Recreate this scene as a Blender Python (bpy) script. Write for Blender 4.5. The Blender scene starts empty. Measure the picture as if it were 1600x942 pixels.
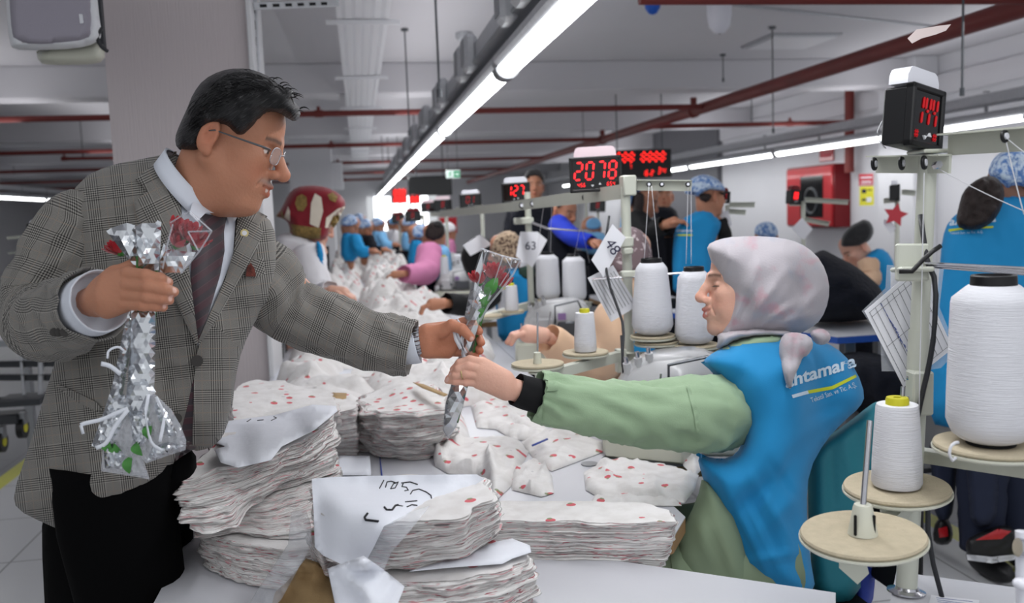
import bpy, bmesh, math, random
import numpy as np
from mathutils import Vector, Matrix, noise, Euler
from mathutils.bvhtree import BVHTree
from mathutils.geometry import delaunay_2d_cdt
random.seed(7)
scene = bpy.context.scene
COL = bpy.context.collection

# ------------------------------------------------------------------ camera
FPX = 1400.0
CAM = np.array([0.0, 0.0, 1.42])
def _n(v):
    v = np.asarray(v, float); return v/np.linalg.norm(v)
def cray(px, py): return np.array([(px-800)/FPX, -(py-471)/FPX, -1.0])
_Y = _n(cray(560, 338)); _r2 = _n(cray(1600, 338-.037*1040))
_Z = _n(np.cross(_r2, _Y)); _Z = _Z if _Z[1] > 0 else -_Z
_X = np.cross(_Y, _Z)
R = np.array([_X, _Y, _Z])                       # camera axes -> world axes
def D(px, py, d): return CAM + R @ (cray(px, py)*d)       # a measured point of the place: where it shows and how far off it is
def W(px, py, z=None, y=None, x=None):
    r = R @ cray(px, py)
    t = (z-CAM[2])/r[2] if z is not None else (y/r[1] if y is not None else x/r[0])
    return CAM + r*t
def c2w(v): return R @ np.asarray(v, float)
cd = bpy.data.cameras.new('camera'); cam = bpy.data.objects.new('camera', cd); COL.objects.link(cam)
cam.matrix_world = Matrix([[*R[0], CAM[0]], [*R[1], CAM[1]], [*R[2], CAM[2]], [0, 0, 0, 1]])
cd.sensor_width = 36; cd.lens = FPX/1600*36; cd.clip_start = .05; cd.clip_end = 200
cd.dof.use_dof = True; cd.dof.focus_distance = 1.72; cd.dof.aperture_fstop = 4.2
scene.camera = cam
# ------------------------------------------------------------------ light and exposure
wd = bpy.data.worlds.new('world'); scene.world = wd; wd.use_nodes = True
wd.node_tree.nodes['Background'].inputs[0].default_value = (.93, .96, 1, 1)
wd.node_tree.nodes['Background'].inputs[1].default_value = .70
scene.view_settings.view_transform = 'Standard'; scene.view_settings.look = 'None'
scene.view_settings.gamma = 1; scene.view_settings.use_curve_mapping = False
scene.view_settings.exposure = 0.0
scene.cycles.use_denoising = True
scene.cycles.max_bounces = 7; scene.cycles.diffuse_bounces = 3; scene.cycles.transparent_max_bounces = 10
scene.cycles.sample_clamp_indirect = 4
TUBE_W = 4.3          # watts per metre of tube
def tube_or_fill_light(p, length, axis='y', w=None, name='tube_or_fill_light'):
    l = bpy.data.lights.new(name, 'AREA'); l.shape = 'RECTANGLE'; l.size = .07; l.size_y = length
    l.energy = (w or TUBE_W)*length; l.color = (.97, .985, 1)
    o = bpy.data.objects.new(name, l); COL.objects.link(o); o.location = p
    if axis == 'x': o.rotation_euler = (0, 0, math.pi/2)
    return o

def add_ceiling_fill(p, length, w=2.0):      # unseen upward area lamp, added to brighten the ceiling
    l = bpy.data.lights.new('ceiling_fill', 'AREA'); l.shape = 'RECTANGLE'; l.size = .5; l.size_y = length; l.energy = w*length; l.color = (.98, .97, 1)
    o = bpy.data.objects.new('ceiling_fill', l); COL.objects.link(o); o.location = p; o.rotation_euler = (math.pi, 0, 0); return o
# ------------------------------------------------------------------ materials
MAT = {}
def mat(name, col, rough=.6, metal=0, spec=.4, nz=None, bump=None, emit=None, trans=0, alpha=1, sheen=0, attr=False, coat=0, sss=0, ior=1.45):
    m = bpy.data.materials.new(name); m.use_nodes = True; MAT[name] = m
    nt = m.node_tree; b = nt.nodes['Principled BSDF']
    b.inputs['Base Color'].default_value = (*col, 1); b.inputs['Roughness'].default_value = rough
    b.inputs['Metallic'].default_value = metal; b.inputs['Specular IOR Level'].default_value = spec
    b.inputs['Transmission Weight'].default_value = trans; b.inputs['Alpha'].default_value = alpha
    b.inputs['Sheen Weight'].default_value = sheen; b.inputs['Coat Weight'].default_value = coat
    b.inputs['IOR'].default_value = ior
    if sss:
        b.inputs['Subsurface Weight'].default_value = sss; b.inputs['Subsurface Radius'].default_value = (.012, .004, .002); b.inputs['Subsurface Scale'].default_value = 1
    if emit:
        b.inputs['Emission Color'].default_value = (*emit[0], 1); b.inputs['Emission Strength'].default_value = emit[1]
    src = None
    if attr:
        a = nt.nodes.new('ShaderNodeAttribute'); a.attribute_name = 'Col'; src = a.outputs['Color']
    if nz or bump:
        tc = nt.nodes.new('ShaderNodeTexCoord')
    if nz:
        n = nt.nodes.new('ShaderNodeTexNoise'); n.inputs['Scale'].default_value = nz[0]; n.inputs['Detail'].default_value = 5
        nt.links.new(tc.outputs['Object'], n.inputs['Vector'])
        mx = nt.nodes.new('ShaderNodeMix'); mx.data_type = 'RGBA'; mx.blend_type = 'MULTIPLY'
        rp = nt.nodes.new('ShaderNodeMapRange'); rp.inputs[1].default_value = .3; rp.inputs[2].default_value = .7
        rp.inputs[3].default_value = 1-nz[1]; rp.inputs[4].default_value = 1
        nt.links.new(n.outputs[0], rp.inputs[0]); mx.inputs[0].default_value = 1
        mx.inputs[6].default_value = (*col, 1)
        if src: nt.links.new(src, mx.inputs[6])
        nt.links.new(rp.outputs[0], mx.inputs[7]); src = mx.outputs[2]
    if src: nt.links.new(src, b.inputs['Base Color'])
    if bump:
        n = nt.nodes.new('ShaderNodeTexNoise'); n.inputs['Scale'].default_value = bump[0]; n.inputs['Detail'].default_value = 4
        mp = nt.nodes.new('ShaderNodeMapping'); nt.links.new(tc.outputs['Object'], mp.inputs[0])
        if len(bump) > 2: mp.inputs['Scale'].default_value = bump[2]
        nt.links.new(mp.outputs[0], n.inputs['Vector'])
        bp = nt.nodes.new('ShaderNodeBump'); bp.inputs['Strength'].default_value = bump[1]; bp.inputs['Distance'].default_value = .01
        nt.links.new(n.outputs[0], bp.inputs['Height']); nt.links.new(bp.outputs[0], b.inputs['Normal'])
    return m
class NG:
    """small helper to write node graphs"""
    def __init__(s, m): s.nt = m.node_tree; s.b = s.nt.nodes['Principled BSDF']
    def node(s, t, **k):
        n = s.nt.nodes.new(t)
        for a, v in k.items(): setattr(n, a, v)
        return n
    def link(s, a, b): s.nt.links.new(a, b)
    def put(s, v, sock):
        if isinstance(v, (int, float)): sock.default_value = v
        elif isinstance(v, tuple): sock.default_value = v if len(v) == len(sock.default_value) else (*v, 1)
        else: s.link(v, sock)
    def math(s, op, a, b=0, c=None):
        n = s.node('ShaderNodeMath', operation=op); s.put(a, n.inputs[0]); s.put(b, n.inputs[1])
        if c is not None: s.put(c, n.inputs[2])
        return n.outputs[0]
    def mix(s, f, a, b, mode='MIX'):
        n = s.node('ShaderNodeMix', data_type='RGBA', blend_type=mode); s.put(f, n.inputs[0]); s.put(a, n.inputs[6]); s.put(b, n.inputs[7]); return n.outputs[2]
    def coords(s, kind='UV', scale=(1, 1, 1), loc=(0, 0, 0), rot=(0, 0, 0)):
        t = s.node('ShaderNodeTexCoord'); m = s.node('ShaderNodeMapping'); s.link(t.outputs[kind], m.inputs[0])
        m.inputs['Scale'].default_value = scale; m.inputs['Location'].default_value = loc; m.inputs['Rotation'].default_value = rot
        return m.outputs[0]
    def noise(s, v, scale, detail=3, rough=.5):
        n = s.node('ShaderNodeTexNoise'); s.link(v, n.inputs['Vector']); n.inputs['Scale'].default_value = scale; n.inputs['Detail'].default_value = detail; n.inputs['Roughness'].default_value = rough
        return n.outputs[0]
    def xyz(s, v):
        n = s.node('ShaderNodeSeparateXYZ'); s.link(v, n.inputs[0]); return n.outputs
    def ss(s, v, a, b, c=0., d=1.):
        n = s.node('ShaderNodeMapRange', interpolation_type='SMOOTHSTEP'); s.put(v, n.inputs[0])
        for i, q in enumerate((a, b, c, d)): s.put(q, n.inputs[i+1])
        return n.outputs[0]
    def bump(s, h, strength=.3, dist=.003):
        n = s.node('ShaderNodeBump'); n.inputs['Strength'].default_value = strength; n.inputs['Distance'].default_value = dist
        s.link(h, n.inputs['Height']); s.link(n.outputs[0], s.b.inputs['Normal'])
    def col(s, v): s.put(v, s.b.inputs['Base Color'])

# ------------------------------------------------------------------ objects
def tag(o, label, cat, group=None, kind=None):
    if label: o['label'] = label
    if cat: o['category'] = cat
    if group: o['group'] = group
    if kind: o['kind'] = kind
    return o
def thing(name, loc, label, cat, group=None, rz=0):
    o = bpy.data.objects.new(name, None); COL.objects.link(o); o.empty_display_size = .1
    o.location = Vector([float(a) for a in loc]); o.rotation_euler = (0, 0, rz); tag(o, label, cat, group); return o
def mesh_obj(name, V, F, m, parent=None, smooth=False, uv=None, col=None, local=False, recenter=True):
    V = np.asarray(V, float).reshape(-1, 3); me = bpy.data.meshes.new(name)
    off = np.zeros(3)
    if parent is None and recenter and not local:
        off = np.array([(V[:, 0].min()+V[:, 0].max())/2, (V[:, 1].min()+V[:, 1].max())/2, V[:, 2].min()])
    me.from_pydata((V-off).tolist(), [], F if isinstance(F, list) else F.tolist())
    if uv is not None:
        ul = me.uv_layers.new(name='UVMap'); li = np.zeros(len(me.loops), int); me.loops.foreach_get('vertex_index', li)
        ul.data.foreach_set('uv', np.asarray(uv, float)[li].ravel())
    if col is not None:
        ca = me.color_attributes.new('Col', 'FLOAT_COLOR', 'POINT'); c = np.ones((len(V), 4)); c[:, :3] = col; ca.data.foreach_set('color', c.ravel())
    if isinstance(m, (list, tuple)):
        for q in m: me.materials.append(q)
    elif m: me.materials.append(m)
    me.validate(); me.update()
    if smooth: me.shade_smooth()
    o = bpy.data.objects.new(name, me); COL.objects.link(o)
    if parent is not None:
        o.parent = parent
        if not local: 
            bpy_inv = Matrix.Identity(4); p = parent; chain = []
            while p: chain.append(p); p = p.parent
            mw = Matrix.Identity(4)
            for p in reversed(chain): mw = mw @ p.matrix_parent_inverse @ Matrix.LocRotScale(p.location, p.rotation_euler, p.scale)
            o.matrix_parent_inverse = mw.inverted()
    else: o.location = Vector(off)
    return o
def copy_tree(o, parent=None):
    c = o.copy(); COL.objects.link(c)
    if parent: c.parent = parent
    for ch in list(o.children): copy_tree(ch, c)
    return c
def frame_of(d, up=(0, 0, 1)):
    z = _n(d); x = np.cross(up, z)
    if np.linalg.norm(x) < 1e-4: x = np.cross((0, 1, 0), z)
    x = _n(x); return x, np.cross(z, x), z
class MB:
    def __init__(s): s.v = []; s.f = []; s.uv = []; s.mi = []; s.n = 0; s.cur = 0
    def add(s, V, F, uv=None):
        V = np.asarray(V, float); s.v.append(V); s.f += [tuple(int(i)+s.n for i in f) for f in F]; s.mi += [s.cur]*len(F)
        s.uv.append(np.asarray(uv, float) if uv is not None else V[:, :2].copy()); s.n += len(V); return s
    def box(s, c, size, rot=None, bev=0.0):
        h = np.array(size, float)/2; c = np.array(c, float); bev = min(bev, h.min()*.9)
        if bev <= 0:
            V = np.array([[x, y, z] for x in (-1, 1) for y in (-1, 1) for z in (-1, 1)])*h
            F = [(0, 1, 3, 2), (4, 6, 7, 5), (0, 4, 5, 1), (2, 3, 7, 6), (0, 2, 6, 4), (1, 5, 7, 3)]
        else:
            V = []; idx = {}
            for x in (-1, 1):
                for y in (-1, 1):
                    for z in (-1, 1):
                        for a in range(3):
                            p = np.array([x, y, z])*(h-bev); p[a] = (x, y, z)[a]*h[a]; idx[x, y, z, a] = len(V); V.append(p)
            V = np.array(V); F = []
            for a in range(3):
                b, c_ = [(1, 2), (2, 0), (0, 1)][a]
                for sg in (-1, 1):
                    q = []
                    for (u, w) in ((-1, -1), (1, -1), (1, 1), (-1, 1)):
                        k = [0, 0, 0]; k[a] = sg; k[b] = u; k[c_] = w; q.append(idx[(*k, a)])
                    F.append(tuple(q if sg > 0 else q[::-1]))
            for a in range(3):
                b, c_ = [(1, 2), (2, 0), (0, 1)][a]
                for u in (-1, 1):
                    for w in (-1, 1):
                        k0 = [0, 0, 0]; k0[a] = -1; k0[b] = u; k0[c_] = w; k1 = list(k0); k1[a] = 1
                        q = (idx[(*k0, b)], idx[(*k1, b)], idx[(*k1, c_)], idx[(*k0, c_)]); F.append(q if u*w > 0 else q[::-1])
            for x in (-1, 1):
                for y in (-1, 1):
                    for z in (-1, 1):
                        q = (idx[x, y, z, 0], idx[x, y, z, 1], idx[x, y, z, 2]); F.append(q if x*y*z > 0 else q[::-1])
        if rot is not None: V = V @ np.asarray(rot, float).T
        return s.add(V+c, F)
    def ring_loft(s, rings, close=True, caps=True, uv=None):
        n = len(rings[0]); m = len(rings); V = np.concatenate(rings); F = []
        for i in range(m-1):
            for j in range(n if close else n-1):
                k = (j+1) % n; F.append((i*n+j, i*n+k, (i+1)*n+k, (i+1)*n+j))
        if caps and close: F.append(tuple(range(n))[::-1]); F.append(tuple(range((m-1)*n, m*n)))
        return s.add(V, F, uv)
    def tube(s, pts, r, n=10, caps=True, flat=1.0, up=(0, 0, 1)):
        pts = [np.array(p, float) for p in pts]; rs = r if hasattr(r, '__len__') else [r]*len(pts); rings = []; a = np.arange(n)*2*math.pi/n
        for i, p in enumerate(pts):
            d = pts[min(i+1, len(pts)-1)]-pts[max(i-1, 0)]; x, y, z = frame_of(d, up)
            rings.append(p+rs[i]*(np.cos(a)[:, None]*x*flat+np.sin(a)[:, None]*y))
        return s.ring_loft(rings, caps=caps)
    def cyl(s, p0, p1, r0, r1=None, n=16): return s.tube([p0, p1], [r0, r0 if r1 is None else r1], n)
    def lathe(s, prof, c=(0, 0, 0), axis=(0, 0, 1), n=24):
        x, y, z = frame_of(axis, (0, 1, 0) if abs(axis[2]) > .9 else (0, 0, 1)); a = np.arange(n)*2*math.pi/n; c = np.array(c, float)
        rings = [c+z*h+r*(np.cos(a)[:, None]*x+np.sin(a)[:, None]*y) for r, h in prof]
        uv = np.array([[j/n*2*math.pi*.05, h] for r, h in prof for j in range(n)])
        return s.ring_loft(rings, uv=uv)
    def ell(s, c, r, n=16, m=10, rot=None):
        th = np.linspace(0, math.pi, m+1); a = np.arange(n)*2*math.pi/n; rings = []
        for t in th:
            t = min(max(t, .02), math.pi-.02)
            V = np.stack([np.cos(a)*math.sin(t)*r[0], np.sin(a)*math.sin(t)*r[1], np.full(n, -math.cos(t))*r[2]], 1)
            if rot is not None: V = V @ np.asarray(rot).T
            rings.append(V+np.array(c, float))
        return s.ring_loft(rings)
    def prism(s, poly, vec):
        P = np.array(poly, float); n = len(P); v = np.array(vec, float)
        return s.add(np.concatenate([P, P+v]), [tuple(range(n))[::-1], tuple(range(n, 2*n))]+[(i, (i+1) % n, n+(i+1) % n, n+i) for i in range(n)])
    def build(s, name, m, parent=None, smooth=False, **k):
        uv = np.concatenate(s.uv); V = np.concatenate(s.v); o = mesh_obj(name, V, s.f, m, parent, smooth, uv=uv, **k)
        if isinstance(m, (list, tuple)) and len(o.data.polygons) == len(s.mi): o.data.polygons.foreach_set('material_index', s.mi)
        if smooth == 'auto':
            me = o.data; bm = bmesh.new(); bm.from_mesh(me); bmesh.ops.recalc_face_normals(bm, faces=bm.faces)
            for e in bm.edges: e.smooth = len(e.link_faces) != 2 or e.calc_face_angle(0) < .7
            bm.to_mesh(me); bm.free()
        return o

# ------------------------------------------------------------------ inflated solids from an outline
def smooth_poly(P, it=1):
    P = np.array(P, float)
    for _ in range(it):
        Q = np.roll(P, -1, 0); P = np.stack([.75*P+.25*Q, .25*P+.75*Q], 1).reshape(-1, P.shape[1])
    return P
def resample(P, step):
    P = np.array(P, float); Q = np.roll(P, -1, 0); out = []
    for a, b in zip(P, Q):
        k = max(1, int(round(np.linalg.norm(b[:2]-a[:2])/step))); out += [a+(b-a)*t/k for t in range(k)]
    return np.array(out)
def poly_dist(pts, P):
    A = P; B = np.roll(P, -1, 0); best = np.full(len(pts), 1e9)
    for a, b in zip(A, B):
        d = b-a; L = d @ d+1e-12; t = np.clip(((pts-a) @ d)/L, 0, 1); q = pts-a-t[:, None]*d; best = np.minimum(best, (q*q).sum(1))
    return np.sqrt(best)
def inside(pts, P):
    c = np.zeros(len(pts), bool); x, y = pts[:, 0], pts[:, 1]
    for a, b in zip(P, np.roll(P, -1, 0)):
        if a[1] == b[1]: continue
        c ^= ((a[1] > y) != (b[1] > y)) & (x < (b[0]-a[0])*(y-a[1])/(b[1]-a[1])+a[0])
    return c
def tri2d(P, step):
    """triangulate the inside of closed outline P (n,2) with inner points every step"""
    x0, y0 = P.min(0); x1, y1 = P.max(0)
    gx, gy = np.meshgrid(np.arange(x0+step/2, x1, step), np.arange(y0+step/2, y1, step)); gx = gx+(np.arange(gx.shape[0]) % 2)[:, None]*step/2
    G = np.stack([gx.ravel(), gy.ravel()], 1); G = G[inside(G, P)]
    if len(G): G = G[poly_dist(G, P) > step*.45]
    n = len(P); pts = [Vector(p) for p in P]+[Vector(p) for p in G]
    v, e, f, *_ = delaunay_2d_cdt(pts, [(i, (i+1) % n) for i in range(n)], [list(range(n))], 1, 1e-4)
    V = np.array([tuple(q) for q in v]); F = [tuple(q) for q in f if len(q) >= 3]
    dist = poly_dist(V, P) if len(V) else np.zeros(0)
    return V, F, dist
def field(cp, power=2.0):
    """smooth interpolation of control values ((x,y,value),...)"""
    if not hasattr(cp, '__len__'): return lambda p: np.full(len(p), float(cp))
    c = np.array(cp, float)
    if len(c) == 1: return lambda p: np.full(len(p), c[0, 2])
    def g(p):
        d = ((p[:, None, :]-c[None, :, :2])**2).sum(2)+25.0; w = d**(-power/1.0); return (w*c[None, :, 2]).sum(1)/w.sum(1)
    return g
def strokes(S):
    """fold relief: (x0,y0,x1,y1,width_px,height_m)"""
    def g(p):
        h = np.zeros(len(p))
        for (x0, y0, x1, y1, w, a) in S:
            A = np.array([x0, y0]); d = np.array([x1-x0, y1-y0], float); L = d @ d; t = ((p-A) @ d)/L; tc = np.clip(t, 0, 1)
            q = p-A-tc[:, None]*d; r = (q*q).sum(1); h += a*np.exp(-r/(w*w))*(.35+.65*np.sin(np.clip(t, 0, 1)*math.pi)**.6 if w < 40 else 1)
        return h
    return g
def nz2(p, s, seed=0.0, st=(1, 1)):
    return np.array([noise.noise(Vector((x*s*st[0]+seed, y*s*st[1]-seed, seed*1.7))) for x, y in p])
INFL = {}
def inflate(name, poly, depth, T, m, parent=None, step=6, edge=None, relief=None, noise_amp=0, noise_scale=.03, sm=1, power=.5, uvrot=0, uvs=None, back=1.0, rim=.0, col=None, keep=None, nst=(1, 1)):
    """a rounded solid whose outline is poly (measured in the photo), at its own distance, T metres half thickness"""
    P = resample(smooth_poly(poly, sm), step*.8); V, F, dist = tri2d(P, step)
    df = field(depth); Tf = field(T); Tv = Tf(V); d0 = df(V)
    E = edge if edge is not None else max(dist.max()*.9, 1)
    t = np.clip(dist/E, 0, 1); h = Tv*(1-(1-t)**2)**power
    on = dist < 1e-3
    rl = np.zeros(len(V))
    if relief is not None: rl = relief(V)
    if noise_amp: rl = rl+noise_amp*nz2(V, noise_scale, 3.3+len(name), nst)
    fade = np.clip(dist/(E*.25+1e-6), 0, 1)
    front = np.stack([D(x, y, d-hh-r*fd) for (x, y), d, hh, r, fd in zip(V, d0, h+rim*0, rl, fade)])
    bk = np.stack([D(x, y, d+hh*back) for (x, y), d, hh in zip(V, d0, h)])
    n = len(V); remap = np.where(on, np.arange(n), np.arange(n)+n)
    allV = np.concatenate([front, bk]); FF = [tuple(int(i) for i in f) for f in F]
    # orientation
    BF = [tuple(int(remap[i]) for i in f)[::-1] for f in F]
    ca, sa = math.cos(uvrot), math.sin(uvrot); sc = d0.mean()/FPX
    UV = (V @ np.array([[ca, -sa], [sa, ca]]))*sc
    if uvs is not None: UV = uvs(V, UV)
    used = np.zeros(2*n, bool)
    for f in FF+BF:
        for i in f: used[i] = True
    ids = np.cumsum(used)-1; allV = allV[used]; FF = [tuple(int(ids[i]) for i in f) for f in FF+BF]; UV2 = np.concatenate([UV, UV])[used]
    cc = None
    if col is not None: cc = np.concatenate([col(V), col(V)])[used]
    o = mesh_obj(name, allV, FF, m, parent, True, uv=UV2, col=cc)
    bm = bmesh.new(); bm.from_mesh(o.data); bmesh.ops.recalc_face_normals(bm, faces=bm.faces); bm.to_mesh(o.data); bm.free()
    if keep: INFL[keep] = (allV, FF)
    return o
def bvh_of(*names):
    V = []; F = []; n = 0
    for k in names:
        v, f = INFL[k]; V += [tuple(q) for q in v]; F += [tuple(i+n for i in q) for q in f]; n += len(v)
    return BVHTree.FromPolygons(V, F)
def wbvh(*objs):
    V = []; F = []; n = 0
    for o in objs:
        mw = o.matrix_world if o.parent is None else Matrix.Identity(4)
        T = Matrix.Translation(o.location) if o.parent is None else Matrix.Identity(4)
        V += [tuple(T @ v.co) for v in o.data.vertices]; F += [tuple(i+n for i in p.vertices) for p in o.data.polygons]; n = len(V)
    return BVHTree.FromPolygons(V, F)
def cast(bv, px, py, default=None):
    r = R @ cray(px, py); L = np.linalg.norm(r); h = bv.ray_cast(Vector(CAM), Vector(r/L))
    if h[0] is None: return default
    return h[3]/L
def drape(name, poly, bv, off, th, m, parent=None, step=5, sm=0, uvrot=0, default=None, relief=None, bulge=0, edge=8, smooth=True, bias=None, relax=0, uvs=None, col=None):
    """cloth or trim lying on another surface: follows that surface, with a thickness of its own"""
    P = resample(smooth_poly(poly, sm) if sm else np.array(poly, float), step*.8); V, F, dist = tri2d(P, step)
    dd = np.array([cast(bv, x, y) or np.nan for x, y in V])
    if np.isnan(dd).any():
        ok = ~np.isnan(dd); 
        if not ok.any(): dd[:] = default or 1.6
        else:
            for i in np.where(~ok)[0]: dd[i] = dd[ok][np.argmin(((V[ok]-V[i])**2).sum(1))]
    for _ in range(relax):
        acc = dd.copy(); cn = np.ones(len(V))
        for f in F:
            for a, b in zip(f, f[1:]+f[:1]): acc[a] += dd[b]; cn[a] += 1; acc[b] += dd[a]; cn[b] += 1
        dd = np.minimum(acc/cn, dd+.004) if _ % 3 == 0 else acc/cn
    o_ = off+bulge*(1-(1-np.clip(dist/edge, 0, 1))**2)
    if relief is not None: o_ = o_+relief(V)
    if bias is not None: o_ = o_+field(bias)(V)
    n = len(V); top = np.stack([D(x, y, d-o) for (x, y), d, o in zip(V, dd, o_)]); bot = np.stack([D(x, y, d-o+th) for (x, y), d, o in zip(V, dd, o_)])
    FF = [tuple(int(i) for i in f) for f in F]; B = [tuple(i+n for i in f)[::-1] for f in FF]; ec = {}
    for f in FF:
        for a, b in zip(f, f[1:]+f[:1]): ec[(a, b)] = 1
    S = [(b, a, a+n, b+n) for (a, b) in ec if (b, a) not in ec]
    ca, sa = math.cos(uvrot), math.sin(uvrot); sc = float(np.mean(dd))/FPX; UV = (V @ np.array([[ca, -sa], [sa, ca]]))*sc
    if uvs is not None: UV = uvs(V, UV)
    cc = None
    if col is not None: cc = np.concatenate([col(V), col(V)])
    o = mesh_obj(name, np.concatenate([top, bot]), FF+B+S, m, parent, smooth, uv=np.concatenate([UV, UV]), col=cc)
    bm = bmesh.new(); bm.from_mesh(o.data); bmesh.ops.recalc_face_normals(bm, faces=bm.faces)
    for e in bm.edges: e.smooth = len(e.link_faces) != 2 or e.calc_face_angle(0) < 1.0
    bm.to_mesh(o.data); bm.free()
    return o

# ------------------------------------------------------------------ smooth blended bodies (implicit surfaces, meshed once)
class SDF:
    def __init__(s, lo, hi, h):
        s.lo = np.array(lo, float); s.h = h; s.n = np.maximum(4, np.ceil((np.array(hi, float)-s.lo)/h).astype(int)+1); s.F = np.full(s.n, .05, np.float32)
    def region(s, c0, c1, pad):
        a = np.clip(np.floor((np.minimum(c0, c1)-pad-s.lo)/s.h).astype(int), 0, s.n-1); b = np.clip(np.ceil((np.maximum(c0, c1)+pad-s.lo)/s.h).astype(int)+1, 1, s.n)
        if (b <= a).any(): return None, None
        g = [s.lo[i]+np.arange(a[i], b[i])*s.h for i in range(3)]
        return tuple(slice(a[i], b[i]) for i in range(3)), np.meshgrid(*g, indexing='ij')
    def _comb(s, sl, d, k, sub):
        A = s.F[sl]
        if sub: A, d = A, -d; h = np.clip(.5-.5*(d-A)/max(k, 1e-6)*-1, 0, 1)
        if sub:
            h = np.clip(.5+.5*(d-A)/max(k, 1e-6), 0, 1); s.F[sl] = A*(1-h)+d*h+k*h*(1-h)
        else:
            h = np.clip(.5+.5*(d-A)/max(k, 1e-6), 0, 1); s.F[sl] = d*(1-h)+A*h-k*h*(1-h)
    def ell(s, c, r, k=.01, rot=None, sub=False):
        c = np.array(c, float); r = np.array(r, float); m = r.max()
        sl, g = s.region(c-m, c+m, k+4*s.h)
        if sl is None: return s
        X = [g[i]-c[i] for i in range(3)]
        if rot is not None:
            Rm = np.asarray(rot); X = [sum(Rm[i][j]*X[i] for i in range(3)) for j in range(3)]
        q = np.sqrt(sum((X[i]/r[i])**2 for i in range(3)))+1e-9; q2 = np.sqrt(sum((X[i]/r[i]**2)**2 for i in range(3)))+1e-9
        s._comb(sl, (q*(q-1)/q2).astype(np.float32), k, sub); return s
    def cap(s, a, b, ra, rb=None, k=.01, sub=False, flat=None):
        a = np.array(a, float); b = np.array(b, float); rb = ra if rb is None else rb; m = max(ra, rb)
        sl, g = s.region(np.minimum(a, b)-m, np.maximum(a, b)+m, k+4*s.h)
        if sl is None: return s
        d = b-a; L = d @ d+1e-12; t = np.clip(sum((g[i]-a[i])*d[i] for i in range(3))/L, 0, 1)
        q = [g[i]-a[i]-t*d[i] for i in range(3)]
        if flat is not None:
            ax, f = flat; ax = _n(ax); c = sum(q[i]*ax[i] for i in range(3)); q = [q[i]+ax[i]*c*(1/f-1) for i in range(3)]
        s._comb(sl, (np.sqrt(sum(x*x for x in q))-(ra+(rb-ra)*t)).astype(np.float32), k, sub); return s
    def chain(s, pts, rs, k=.006, flat=None):
        for i in range(len(pts)-1): s.cap(pts[i], pts[i+1], rs[i], rs[i+1], k, flat=flat)
        return s
    def mesh(s):
        F = s.F; neg = F < 0; n = F.shape; C = [k-1 for k in n]
        acc = np.zeros((*C, 3), np.float32); cnt = np.zeros(C, np.float32)
        for ax in range(3):
            a = [slice(None)]*3; b = [slice(None)]*3; a[ax] = slice(0, -1); b[ax] = slice(1, None)
            fa, fb = F[tuple(a)], F[tuple(b)]; cr = (fa < 0) != (fb < 0); t = np.where(cr, fa/np.where(cr, fa-fb, 1), 0)
            o = [i for i in range(3) if i != ax]
            for u in (0, 1):
                for w in (0, 1):
                    sl = [slice(None)]*3; sl[ax] = slice(None)
                    sl[o[0]] = slice(u, u+C[o[0]]); sl[o[1]] = slice(w, w+C[o[1]])
                    c_ = cr[tuple(sl)]; tt = t[tuple(sl)]; cnt += c_
                    acc[..., ax] += np.where(c_, tt, 0); acc[..., o[0]] += c_*u; acc[..., o[1]] += c_*w
        act = cnt > 0; idx = -np.ones(C, int); idx[act] = np.arange(act.sum()); ijk = np.argwhere(act)
        V = s.lo+(ijk+acc[act]/cnt[act][:, None])*s.h; Q = []
        for ax in range(3):
            a = [slice(1, -1)]*3; b = [slice(1, -1)]*3; a[ax] = slice(0, -1); b[ax] = slice(1, None)
            cr = (neg[tuple(a)] != neg[tuple(b)]); fl = neg[tuple(a)]; P = np.argwhere(cr); o = [(1, 2), (2, 0), (0, 1)][ax]
            if not len(P): continue
            base = P.copy()
            for k in range(3):
                if k != ax: base[:, k] += 1
            def cell(u, w):
                q = base.copy(); q[:, o[0]] -= u; q[:, o[1]] -= w; return idx[q[:, 0], q[:, 1], q[:, 2]]
            q = np.stack([cell(1, 1), cell(0, 1), cell(0, 0), cell(1, 0)], 1); f = fl[cr]; q[~f] = q[~f][:, ::-1]; Q.append(q)
        Q = np.concatenate(Q) if Q else np.zeros((0, 4), int); Q = Q[(Q >= 0).all(1)]
        return V, Q
def smooth_mesh(V, Q, it=2, lam=.5):
    for _ in range(it):
        acc = np.zeros_like(V); c = np.zeros(len(V))
        for i in range(4):
            a, b = Q[:, i], Q[:, (i+1) % 4]; np.add.at(acc, a, V[b]); np.add.at(acc, b, V[a]); np.add.at(c, a, 1); np.add.at(c, b, 1)
        V = V+(acc/np.maximum(c, 1)[:, None]-V)*lam
    return V
def join_parts(L):
    V = []; F = []; Cc = []; n = 0
    for v, q, c in L:
        V.append(v); F += [tuple(int(i)+n for i in f) for f in q]; Cc.append(np.broadcast_to(np.asarray(c, float), (len(v), 3))); n += len(v)
    return np.concatenate(V), F, np.concatenate(Cc)
def S(r, g, b):
    def f(c):
        c /= 255.; return c/12.92 if c <= .04045 else ((c+.055)/1.055)**2.4
    return (f(r), f(g), f(b))
PI = math.pi
mat('ceil', S(214, 213, 217), .9, nz=(.6, .06)); mat('wallw', S(218, 218, 222), .85, nz=(.8, .05)); mat('walld', S(105, 105, 110), .7)
mat('column', S(190, 181, 183), .75, bump=(1, .25, (160, 160, 8))); mat('corner', S(205, 205, 208), .6)
mat('steel', S(150, 152, 156), .45, metal=.7); mat('galv', S(196, 198, 202), .5, metal=.35, spec=.4, nz=(40, .12)); mat('rod', S(95, 98, 102), .5, metal=.6)
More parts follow.
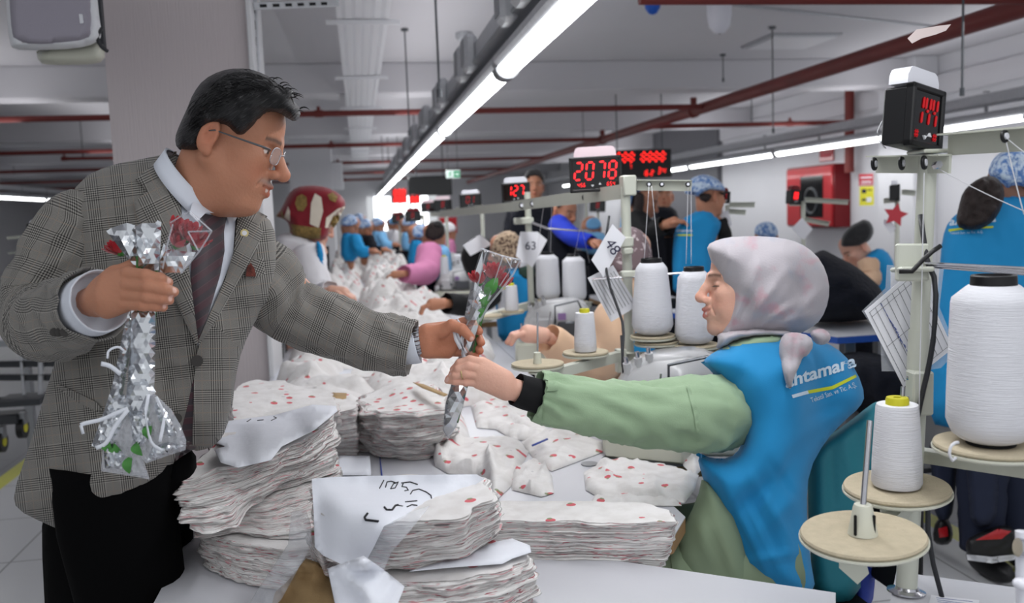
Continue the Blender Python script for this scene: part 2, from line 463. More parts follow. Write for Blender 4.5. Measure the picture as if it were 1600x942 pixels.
mat('cream', S(205, 205, 190), .4, spec=.5); mat('creamdk', S(160, 160, 148), .5); mat('white', S(225, 226, 230), .45); mat('whiteplastic', S(228, 228, 236), .3, coat=.3)
mat('pipe', S(122, 52, 48), .5, spec=.4, nz=(3, .2)); mat('pipemark', S(205, 190, 188), .7)
mat('black', S(22, 22, 24), .4); mat('blackmat', S(18, 18, 20), .8); mat('dkgrey', S(60, 62, 66), .5); mat('glassblk', S(10, 10, 12), .08, spec=.7)
mat('tube', (1, 1, 1), .5, emit=((.97, .985, 1), 9)); mat('daylight', (1, 1, 1), .5, emit=((.95, .98, 1), 3.2))
mat('led', S(120, 0, 0), .5, emit=((1, .015, .02), 3.2)); mat('led_far', S(120, 0, 0), .5, emit=((1, .02, .015), 3.2)); mat('led_dim', S(60, 0, 0), .5, emit=((1, .01, .02), .45))
mat('blue', S(30, 90, 190), .4); mat('exitgreen', S(20, 120, 75), .5, emit=((.05, .45, .22), .5)); mat('exitwhite', S(210, 225, 220), .5, emit=((.8, .9, .85), .35))
mat('red', S(170, 28, 36), .35, coat=.3); mat('reddk', S(110, 14, 22), .4); mat('yellow', S(222, 215, 60), .6); mat('paper', S(226, 226, 232), .75); mat('orange', S(200, 90, 60), .5)
mat('chrome', S(190, 190, 195), .2, metal=1); mat('brass', S(170, 140, 80), .3, metal=1)
# floor
m = mat('floor', S(190, 190, 192), .35, spec=.5); g = NG(m); v = g.coords('Object'); x, y, z = g.xyz(v)
def seam(c, per, w): return g.math('LESS_THAN', g.math('ABSOLUTE', g.math('SUBTRACT', g.math('FRACT', g.math('MULTIPLY', c, 1/per)), .5)), w)
sm_ = g.math('MAXIMUM', seam(x, .62, .006), seam(y, .62, .006)); tone = g.ss(g.noise(v, 1.2), .3, .7, .92, 1)
a = g.mix(sm_, S(196, 197, 200), S(120, 120, 122)); b = g.mix(sm_, S(120, 121, 126), S(92, 92, 96))
dark = g.math('MAXIMUM', g.math('GREATER_THAN', x, 2.45), g.math('LESS_THAN', x, -2.12)); c = g.mix(dark, a, b)
yl = g.math('MAXIMUM', g.math('MULTIPLY', g.math('GREATER_THAN', x, -2.12), g.math('LESS_THAN', x, -2.02)), g.math('MULTIPLY', g.math('GREATER_THAN', x, 2.36), g.math('LESS_THAN', x, 2.46)))
g.col(g.mix(1, g.mix(yl, c, S(205, 205, 70)), g.mix(tone, (.8, .8, .8, 1), (1, 1, 1, 1)), 'MULTIPLY')); MAT['floor'] = m
def struct(name, mb, m, smooth=False):
    o = mb.build(name, m, None, smooth); o['kind'] = 'structure'; return o
o = mesh_obj('floor', [(-10, -1, 0), (6.4, -1, 0), (6.4, 30.4, 0), (-10, 30.4, 0)], [(0, 1, 2, 3)], MAT['floor'], recenter=False); o['kind'] = 'structure'
struct('ceiling', MB().box((-1.8, 16, 3.0), (16.6, 29, .1)), MAT['ceil'])
for i, yb in enumerate((9.3, 14.0, 18.7, 23.4, 28.1)): struct('trim_%d' % (i+1), MB().box((-1.8, yb+.2, 2.8), (16.4, .4, .3), bev=.01), MAT['ceil'])
struct('wall_right', MB().box((6.45, 13.7, 1.47), (.1, 33.4, 2.95)), MAT['wallw'])
struct('wall_left', MB().box((-10.05, 14.7, 1.47), (.1, 31.4, 2.95)), MAT['wallw'])
mb = MB(); # back wall with an opening for the windows
mb.box((-5.0, 30.1, 1.475), (10.6, .1, 2.95)); mb.box((4.6, 30.1, 1.475), (4.0, .1, 2.95)); mb.box((1.45, 30.1, .45), (2.3, .1, .9)); mb.box((1.45, 30.1, 2.5), (2.3, .1, .9))
struct('wall_back', mb, MAT['wallw'])
for i, xw in enumerate((.52, 1.12, 1.75)):
    wf = MB().box((xw+.28, 30.06, 1.48), (.62, .06, 1.2)).build('window_%d' % (i+1), MAT['white']); wf['kind'] = 'structure'
    MB().box((xw+.28, 30.02, 1.48), (.54, .02, 1.1)).build('pane', MAT['daylight'], wf)
# columns
struct('trim_6', MB().box((-.655, 3.9, 1.475), (.53, .4, 2.95)), MAT['column'])
struct('trim_7', MB().box((-.3775, 3.88, 1.475), (.02, .42, 2.95), bev=.004), MAT['corner'])
struct('trim_8', MB().box((6.25, 9.5, 1.475), (.3, .7, 2.95), bev=.01), MAT['wallw'])
struct('trim_9', MB().box((6.36, 18.2, 1.475), (.08, 6.0, 2.95)), MAT['walld'])
struct('trim_10', MB().box((-.75, 15.8, 1.475), (.7, .7, 2.95)), MAT['wallw'])
struct('trim_11', MB().box((6.38, 9.5, 2.62), (.04, 13.0, .22)), MAT['ceil'])
struct('trim_12', MB().box((6.2, 20.0, 1.475), (.5, .5, 2.95)), MAT['wallw'])
# ---- lamps
def fixture(x, y0, L, z, label, grp, lit=True):
    t = thing('tube_light_fixture', (x, y0, z), label, 'ceiling light', grp)
    mb = MB(); 
    prof = [(-.035, .0), (-.062, .03), (-.062, .055), (-.03, .085), (.03, .085), (.062, .055), (.062, .03), (.035, .0)]
    P = [(x+a, y0+.02, z+b) for a, b in prof]; mb.prism(P, (0, L-.04, 0)); mb.build('housing', MAT['galv'], t)
    mb = MB(); a = np.linspace(math.pi, 2*math.pi, 9); P = [(x+.047*math.cos(q), y0+.05, z+.004+.047*math.sin(q)*.9) for q in a]
    mb.prism(P, (0, L-.1, 0)); mb.build('diffuser', MAT['tube'], t, True)
    for yy in (y0+.03, y0+L-.03):
        mb = MB(); P = [(x+.056*math.cos(q), yy-.025, z+.004+.056*math.sin(q)*.92) for q in np.linspace(math.pi, 2*math.pi, 9)]
        mb.prism(P, (0, .05, 0)); mb.build('end_cap', MAT['steel'], t)
    if lit: tube_or_fill_light((x, y0+L/2, z-.05), L-.1)
    return t
ys = [1.13+3.0*i for i in range(10)]
nth = ['nearest and brightest', 'second nearest', 'third', 'fourth', 'fifth', 'sixth', 'seventh', 'eighth', 'ninth', 'farthest']
for i, y in enumerate(ys): fixture(.70, y, 2.99, 2.06, 'white LED tube over the table row, %s in the diagonal line' % nth[i], 'tube lights over the main table')
tube_or_fill_light((.70, -.4, 2.01), 2.9)
for y in (2.3, 7.0, 11.7, 16.4, 21.1):
    for x in (.66, 5.5, -3.2): add_ceiling_fill((x, y, 2.34), 4.6)
for i, (y0, L) in enumerate(((3.8, 3.0), (6.82, 4.7), (11.57, 3.2), (14.86, 4.8), (19.8, 4.8))):
    fixture(5.62+.02*i, y0, L, 2.06, 'slim LED tube light hung along the right wall, %s in the row' % nth[i], 'tube lights along the right wall')
for i, (y0, L) in enumerate(((15.8, 3.1), (18.96, 2.8), (21.8, 3.0))):
    fixture(-6.95, y0, L, 2.06, 'LED tube light far off at the left, %s of its row' % nth[i], 'tube lights at the far left')
for x, y in ((-3.2, 7), (3.2, 3), (3.2, 8), (-3.2, 13), (-3.2, 20)): tube_or_fill_light((x, y, 2.3), 3.2)  # bare area lights without fixtures, added to brighten the background
# trunking over the lamps
def trunk(x, y0, y1, z, label, boxes=True, bracket=True):
    t = thing('busbar_trunking', (x, y0, z), label, 'trunking')
    MB().box((x, (y0+y1)/2, z), (.055, y1-y0, .1), bev=.006).build('rail', MAT['galv'], t)
    MB().box((x, (y0+y1)/2, z-.058), (.09, y1-y0, .014), bev=.003).build('flange', MAT['steel'], t)
    if boxes:
        y = y0+1.1; k = 0
        while y < min(y1, 20):
            for dy in (0, .33):
                b = MB().box((x-.05, y+dy, z+.0), (.07, .13, .19), bev=.02).build('tap_box', MAT['galv'], t)
                MB().box((x-.088, y+dy, z), (.008, .09, .13), bev=.002).build('cover', MAT['steel'], b)
            y += 1.5
    if bracket:
        y = y0+.4
        while y < min(y1, 24):
            MB().box((x+.03, y, z-.06), (.012, .03, .16)).box((x+.03, y, z+.07), (.05, .03, .012)).build('bracket', MAT['steel'], t); y += 1.5
trunk(.66, .6, 29, 2.235, 'grey busbar trunking with tap-off boxes running above the diagonal LED lights')
trunk(5.62, 2.5, 29, 2.26, 'grey steel trunking running above the tube lights on the right', boxes=False)
trunk(-6.95, 14, 25, 2.26, 'grey trunking over the far left lights', boxes=False)
# ---- sprinkler pipes
def pipe(pts, r, label, name='sprinkler_pipe', cl=()):
    t = thing(name, pts[0], label, 'pipe', )
    MB().tube(pts, r, 16).build('tube', MAT['pipe'], t, 'auto')
    a, b = np.array(pts[0], float), np.array(pts[-1], float)
    for k in cl:
        p = a+(b-a)*k; d = _n(b-a)
        MB().cyl(p-d*.04, p+d*.04, r*1.25, n=16).cyl(p, p+np.array([0, 0, r*2.4]), r*.6, n=10).build('coupling', MAT['pipe'], t, 'auto')
    return t
t = pipe([(3.55, 2.6, 2.4), (3.6, 29.5, 2.4)], .058, 'thick dark red sprinkler main crossing the upper right on a slant', cl=(.245, .38))
bv = wbvh(t.children[0]); random.seed(3)
for pl in ([(1418, 60), (1432, 46), (1468, 40), (1486, 38), (1478, 48), (1462, 54), (1440, 60), (1425, 68)],):
    drape('scrape_mark', pl, bv, .001, .001, MAT['pipemark'], t, 3)
for i, (y, lb) in enumerate(((8.8, 'thin red sprinkler branch crossing behind the suited man, nearest of the parallel branches'), (12.7, 'thin red sprinkler branch, second of the parallel branches'), (16.8, 'thin red sprinkler branch, third of the parallel branches'), (20.8, 'thin red sprinkler branch, fourth of the parallel branches'), (24.6, 'thin red sprinkler branch, fifth and farthest of the parallel branches'))):
    pipe([(-9.9, y, 2.4), (3.5, y, 2.4)], .028, lb, cl=(.715,))
pipe([(3.7, 10.9, 2.4), (6.3, 10.9, 2.4)], .03, 'short red branch pipe right of the main toward the right wall', cl=(.7,))
hr = thing('hanger_rod', (5.0, 10.9, 2.43), 'short rod holding the red branch pipe near the right wall', 'rod'); MB().cyl((5.0, 10.9, 2.42), (5.0, 10.9, 2.95), .006, n=8).build('rod', MAT['rod'], hr)
pipe([(1.4, 4.3, 2.42), (6.3, 4.25, 2.42)], .03, 'red branch pipe along the very top right edge')
pipe([(6.26, 10.75, 1.75), (6.26, 10.75, 2.85)], .06, 'vertical dark red riser above the fire cabinet')
pipe([W(98, 248, y=13.9), W(230, 246, y=13.9)], .025, 'short red pipe stub at the left, far behind the column', cl=(0.02,))
# ---- hanger rods
RODL = ['threaded rod just right of the perforated cable tray', 'threaded rod hanging left of the diagonal lights at the top', 'threaded rod below the pale ceiling hatch', 'threaded rod hanging above the right tube lights, near the right edge', 'short threaded rod meeting the thick red pipe', 'threaded rod left of the big column near the top left', 'lower threaded rod at the far left, left of the short red stub', 'lower threaded rod crossing the short red stub at the left']
for i, (x, yt, yb, d) in enumerate(((640, 20, 212, 7.5), (687, -30, 152, 4.6), (1208, 47, 208, 8.0), (1503, -60, 150, 4.6), (1130, 60, 128, 9.3), (42, 95, 184, 12.8), (22, 205, 272, 18), (130, 205, 262, 18), (598, 185, 255, 14), (607, 185, 250, 15), (622, 185, 250, 15.5), (912, 180, 230, 14), (937, 180, 208, 15), (958, 180, 206, 15), (980, 180, 200, 15))):
    p = D(x, yb, d) if x != 130 else W(130, 247, y=13.9)+[0, 0, .02]; q = np.array([p[0], p[1], 2.95])
    t = thing('hanger_rod', p, RODL[i] if i < len(RODL) else 'thin distant threaded rod under the far ceiling', 'rod', 'threaded hanger rods under the ceiling')
    MB().cyl(p, q, .006, n=8).build('rod', MAT['rod'], t); MB().cyl(q-np.array([0, 0, .02]), q, .03, n=10).build('anchor', MAT['rod'], t); MB().cyl(p, p+np.array([0, 0, .04]), .013, n=6).build('nut', MAT['rod'], t)
# ---- perforated cable tray
def tray(x0, x1, y0, y1, z, label):
    t = thing('cable_tray', ((x0+x1)/2, y0, z), label, 'cable tray')
    n = 5; w = (x1-x0)/n; mb = MB()
    for k in range(n+1): mb.box((x0+w*k, (y0+y1)/2, z), (w*.62 if 0 < k < n else w*.5, y1-y0, .004))
    y = y0
    while y < y1:
        st = .03 if y < 11 else .12
        mb.box(((x0+x1)/2, y, z), (x1-x0, st*.55, .0035)); y += st
    mb.build('perforated_base', MAT['white'], t)
    for x in (x0-.01, x1+.01): MB().box((x, (y0+y1)/2, z+.03), (.006, y1-y0, .06)).build('side_rail', MAT['white'], t)
    y = y0+1.2
    while y < y1: MB().box(((x0+x1)/2, y, z-.02), (x1-x0+.16, .03, .025)).build('hanger', MAT['white'], t); y += 2.2
tray(-.05, .23, 4.4, 22, 2.6, 'white perforated cable tray under the ceiling, running away above the man')
def strut(p0, p1, w, dpt, face, label):
    t = thing('strut_channel', p0, label, 'channel'); p0 = np.array(p0, float); p1 = np.array(p1, float); L = np.linalg.norm(p1-p0); d = (p1-p0)/L; f = _n(face); s_ = np.cross(d, f); Rm = np.array([d, s_, f]).T
    c = (p0+p1)/2; MB().box(c, (L, w, dpt), Rm, .004).build('channel', MAT['galv'], t)
    k = 0.05
    mb = MB(); 
    while k < L-.04:
        q = p0+d*k+f*(dpt/2+.001); mb.box(q, (.035, w*.42, .002), Rm); k += .065
    h = mb.build('slot', MAT['blackmat'], t); h['kind'] = 'stuff'
strut(D(394, -30, 3.6), D(400, 112, 3.6), .032, .02, np.array([0, -1, 0]), 'upright slotted steel channel on the corner of the big column')
strut(D(396, 10, 3.55), D(530, 5, 3.9), .04, .02, np.array([0, -1, -.15]), 'slotted steel channel running sideways from the big column to the cable tray')
mat('tabletop', S(200, 200, 206), .4, spec=.4, nz=(2, .04)); mat('tableedge', S(150, 118, 82), .6); mat('thread', S(224, 224, 230), .75, bump=(1, .5, (30, 30, 900)))
mat('threadline', S(205, 205, 210), .6); mat('disc', S(188, 176, 152), .95, nz=(60, .12), bump=(300, .2)); mat('machine', S(190, 190, 192), .35, coat=.2); mat('machdk', S(90, 92, 96), .35, metal=.5)
mat('coreyellow', S(196, 190, 40), .5); mat('cable', S(45, 46, 50), .5); mat('label_red', S(190, 60, 70), .6); mat('ink', S(30, 30, 60), .7); mat('blueink', S(60, 80, 150), .7); mat('blueedge', S(40, 80, 160), .5)
mat('clear', S(225, 228, 235), .08, trans=.0, alpha=.22, spec=.7); mat('cream2', S(196, 198, 186), .38, spec=.5, nz=(15, .05))
TZ = .75
mat('pinklamp', S(228, 205, 212), .3, coat=.2)
def slab(name, poly, z, th, label, cat, mtop='tabletop', medge='tableedge', legs=None, group=None):
    t = thing(name, (np.mean([p[0] for p in poly]), np.mean([p[1] for p in poly]), 0), label, cat, group)
    P = [(x, y, z-.003) for x, y in poly]; MB().prism(P, (0, 0, .003)).build('worktop', MAT[mtop], t)
    MB().prism([(x, y, z-th) for x, y in poly], (0, 0, th-.0031)).build('edge_board', MAT[medge], t)
    for (x, y) in legs or ():
        MB().box((x, y, (z-th)/2), (.05, .05, z-th), bev=.004).build('leg', MAT['steel'], t)
    return t
slab('cutting_table', [(-.395, 1.15), (.28, 1.15), (.28, 1.5), (.595, 1.685), (.66, 1.79), (.66, 13.2), (-.395, 13.2)], TZ, .035, 'long white-topped table carrying the printed cloth, running away down the room', 'table', legs=[(-.33, 1.25), (-.33, 5), (-.33, 9), (-.33, 13), (.6, 5), (.6, 9), (.6, 13)])
slab('side_table', [(.30-.2, 1.64+.144), (.745, 1.32), (.5, .9), (-.0, 1.1)], TZ+.022, .02, 'plain white tabletop in the near foreground, empty, below the long cloth stack', 'table', medge='white', legs=[(.45, 1.05), (.62, 1.3)])
slab('machine_table', [(.888, 1.372), (1.3, 1.075), (1.1, .8), (.70, 1.12)], TZ+.022, .03, 'white machine table corner at the bottom right edge carrying the near thread stand', 'table', medge='label_red', legs=[(1.1, 1.0), (.86, 1.2)])
for i, y in enumerate((2.16, 3.75, 5.4, 7.05, 8.7, 10.4)):
    slab('machine_table', [(.662, y), (1.28, y), (1.28, y+.78), (.662, y+.78)], TZ, .035, ['white machine table holding the overlock machine beside the green sleeve', 'white machine table in front of the beige sweater sleeve', 'white machine table near the pink sleeve', 'fourth white machine table along the row', 'fifth white machine table along the row', 'farthest white machine table along the row'][i], 'table', legs=[(1.22, y+.05), (1.22, y+.73)], group='machine tables along the row')

def thread_cone(c, r, h, label, core='black', small=False, group='white thread cones', tilt=None, tp=1.0):
    t = thing('thread_cone', c, label, 'thread cone', group); c = np.array(c, float); ax = _n(tilt) if tilt is not None else np.array([0, 0, 1.])
    if small:
        pr = [(.001, 0), (r*.93, 0), (r, .006), (r*.98, h*.3), (r*.9, h*.7), (r*.84, h-.005), (r*.80, h), (.001, h)]
        MB().lathe(pr, c, ax, 40).build('thread', MAT['thread'], t, 'auto')
        MB().lathe([(r*.2, h-.01), (r*.46, h-.01), (r*.46, h+.007), (r*.42, h+.011), (r*.16, h+.011), (r*.16, h-.005)], c, ax, 28).build('core', MAT['coreyellow' if core == 'yellow' else core], t, 'auto')
    else:
        pr = [(.001, 0), (r*.55, 0), (r*.72, .004), (r*.86, h*.045), (r*.95, h*.095), (r, h*.13), (r*.99*(1-.22*(1-tp)), h*.3), (r*.955*(1-.6*(1-tp)), h*.6), (r*.925*tp, h*.83), (r*.90*tp, h*.865), (r*.72*(tp+1)/2, h*.905), (r*.55, h*.94), (r*.3, h*.94)]
        MB().lathe(pr, c, ax, 48).build('thread', MAT['thread'], t, 'auto')
        MB().lathe([(r*.3, h*.93), (r*.51, h*.93), (r*.5, h*.995), (r*.48, h), (r*.40, h), (r*.38, h*.95), (.001, h*.95)], c, ax, 32).build('core', MAT[core], t, 'auto')
    return t
def disc(c, r, parent, name='spool_disc', th=.006, tilt=None):
    ax = _n(tilt) if tilt is not None else np.array([0, 0, 1.]); c = np.array(c, float)
    o = MB().lathe([(.001, -.004), (r*.3, -.006), (r*.97, -.003), (r*1.01, 0), (r*1.01, .003), (r*.98, .003), (.001, .001)], c-ax*.004, ax, 48).build(name, MAT['cream'], parent, 'auto')
    MB().lathe([(.001, 0), (r*.97, 0), (r*.99, .003), (r*.97, th), (r*.2, th-.002), (.001, th-.002)], c, ax, 48).build('felt_pad', MAT['disc'], o, 'auto'); return o
def eyelet(c, axis, parent, r=.008):
    x, y, z = frame_of(axis); c = np.array(c, float); a = np.linspace(0, 2*PI, 19)[:-1]
    mb = MB(); rings = []
    for q in a:
        cc = c+r*(np.cos(q)*x+np.sin(q)*y); u = np.cos(q)*x+np.sin(q)*y; b = np.linspace(0, 2*PI, 9)[:-1]
        rings.append(np.array([cc+r*.38*(np.cos(w)*u+np.sin(w)*z) for w in b]))
    rings.append(rings[0]); mb.ring_loft(rings, caps=False); o = mb.build('eyelet', MAT['black'], parent, True)
    MB().cyl(c-_n(axis)*.003, c+_n(axis)*.004, r*.68, n=14).build('ceramic_guide', MAT['whiteplastic'], o, 'auto')
SEG = {'0': 'abcdef', '1': 'bc', '2': 'abged', '3': 'abgcd', '4': 'fgbc', '5': 'afgcd', '6': 'afgedc', '7': 'abc', '8': 'abcdefg', '9': 'abcdfg'}
def digits(txt, o, X, Y, N, h, w, gap, m, parent, lw=None, slant=.12):
    """seven-segment figures; o is the lower left corner"""
    X = _n(X); Y = _n(Y); N = _n(N); o = np.array(o, float); lw = lw or h*.10
    for k, ch in enumerate(txt):
        if ch == ' ': continue
        mb = MB(); b = k*(w+gap)
        P = {'a': ((0, h), (w, h)), 'b': ((w, h), (w, h/2)), 'c': ((w, h/2), (w, 0)), 'd': ((0, 0), (w, 0)), 'e': ((0, 0), (0, h/2)), 'f': ((0, h/2), (0, h)), 'g': ((0, h/2), (w, h/2))}
        for s in SEG[ch]:
            (x0, y0), (x1, y1) = P[s]; d = np.array([x1-x0, y1-y0]); L = np.hypot(*d); d = d/L; n2 = np.array([-d[1], d[0]]); g = lw*.55
            a = np.array([x0, y0])+d*g; e = np.array([x1, y1])-d*g; q = [a, a+d*lw*.5+n2*lw/2, e-d*lw*.5+n2*lw/2, e, e-d*lw*.5-n2*lw/2, a+d*lw*.5-n2*lw/2]
            mb.prism([o+X*(b+p[0]+p[1]*slant)+Y*p[1] for p in q], N*.0012)
        mb.build('digit', m, parent)
def display(c, X, label, txt, w=.165, h=.105, dpt=.05, lampcol='whiteplastic', m='led', group='red number counters on the thread stands', up=(0, 0, 1), small='4562', lampw=.8):
    """c centre of the front face; X direction to the reader's right"""
    X = _n(X); Y = _n(np.array(up, float)-X*np.dot(up, X)); N = np.cross(X, Y); c = np.array(c, float); Rm = np.array([X, Y, N]).T
    t = thing('number_counter', c-Y*h/2-N*dpt/2, label, 'counter display', group)
    MB().box(c-N*dpt/2, (w*.94, h*.92, dpt), Rm, .004).build('case', MAT['black'], t)
    mb = MB(); mb.box(c-N*.003+Y*(h/2-.005), (w, .010, .014), Rm, .002).box(c-N*.003-Y*(h/2-.005), (w, .010, .014), Rm, .002).box(c-N*.003+X*(w/2-.005), (.010, h, .014), Rm, .002).box(c-N*.003-X*(w/2-.005), (.010, h, .014), Rm, .002)
    mb.build('bezel', MAT['black'], t)
    sc = MB().box(c-N*.001, (w-.016, h-.016, .003), Rm).build('screen', MAT['glassblk'], t)
    n = len(txt); dh = h*.48; dw = w*.13; gp = w*.085; o = c-X*(n*dw+(n-1)*gp)/2-X*.004-Y*h*.14+N*.0012
    digits(txt, o, X, Y, N, dh, dw, gp, MAT[m], sc)
    if small: digits(small, c-X*w*.36-Y*h*.34+N*.0012, X, Y, N, h*.1, w*.035, w*.02, MAT[m], sc, lw=.0022); digits(small[::-1], c+X*w*.2-Y*h*.34+N*.0012, X, Y, N, h*.1, w*.035, w*.02, MAT[m], sc, lw=.0022)
    for k in (-.07, .07):
        a = c+X*w*k-Y*h*.30+N*.001; s_ = 1 if k > 0 else -1
        MB().prism([a+X*.005, a+Y*.006*s_, a-X*.005], N*.003).build('button', MAT['white'], t)
    lw_ = w*lampw; L = MB(); q = c-N*dpt*.5+Y*(h/2)
    prof = [(-lw_/2, 0), (-lw_/2, .014), (-lw_/2+.006, .026), (-lw_/2+.014, .03), (lw_/2-.014, .03), (lw_/2-.006, .026), (lw_/2, .014), (lw_/2, 0)]
    L.prism([q+X*a+Y*b*(h/.105)-N*dpt*.32 for a, b in prof], N*dpt*.64); L.build('signal_lamp', MAT[lampcol], t, 'auto'); return t
def bar(p0, p1, hgt, parent, name='crossbar', m='cream2', dpt=.012):
    p0 = np.array(p0, float); p1 = np.array(p1, float); L = np.linalg.norm(p1-p0); d = (p1-p0)/L; s_ = _n(np.cross(d, (0, 0, 1))); u = np.cross(s_, d); Rm = np.array([d, s_, u]).T; c = (p0+p1)/2
    mb = MB(); prof = [(-.5, -.5), (-.5, .5), (.5, .5), (.5, .42), (-.42+.1, .42), (-.42+.1, -.5)]
    P = [p0+s_*a*dpt*2.2+u*b*hgt for a, b in prof]; mb.prism(P, d*L); return mb.build(name, MAT[m], parent)
def threads(pairs, label, r=.0008):
    for (a, b, lb) in pairs:
        a = np.array(a, float); b = np.array(b, float); mid = [a+(b-a)*k+np.array([0, 0, -.003])*math.sin(k*PI) for k in np.linspace(0, 1, 9)]
        tag(MB().tube(mid, r, 6).build('thread_strand', MAT['threadline'], None, True), lb, 'thread', 'thread strands on the stands')

# -------- the near thread stand, far right
B = W(1416, 925, z=TZ+.022); Tp = D(1449, 262, 1.46)
d_ = _n(Tp-B)
st = thing('thread_stand', B, 'cream metal thread stand with pole and spool discs at the far right, nearest the camera', 'thread stand')
MB().cyl(B, B+(Tp-B)*.62, .0165, n=24).build('pole', MAT['cream2'], st, 'auto'); MB().cyl(B+(Tp-B)*.60, Tp+d_*.02, .0145, n=24).build('pole', MAT['cream2'], st, 'auto')
MB().lathe([(.001, 0), (.03, 0), (.03, .003), (.02, .006), (.018, .01), (.001, .01)], B, d_, 28).build('flange', MAT['chrome'], st, 'auto')
def PB(y): return B+(Tp-B)*((925-y)/(925-262))      # a point of the pole by its height in the photo
q = PB(610); MB().box(q-_n(R @ np.array([0, 0, -1.]))*.012, (.034, .03, .072), np.array([R[:, 0]*[1, 1, 0], np.cross([0, 0, 1], R[:, 0]*[1, 1, 0]), [0, 0, 1]]).T, .003).build('collar', MAT['cream2'], st)
for yy in (590, 623):
    c = D(1421, yy, 1.462); MB().cyl(c, c+c2w([0, 0, .006]), .0055, n=12).build('screw', MAT['chrome'], st, 'auto')
# lower bars
bar(D(1362, 257, 1.56), D(1476, 256, 1.40), .030, st); bar(D(1474, 226, 1.41), D(1640, 214, 1.22), .034, st)
MB().box(D(1452, 237, 1.44), (.05, .05, .006), bev=.002).build('top_plate', MAT['cream2'], st)
for (x, y, d) in ((1366, 256, 1.535), (1409, 255, 1.475), (1444, 254, 1.425)): eyelet(D(x, y, d-.004), c2w([.75, 0, .66]), st, .0085)
eyelet(D(1570, 213, 1.27), c2w([.5, 0, .8]), st, .007)
c = D(1461, 259, 1.39); MB().cyl(c, c+c2w([0, 0, .014]), .006, n=6).build('bolt', MAT['chrome'], st, 'auto')
# clamp and guide rods
MB().box(D(1425, 410, 1.43), (.052, .06, .012), R @ np.eye(3), .003).build('clamp', MAT['cream2'], st)
MB().box(D(1425, 421, 1.43), (.052, .008, .05), R @ np.eye(3), .003).build('clamp_plate', MAT['cream2'], st)
for k, dy in enumerate((0, 5, 10)):
    MB().cyl(D(1445, 411+dy*.5, 1.42+.006*k), D(1640, 421+dy, 1.30+.012*k), .0022, n=8).build('guide_rod', MAT['chrome'], st, 'auto')
# tray arm and discs
bar(D(1430, 712, 1.50), D(1640, 742, 1.28), .026, st, 'tray_arm')
bar(PB(775), D(1345, 862, 1.33), .022, st, 'spool_arm'); bar(PB(760), D(1368, 800, 1.42), .018, st, 'spool_arm')
MB().prism([D(1312, 873, 1.34), D(1352, 874, 1.34), D(1358, 896, 1.34), D(1340, 913, 1.34), D(1312, 888, 1.34)], c2w([0, 0, -.003])).build('arm_end', MAT['cream2'], st)
DA = D(1348, 838, 1.30); DBc = D(1401, 764, 1.44); DC = D(1548, 698, 1.33)
disc(DA, .088, st, tilt=(-.05, -.03, 1)); disc(DBc, .082, st, tilt=(-.04, -.03, 1)); disc(DC, .080, st, tilt=(0, 0, 1))
# spindle with holder
mb = MB(); mb.lathe([(.021, 0), (.020, .004), (.0135, .04), (.012, .044), (.001, .044)], DA+np.array([0, 0, .004]), n=28); hd = mb.build('spindle_holder', MAT['cream'], st, 'auto')
for sx in (-.016, .011):
    MB().box(DA+np.array([0, 0, .02])+c2w([sx, 0, .0135]), (.0035, .004, .03), None, .0008).build('slot', MAT['blackmat'], hd)
MB().cyl(DA+np.array([0, 0, .04]), D(1359, 657, 1.315), .0042, n=16).build('spindle', MAT['chrome'], st, 'auto')
MB().cyl(DBc, D(1411, 604, 1.43), .0035, n=16).build('spindle', MAT['chrome'], st, 'auto')
thread_cone(DBc+np.array([0, 0, .007]), .0385, .132, 'small white thread cone with yellow core on the near stand disc', 'yellow', True)
thread_cone(DC+np.array([0, 0, .010]), .0615, .246, 'huge white thread cone with black core at the right edge, biggest of all', 'black')
MB().lathe([(.001, 0), (.034, 0), (.034, .004), (.001, .004)], DC+np.array([0, 0, .0055]), n=24).build('cone_pad', MAT['blackmat'], st, 'auto')
# near counter
A0 = D(1438, 186, 1.40); Xd = _n(D(1476, 190, 1.385)-D(1416, 182, 1.455)); 
display(D(1448, 184, 1.42), _n(R @ np.array([.80, -.03, -.60])), 'black number counter with white lamp on the near thread stand, seen sideways', '144', w=.098, h=.098, dpt=.05, m='led_dim', small='88', lampw=.95)
gb = MB().box(D(1390, 180, 1.455), (.006, .012, .024), R).build('circuit_board', MAT['exitgreen']); tag(gb, 'tiny green circuit board sticking out behind the near counter', 'circuit board')
gw = MB().tube([D(1390, 184, 1.45), D(1378, 190, 1.45), D(1371, 205, 1.45), D(1374, 220, 1.45), D(1384, 232, 1.45)], .0012, 6).build('loose_wire', MAT['threadline'], None, True); tag(gw, 'loose white wire curling down behind the near counter', 'wire')
cb = MB().tube(smooth_poly(np.array([D(1432, 272, 1.46), D(1436, 320, 1.455), D(1445, 385, 1.43), D(1449, 410, 1.42), D(1463, 440, 1.41), D(1460, 520, 1.41), D(1452, 570, 1.42), D(1440, 620, 1.43), D(1432, 660, 1.44)]), 1)[2:-2], .0042, 8).build('power_cable', MAT['cable'], None, True); tag(cb, 'dark grey cable tied along the pole of the near thread stand', 'cable')
cb = MB().tube([D(1450, 775, 1.46), D(1450, 830, 1.46), D(1458, 880, 1.46), D(1475, 945, 1.45)], .004, 8).build('power_cable', MAT['cable'], None, True); tag(cb, 'dark cable hanging below the spool disc down to the near machine table', 'cable')
ct = MB().tube([D(1405, 424, 1.40), D(1425, 424, 1.395), D(1443, 405, 1.39), D(1458, 392, 1.39), D(1470, 384, 1.39)], .0038, 8).build('cable_tie', MAT['black'], None, True); tag(ct, 'black tie knotted around the clamp on the near pole', 'cable tie')
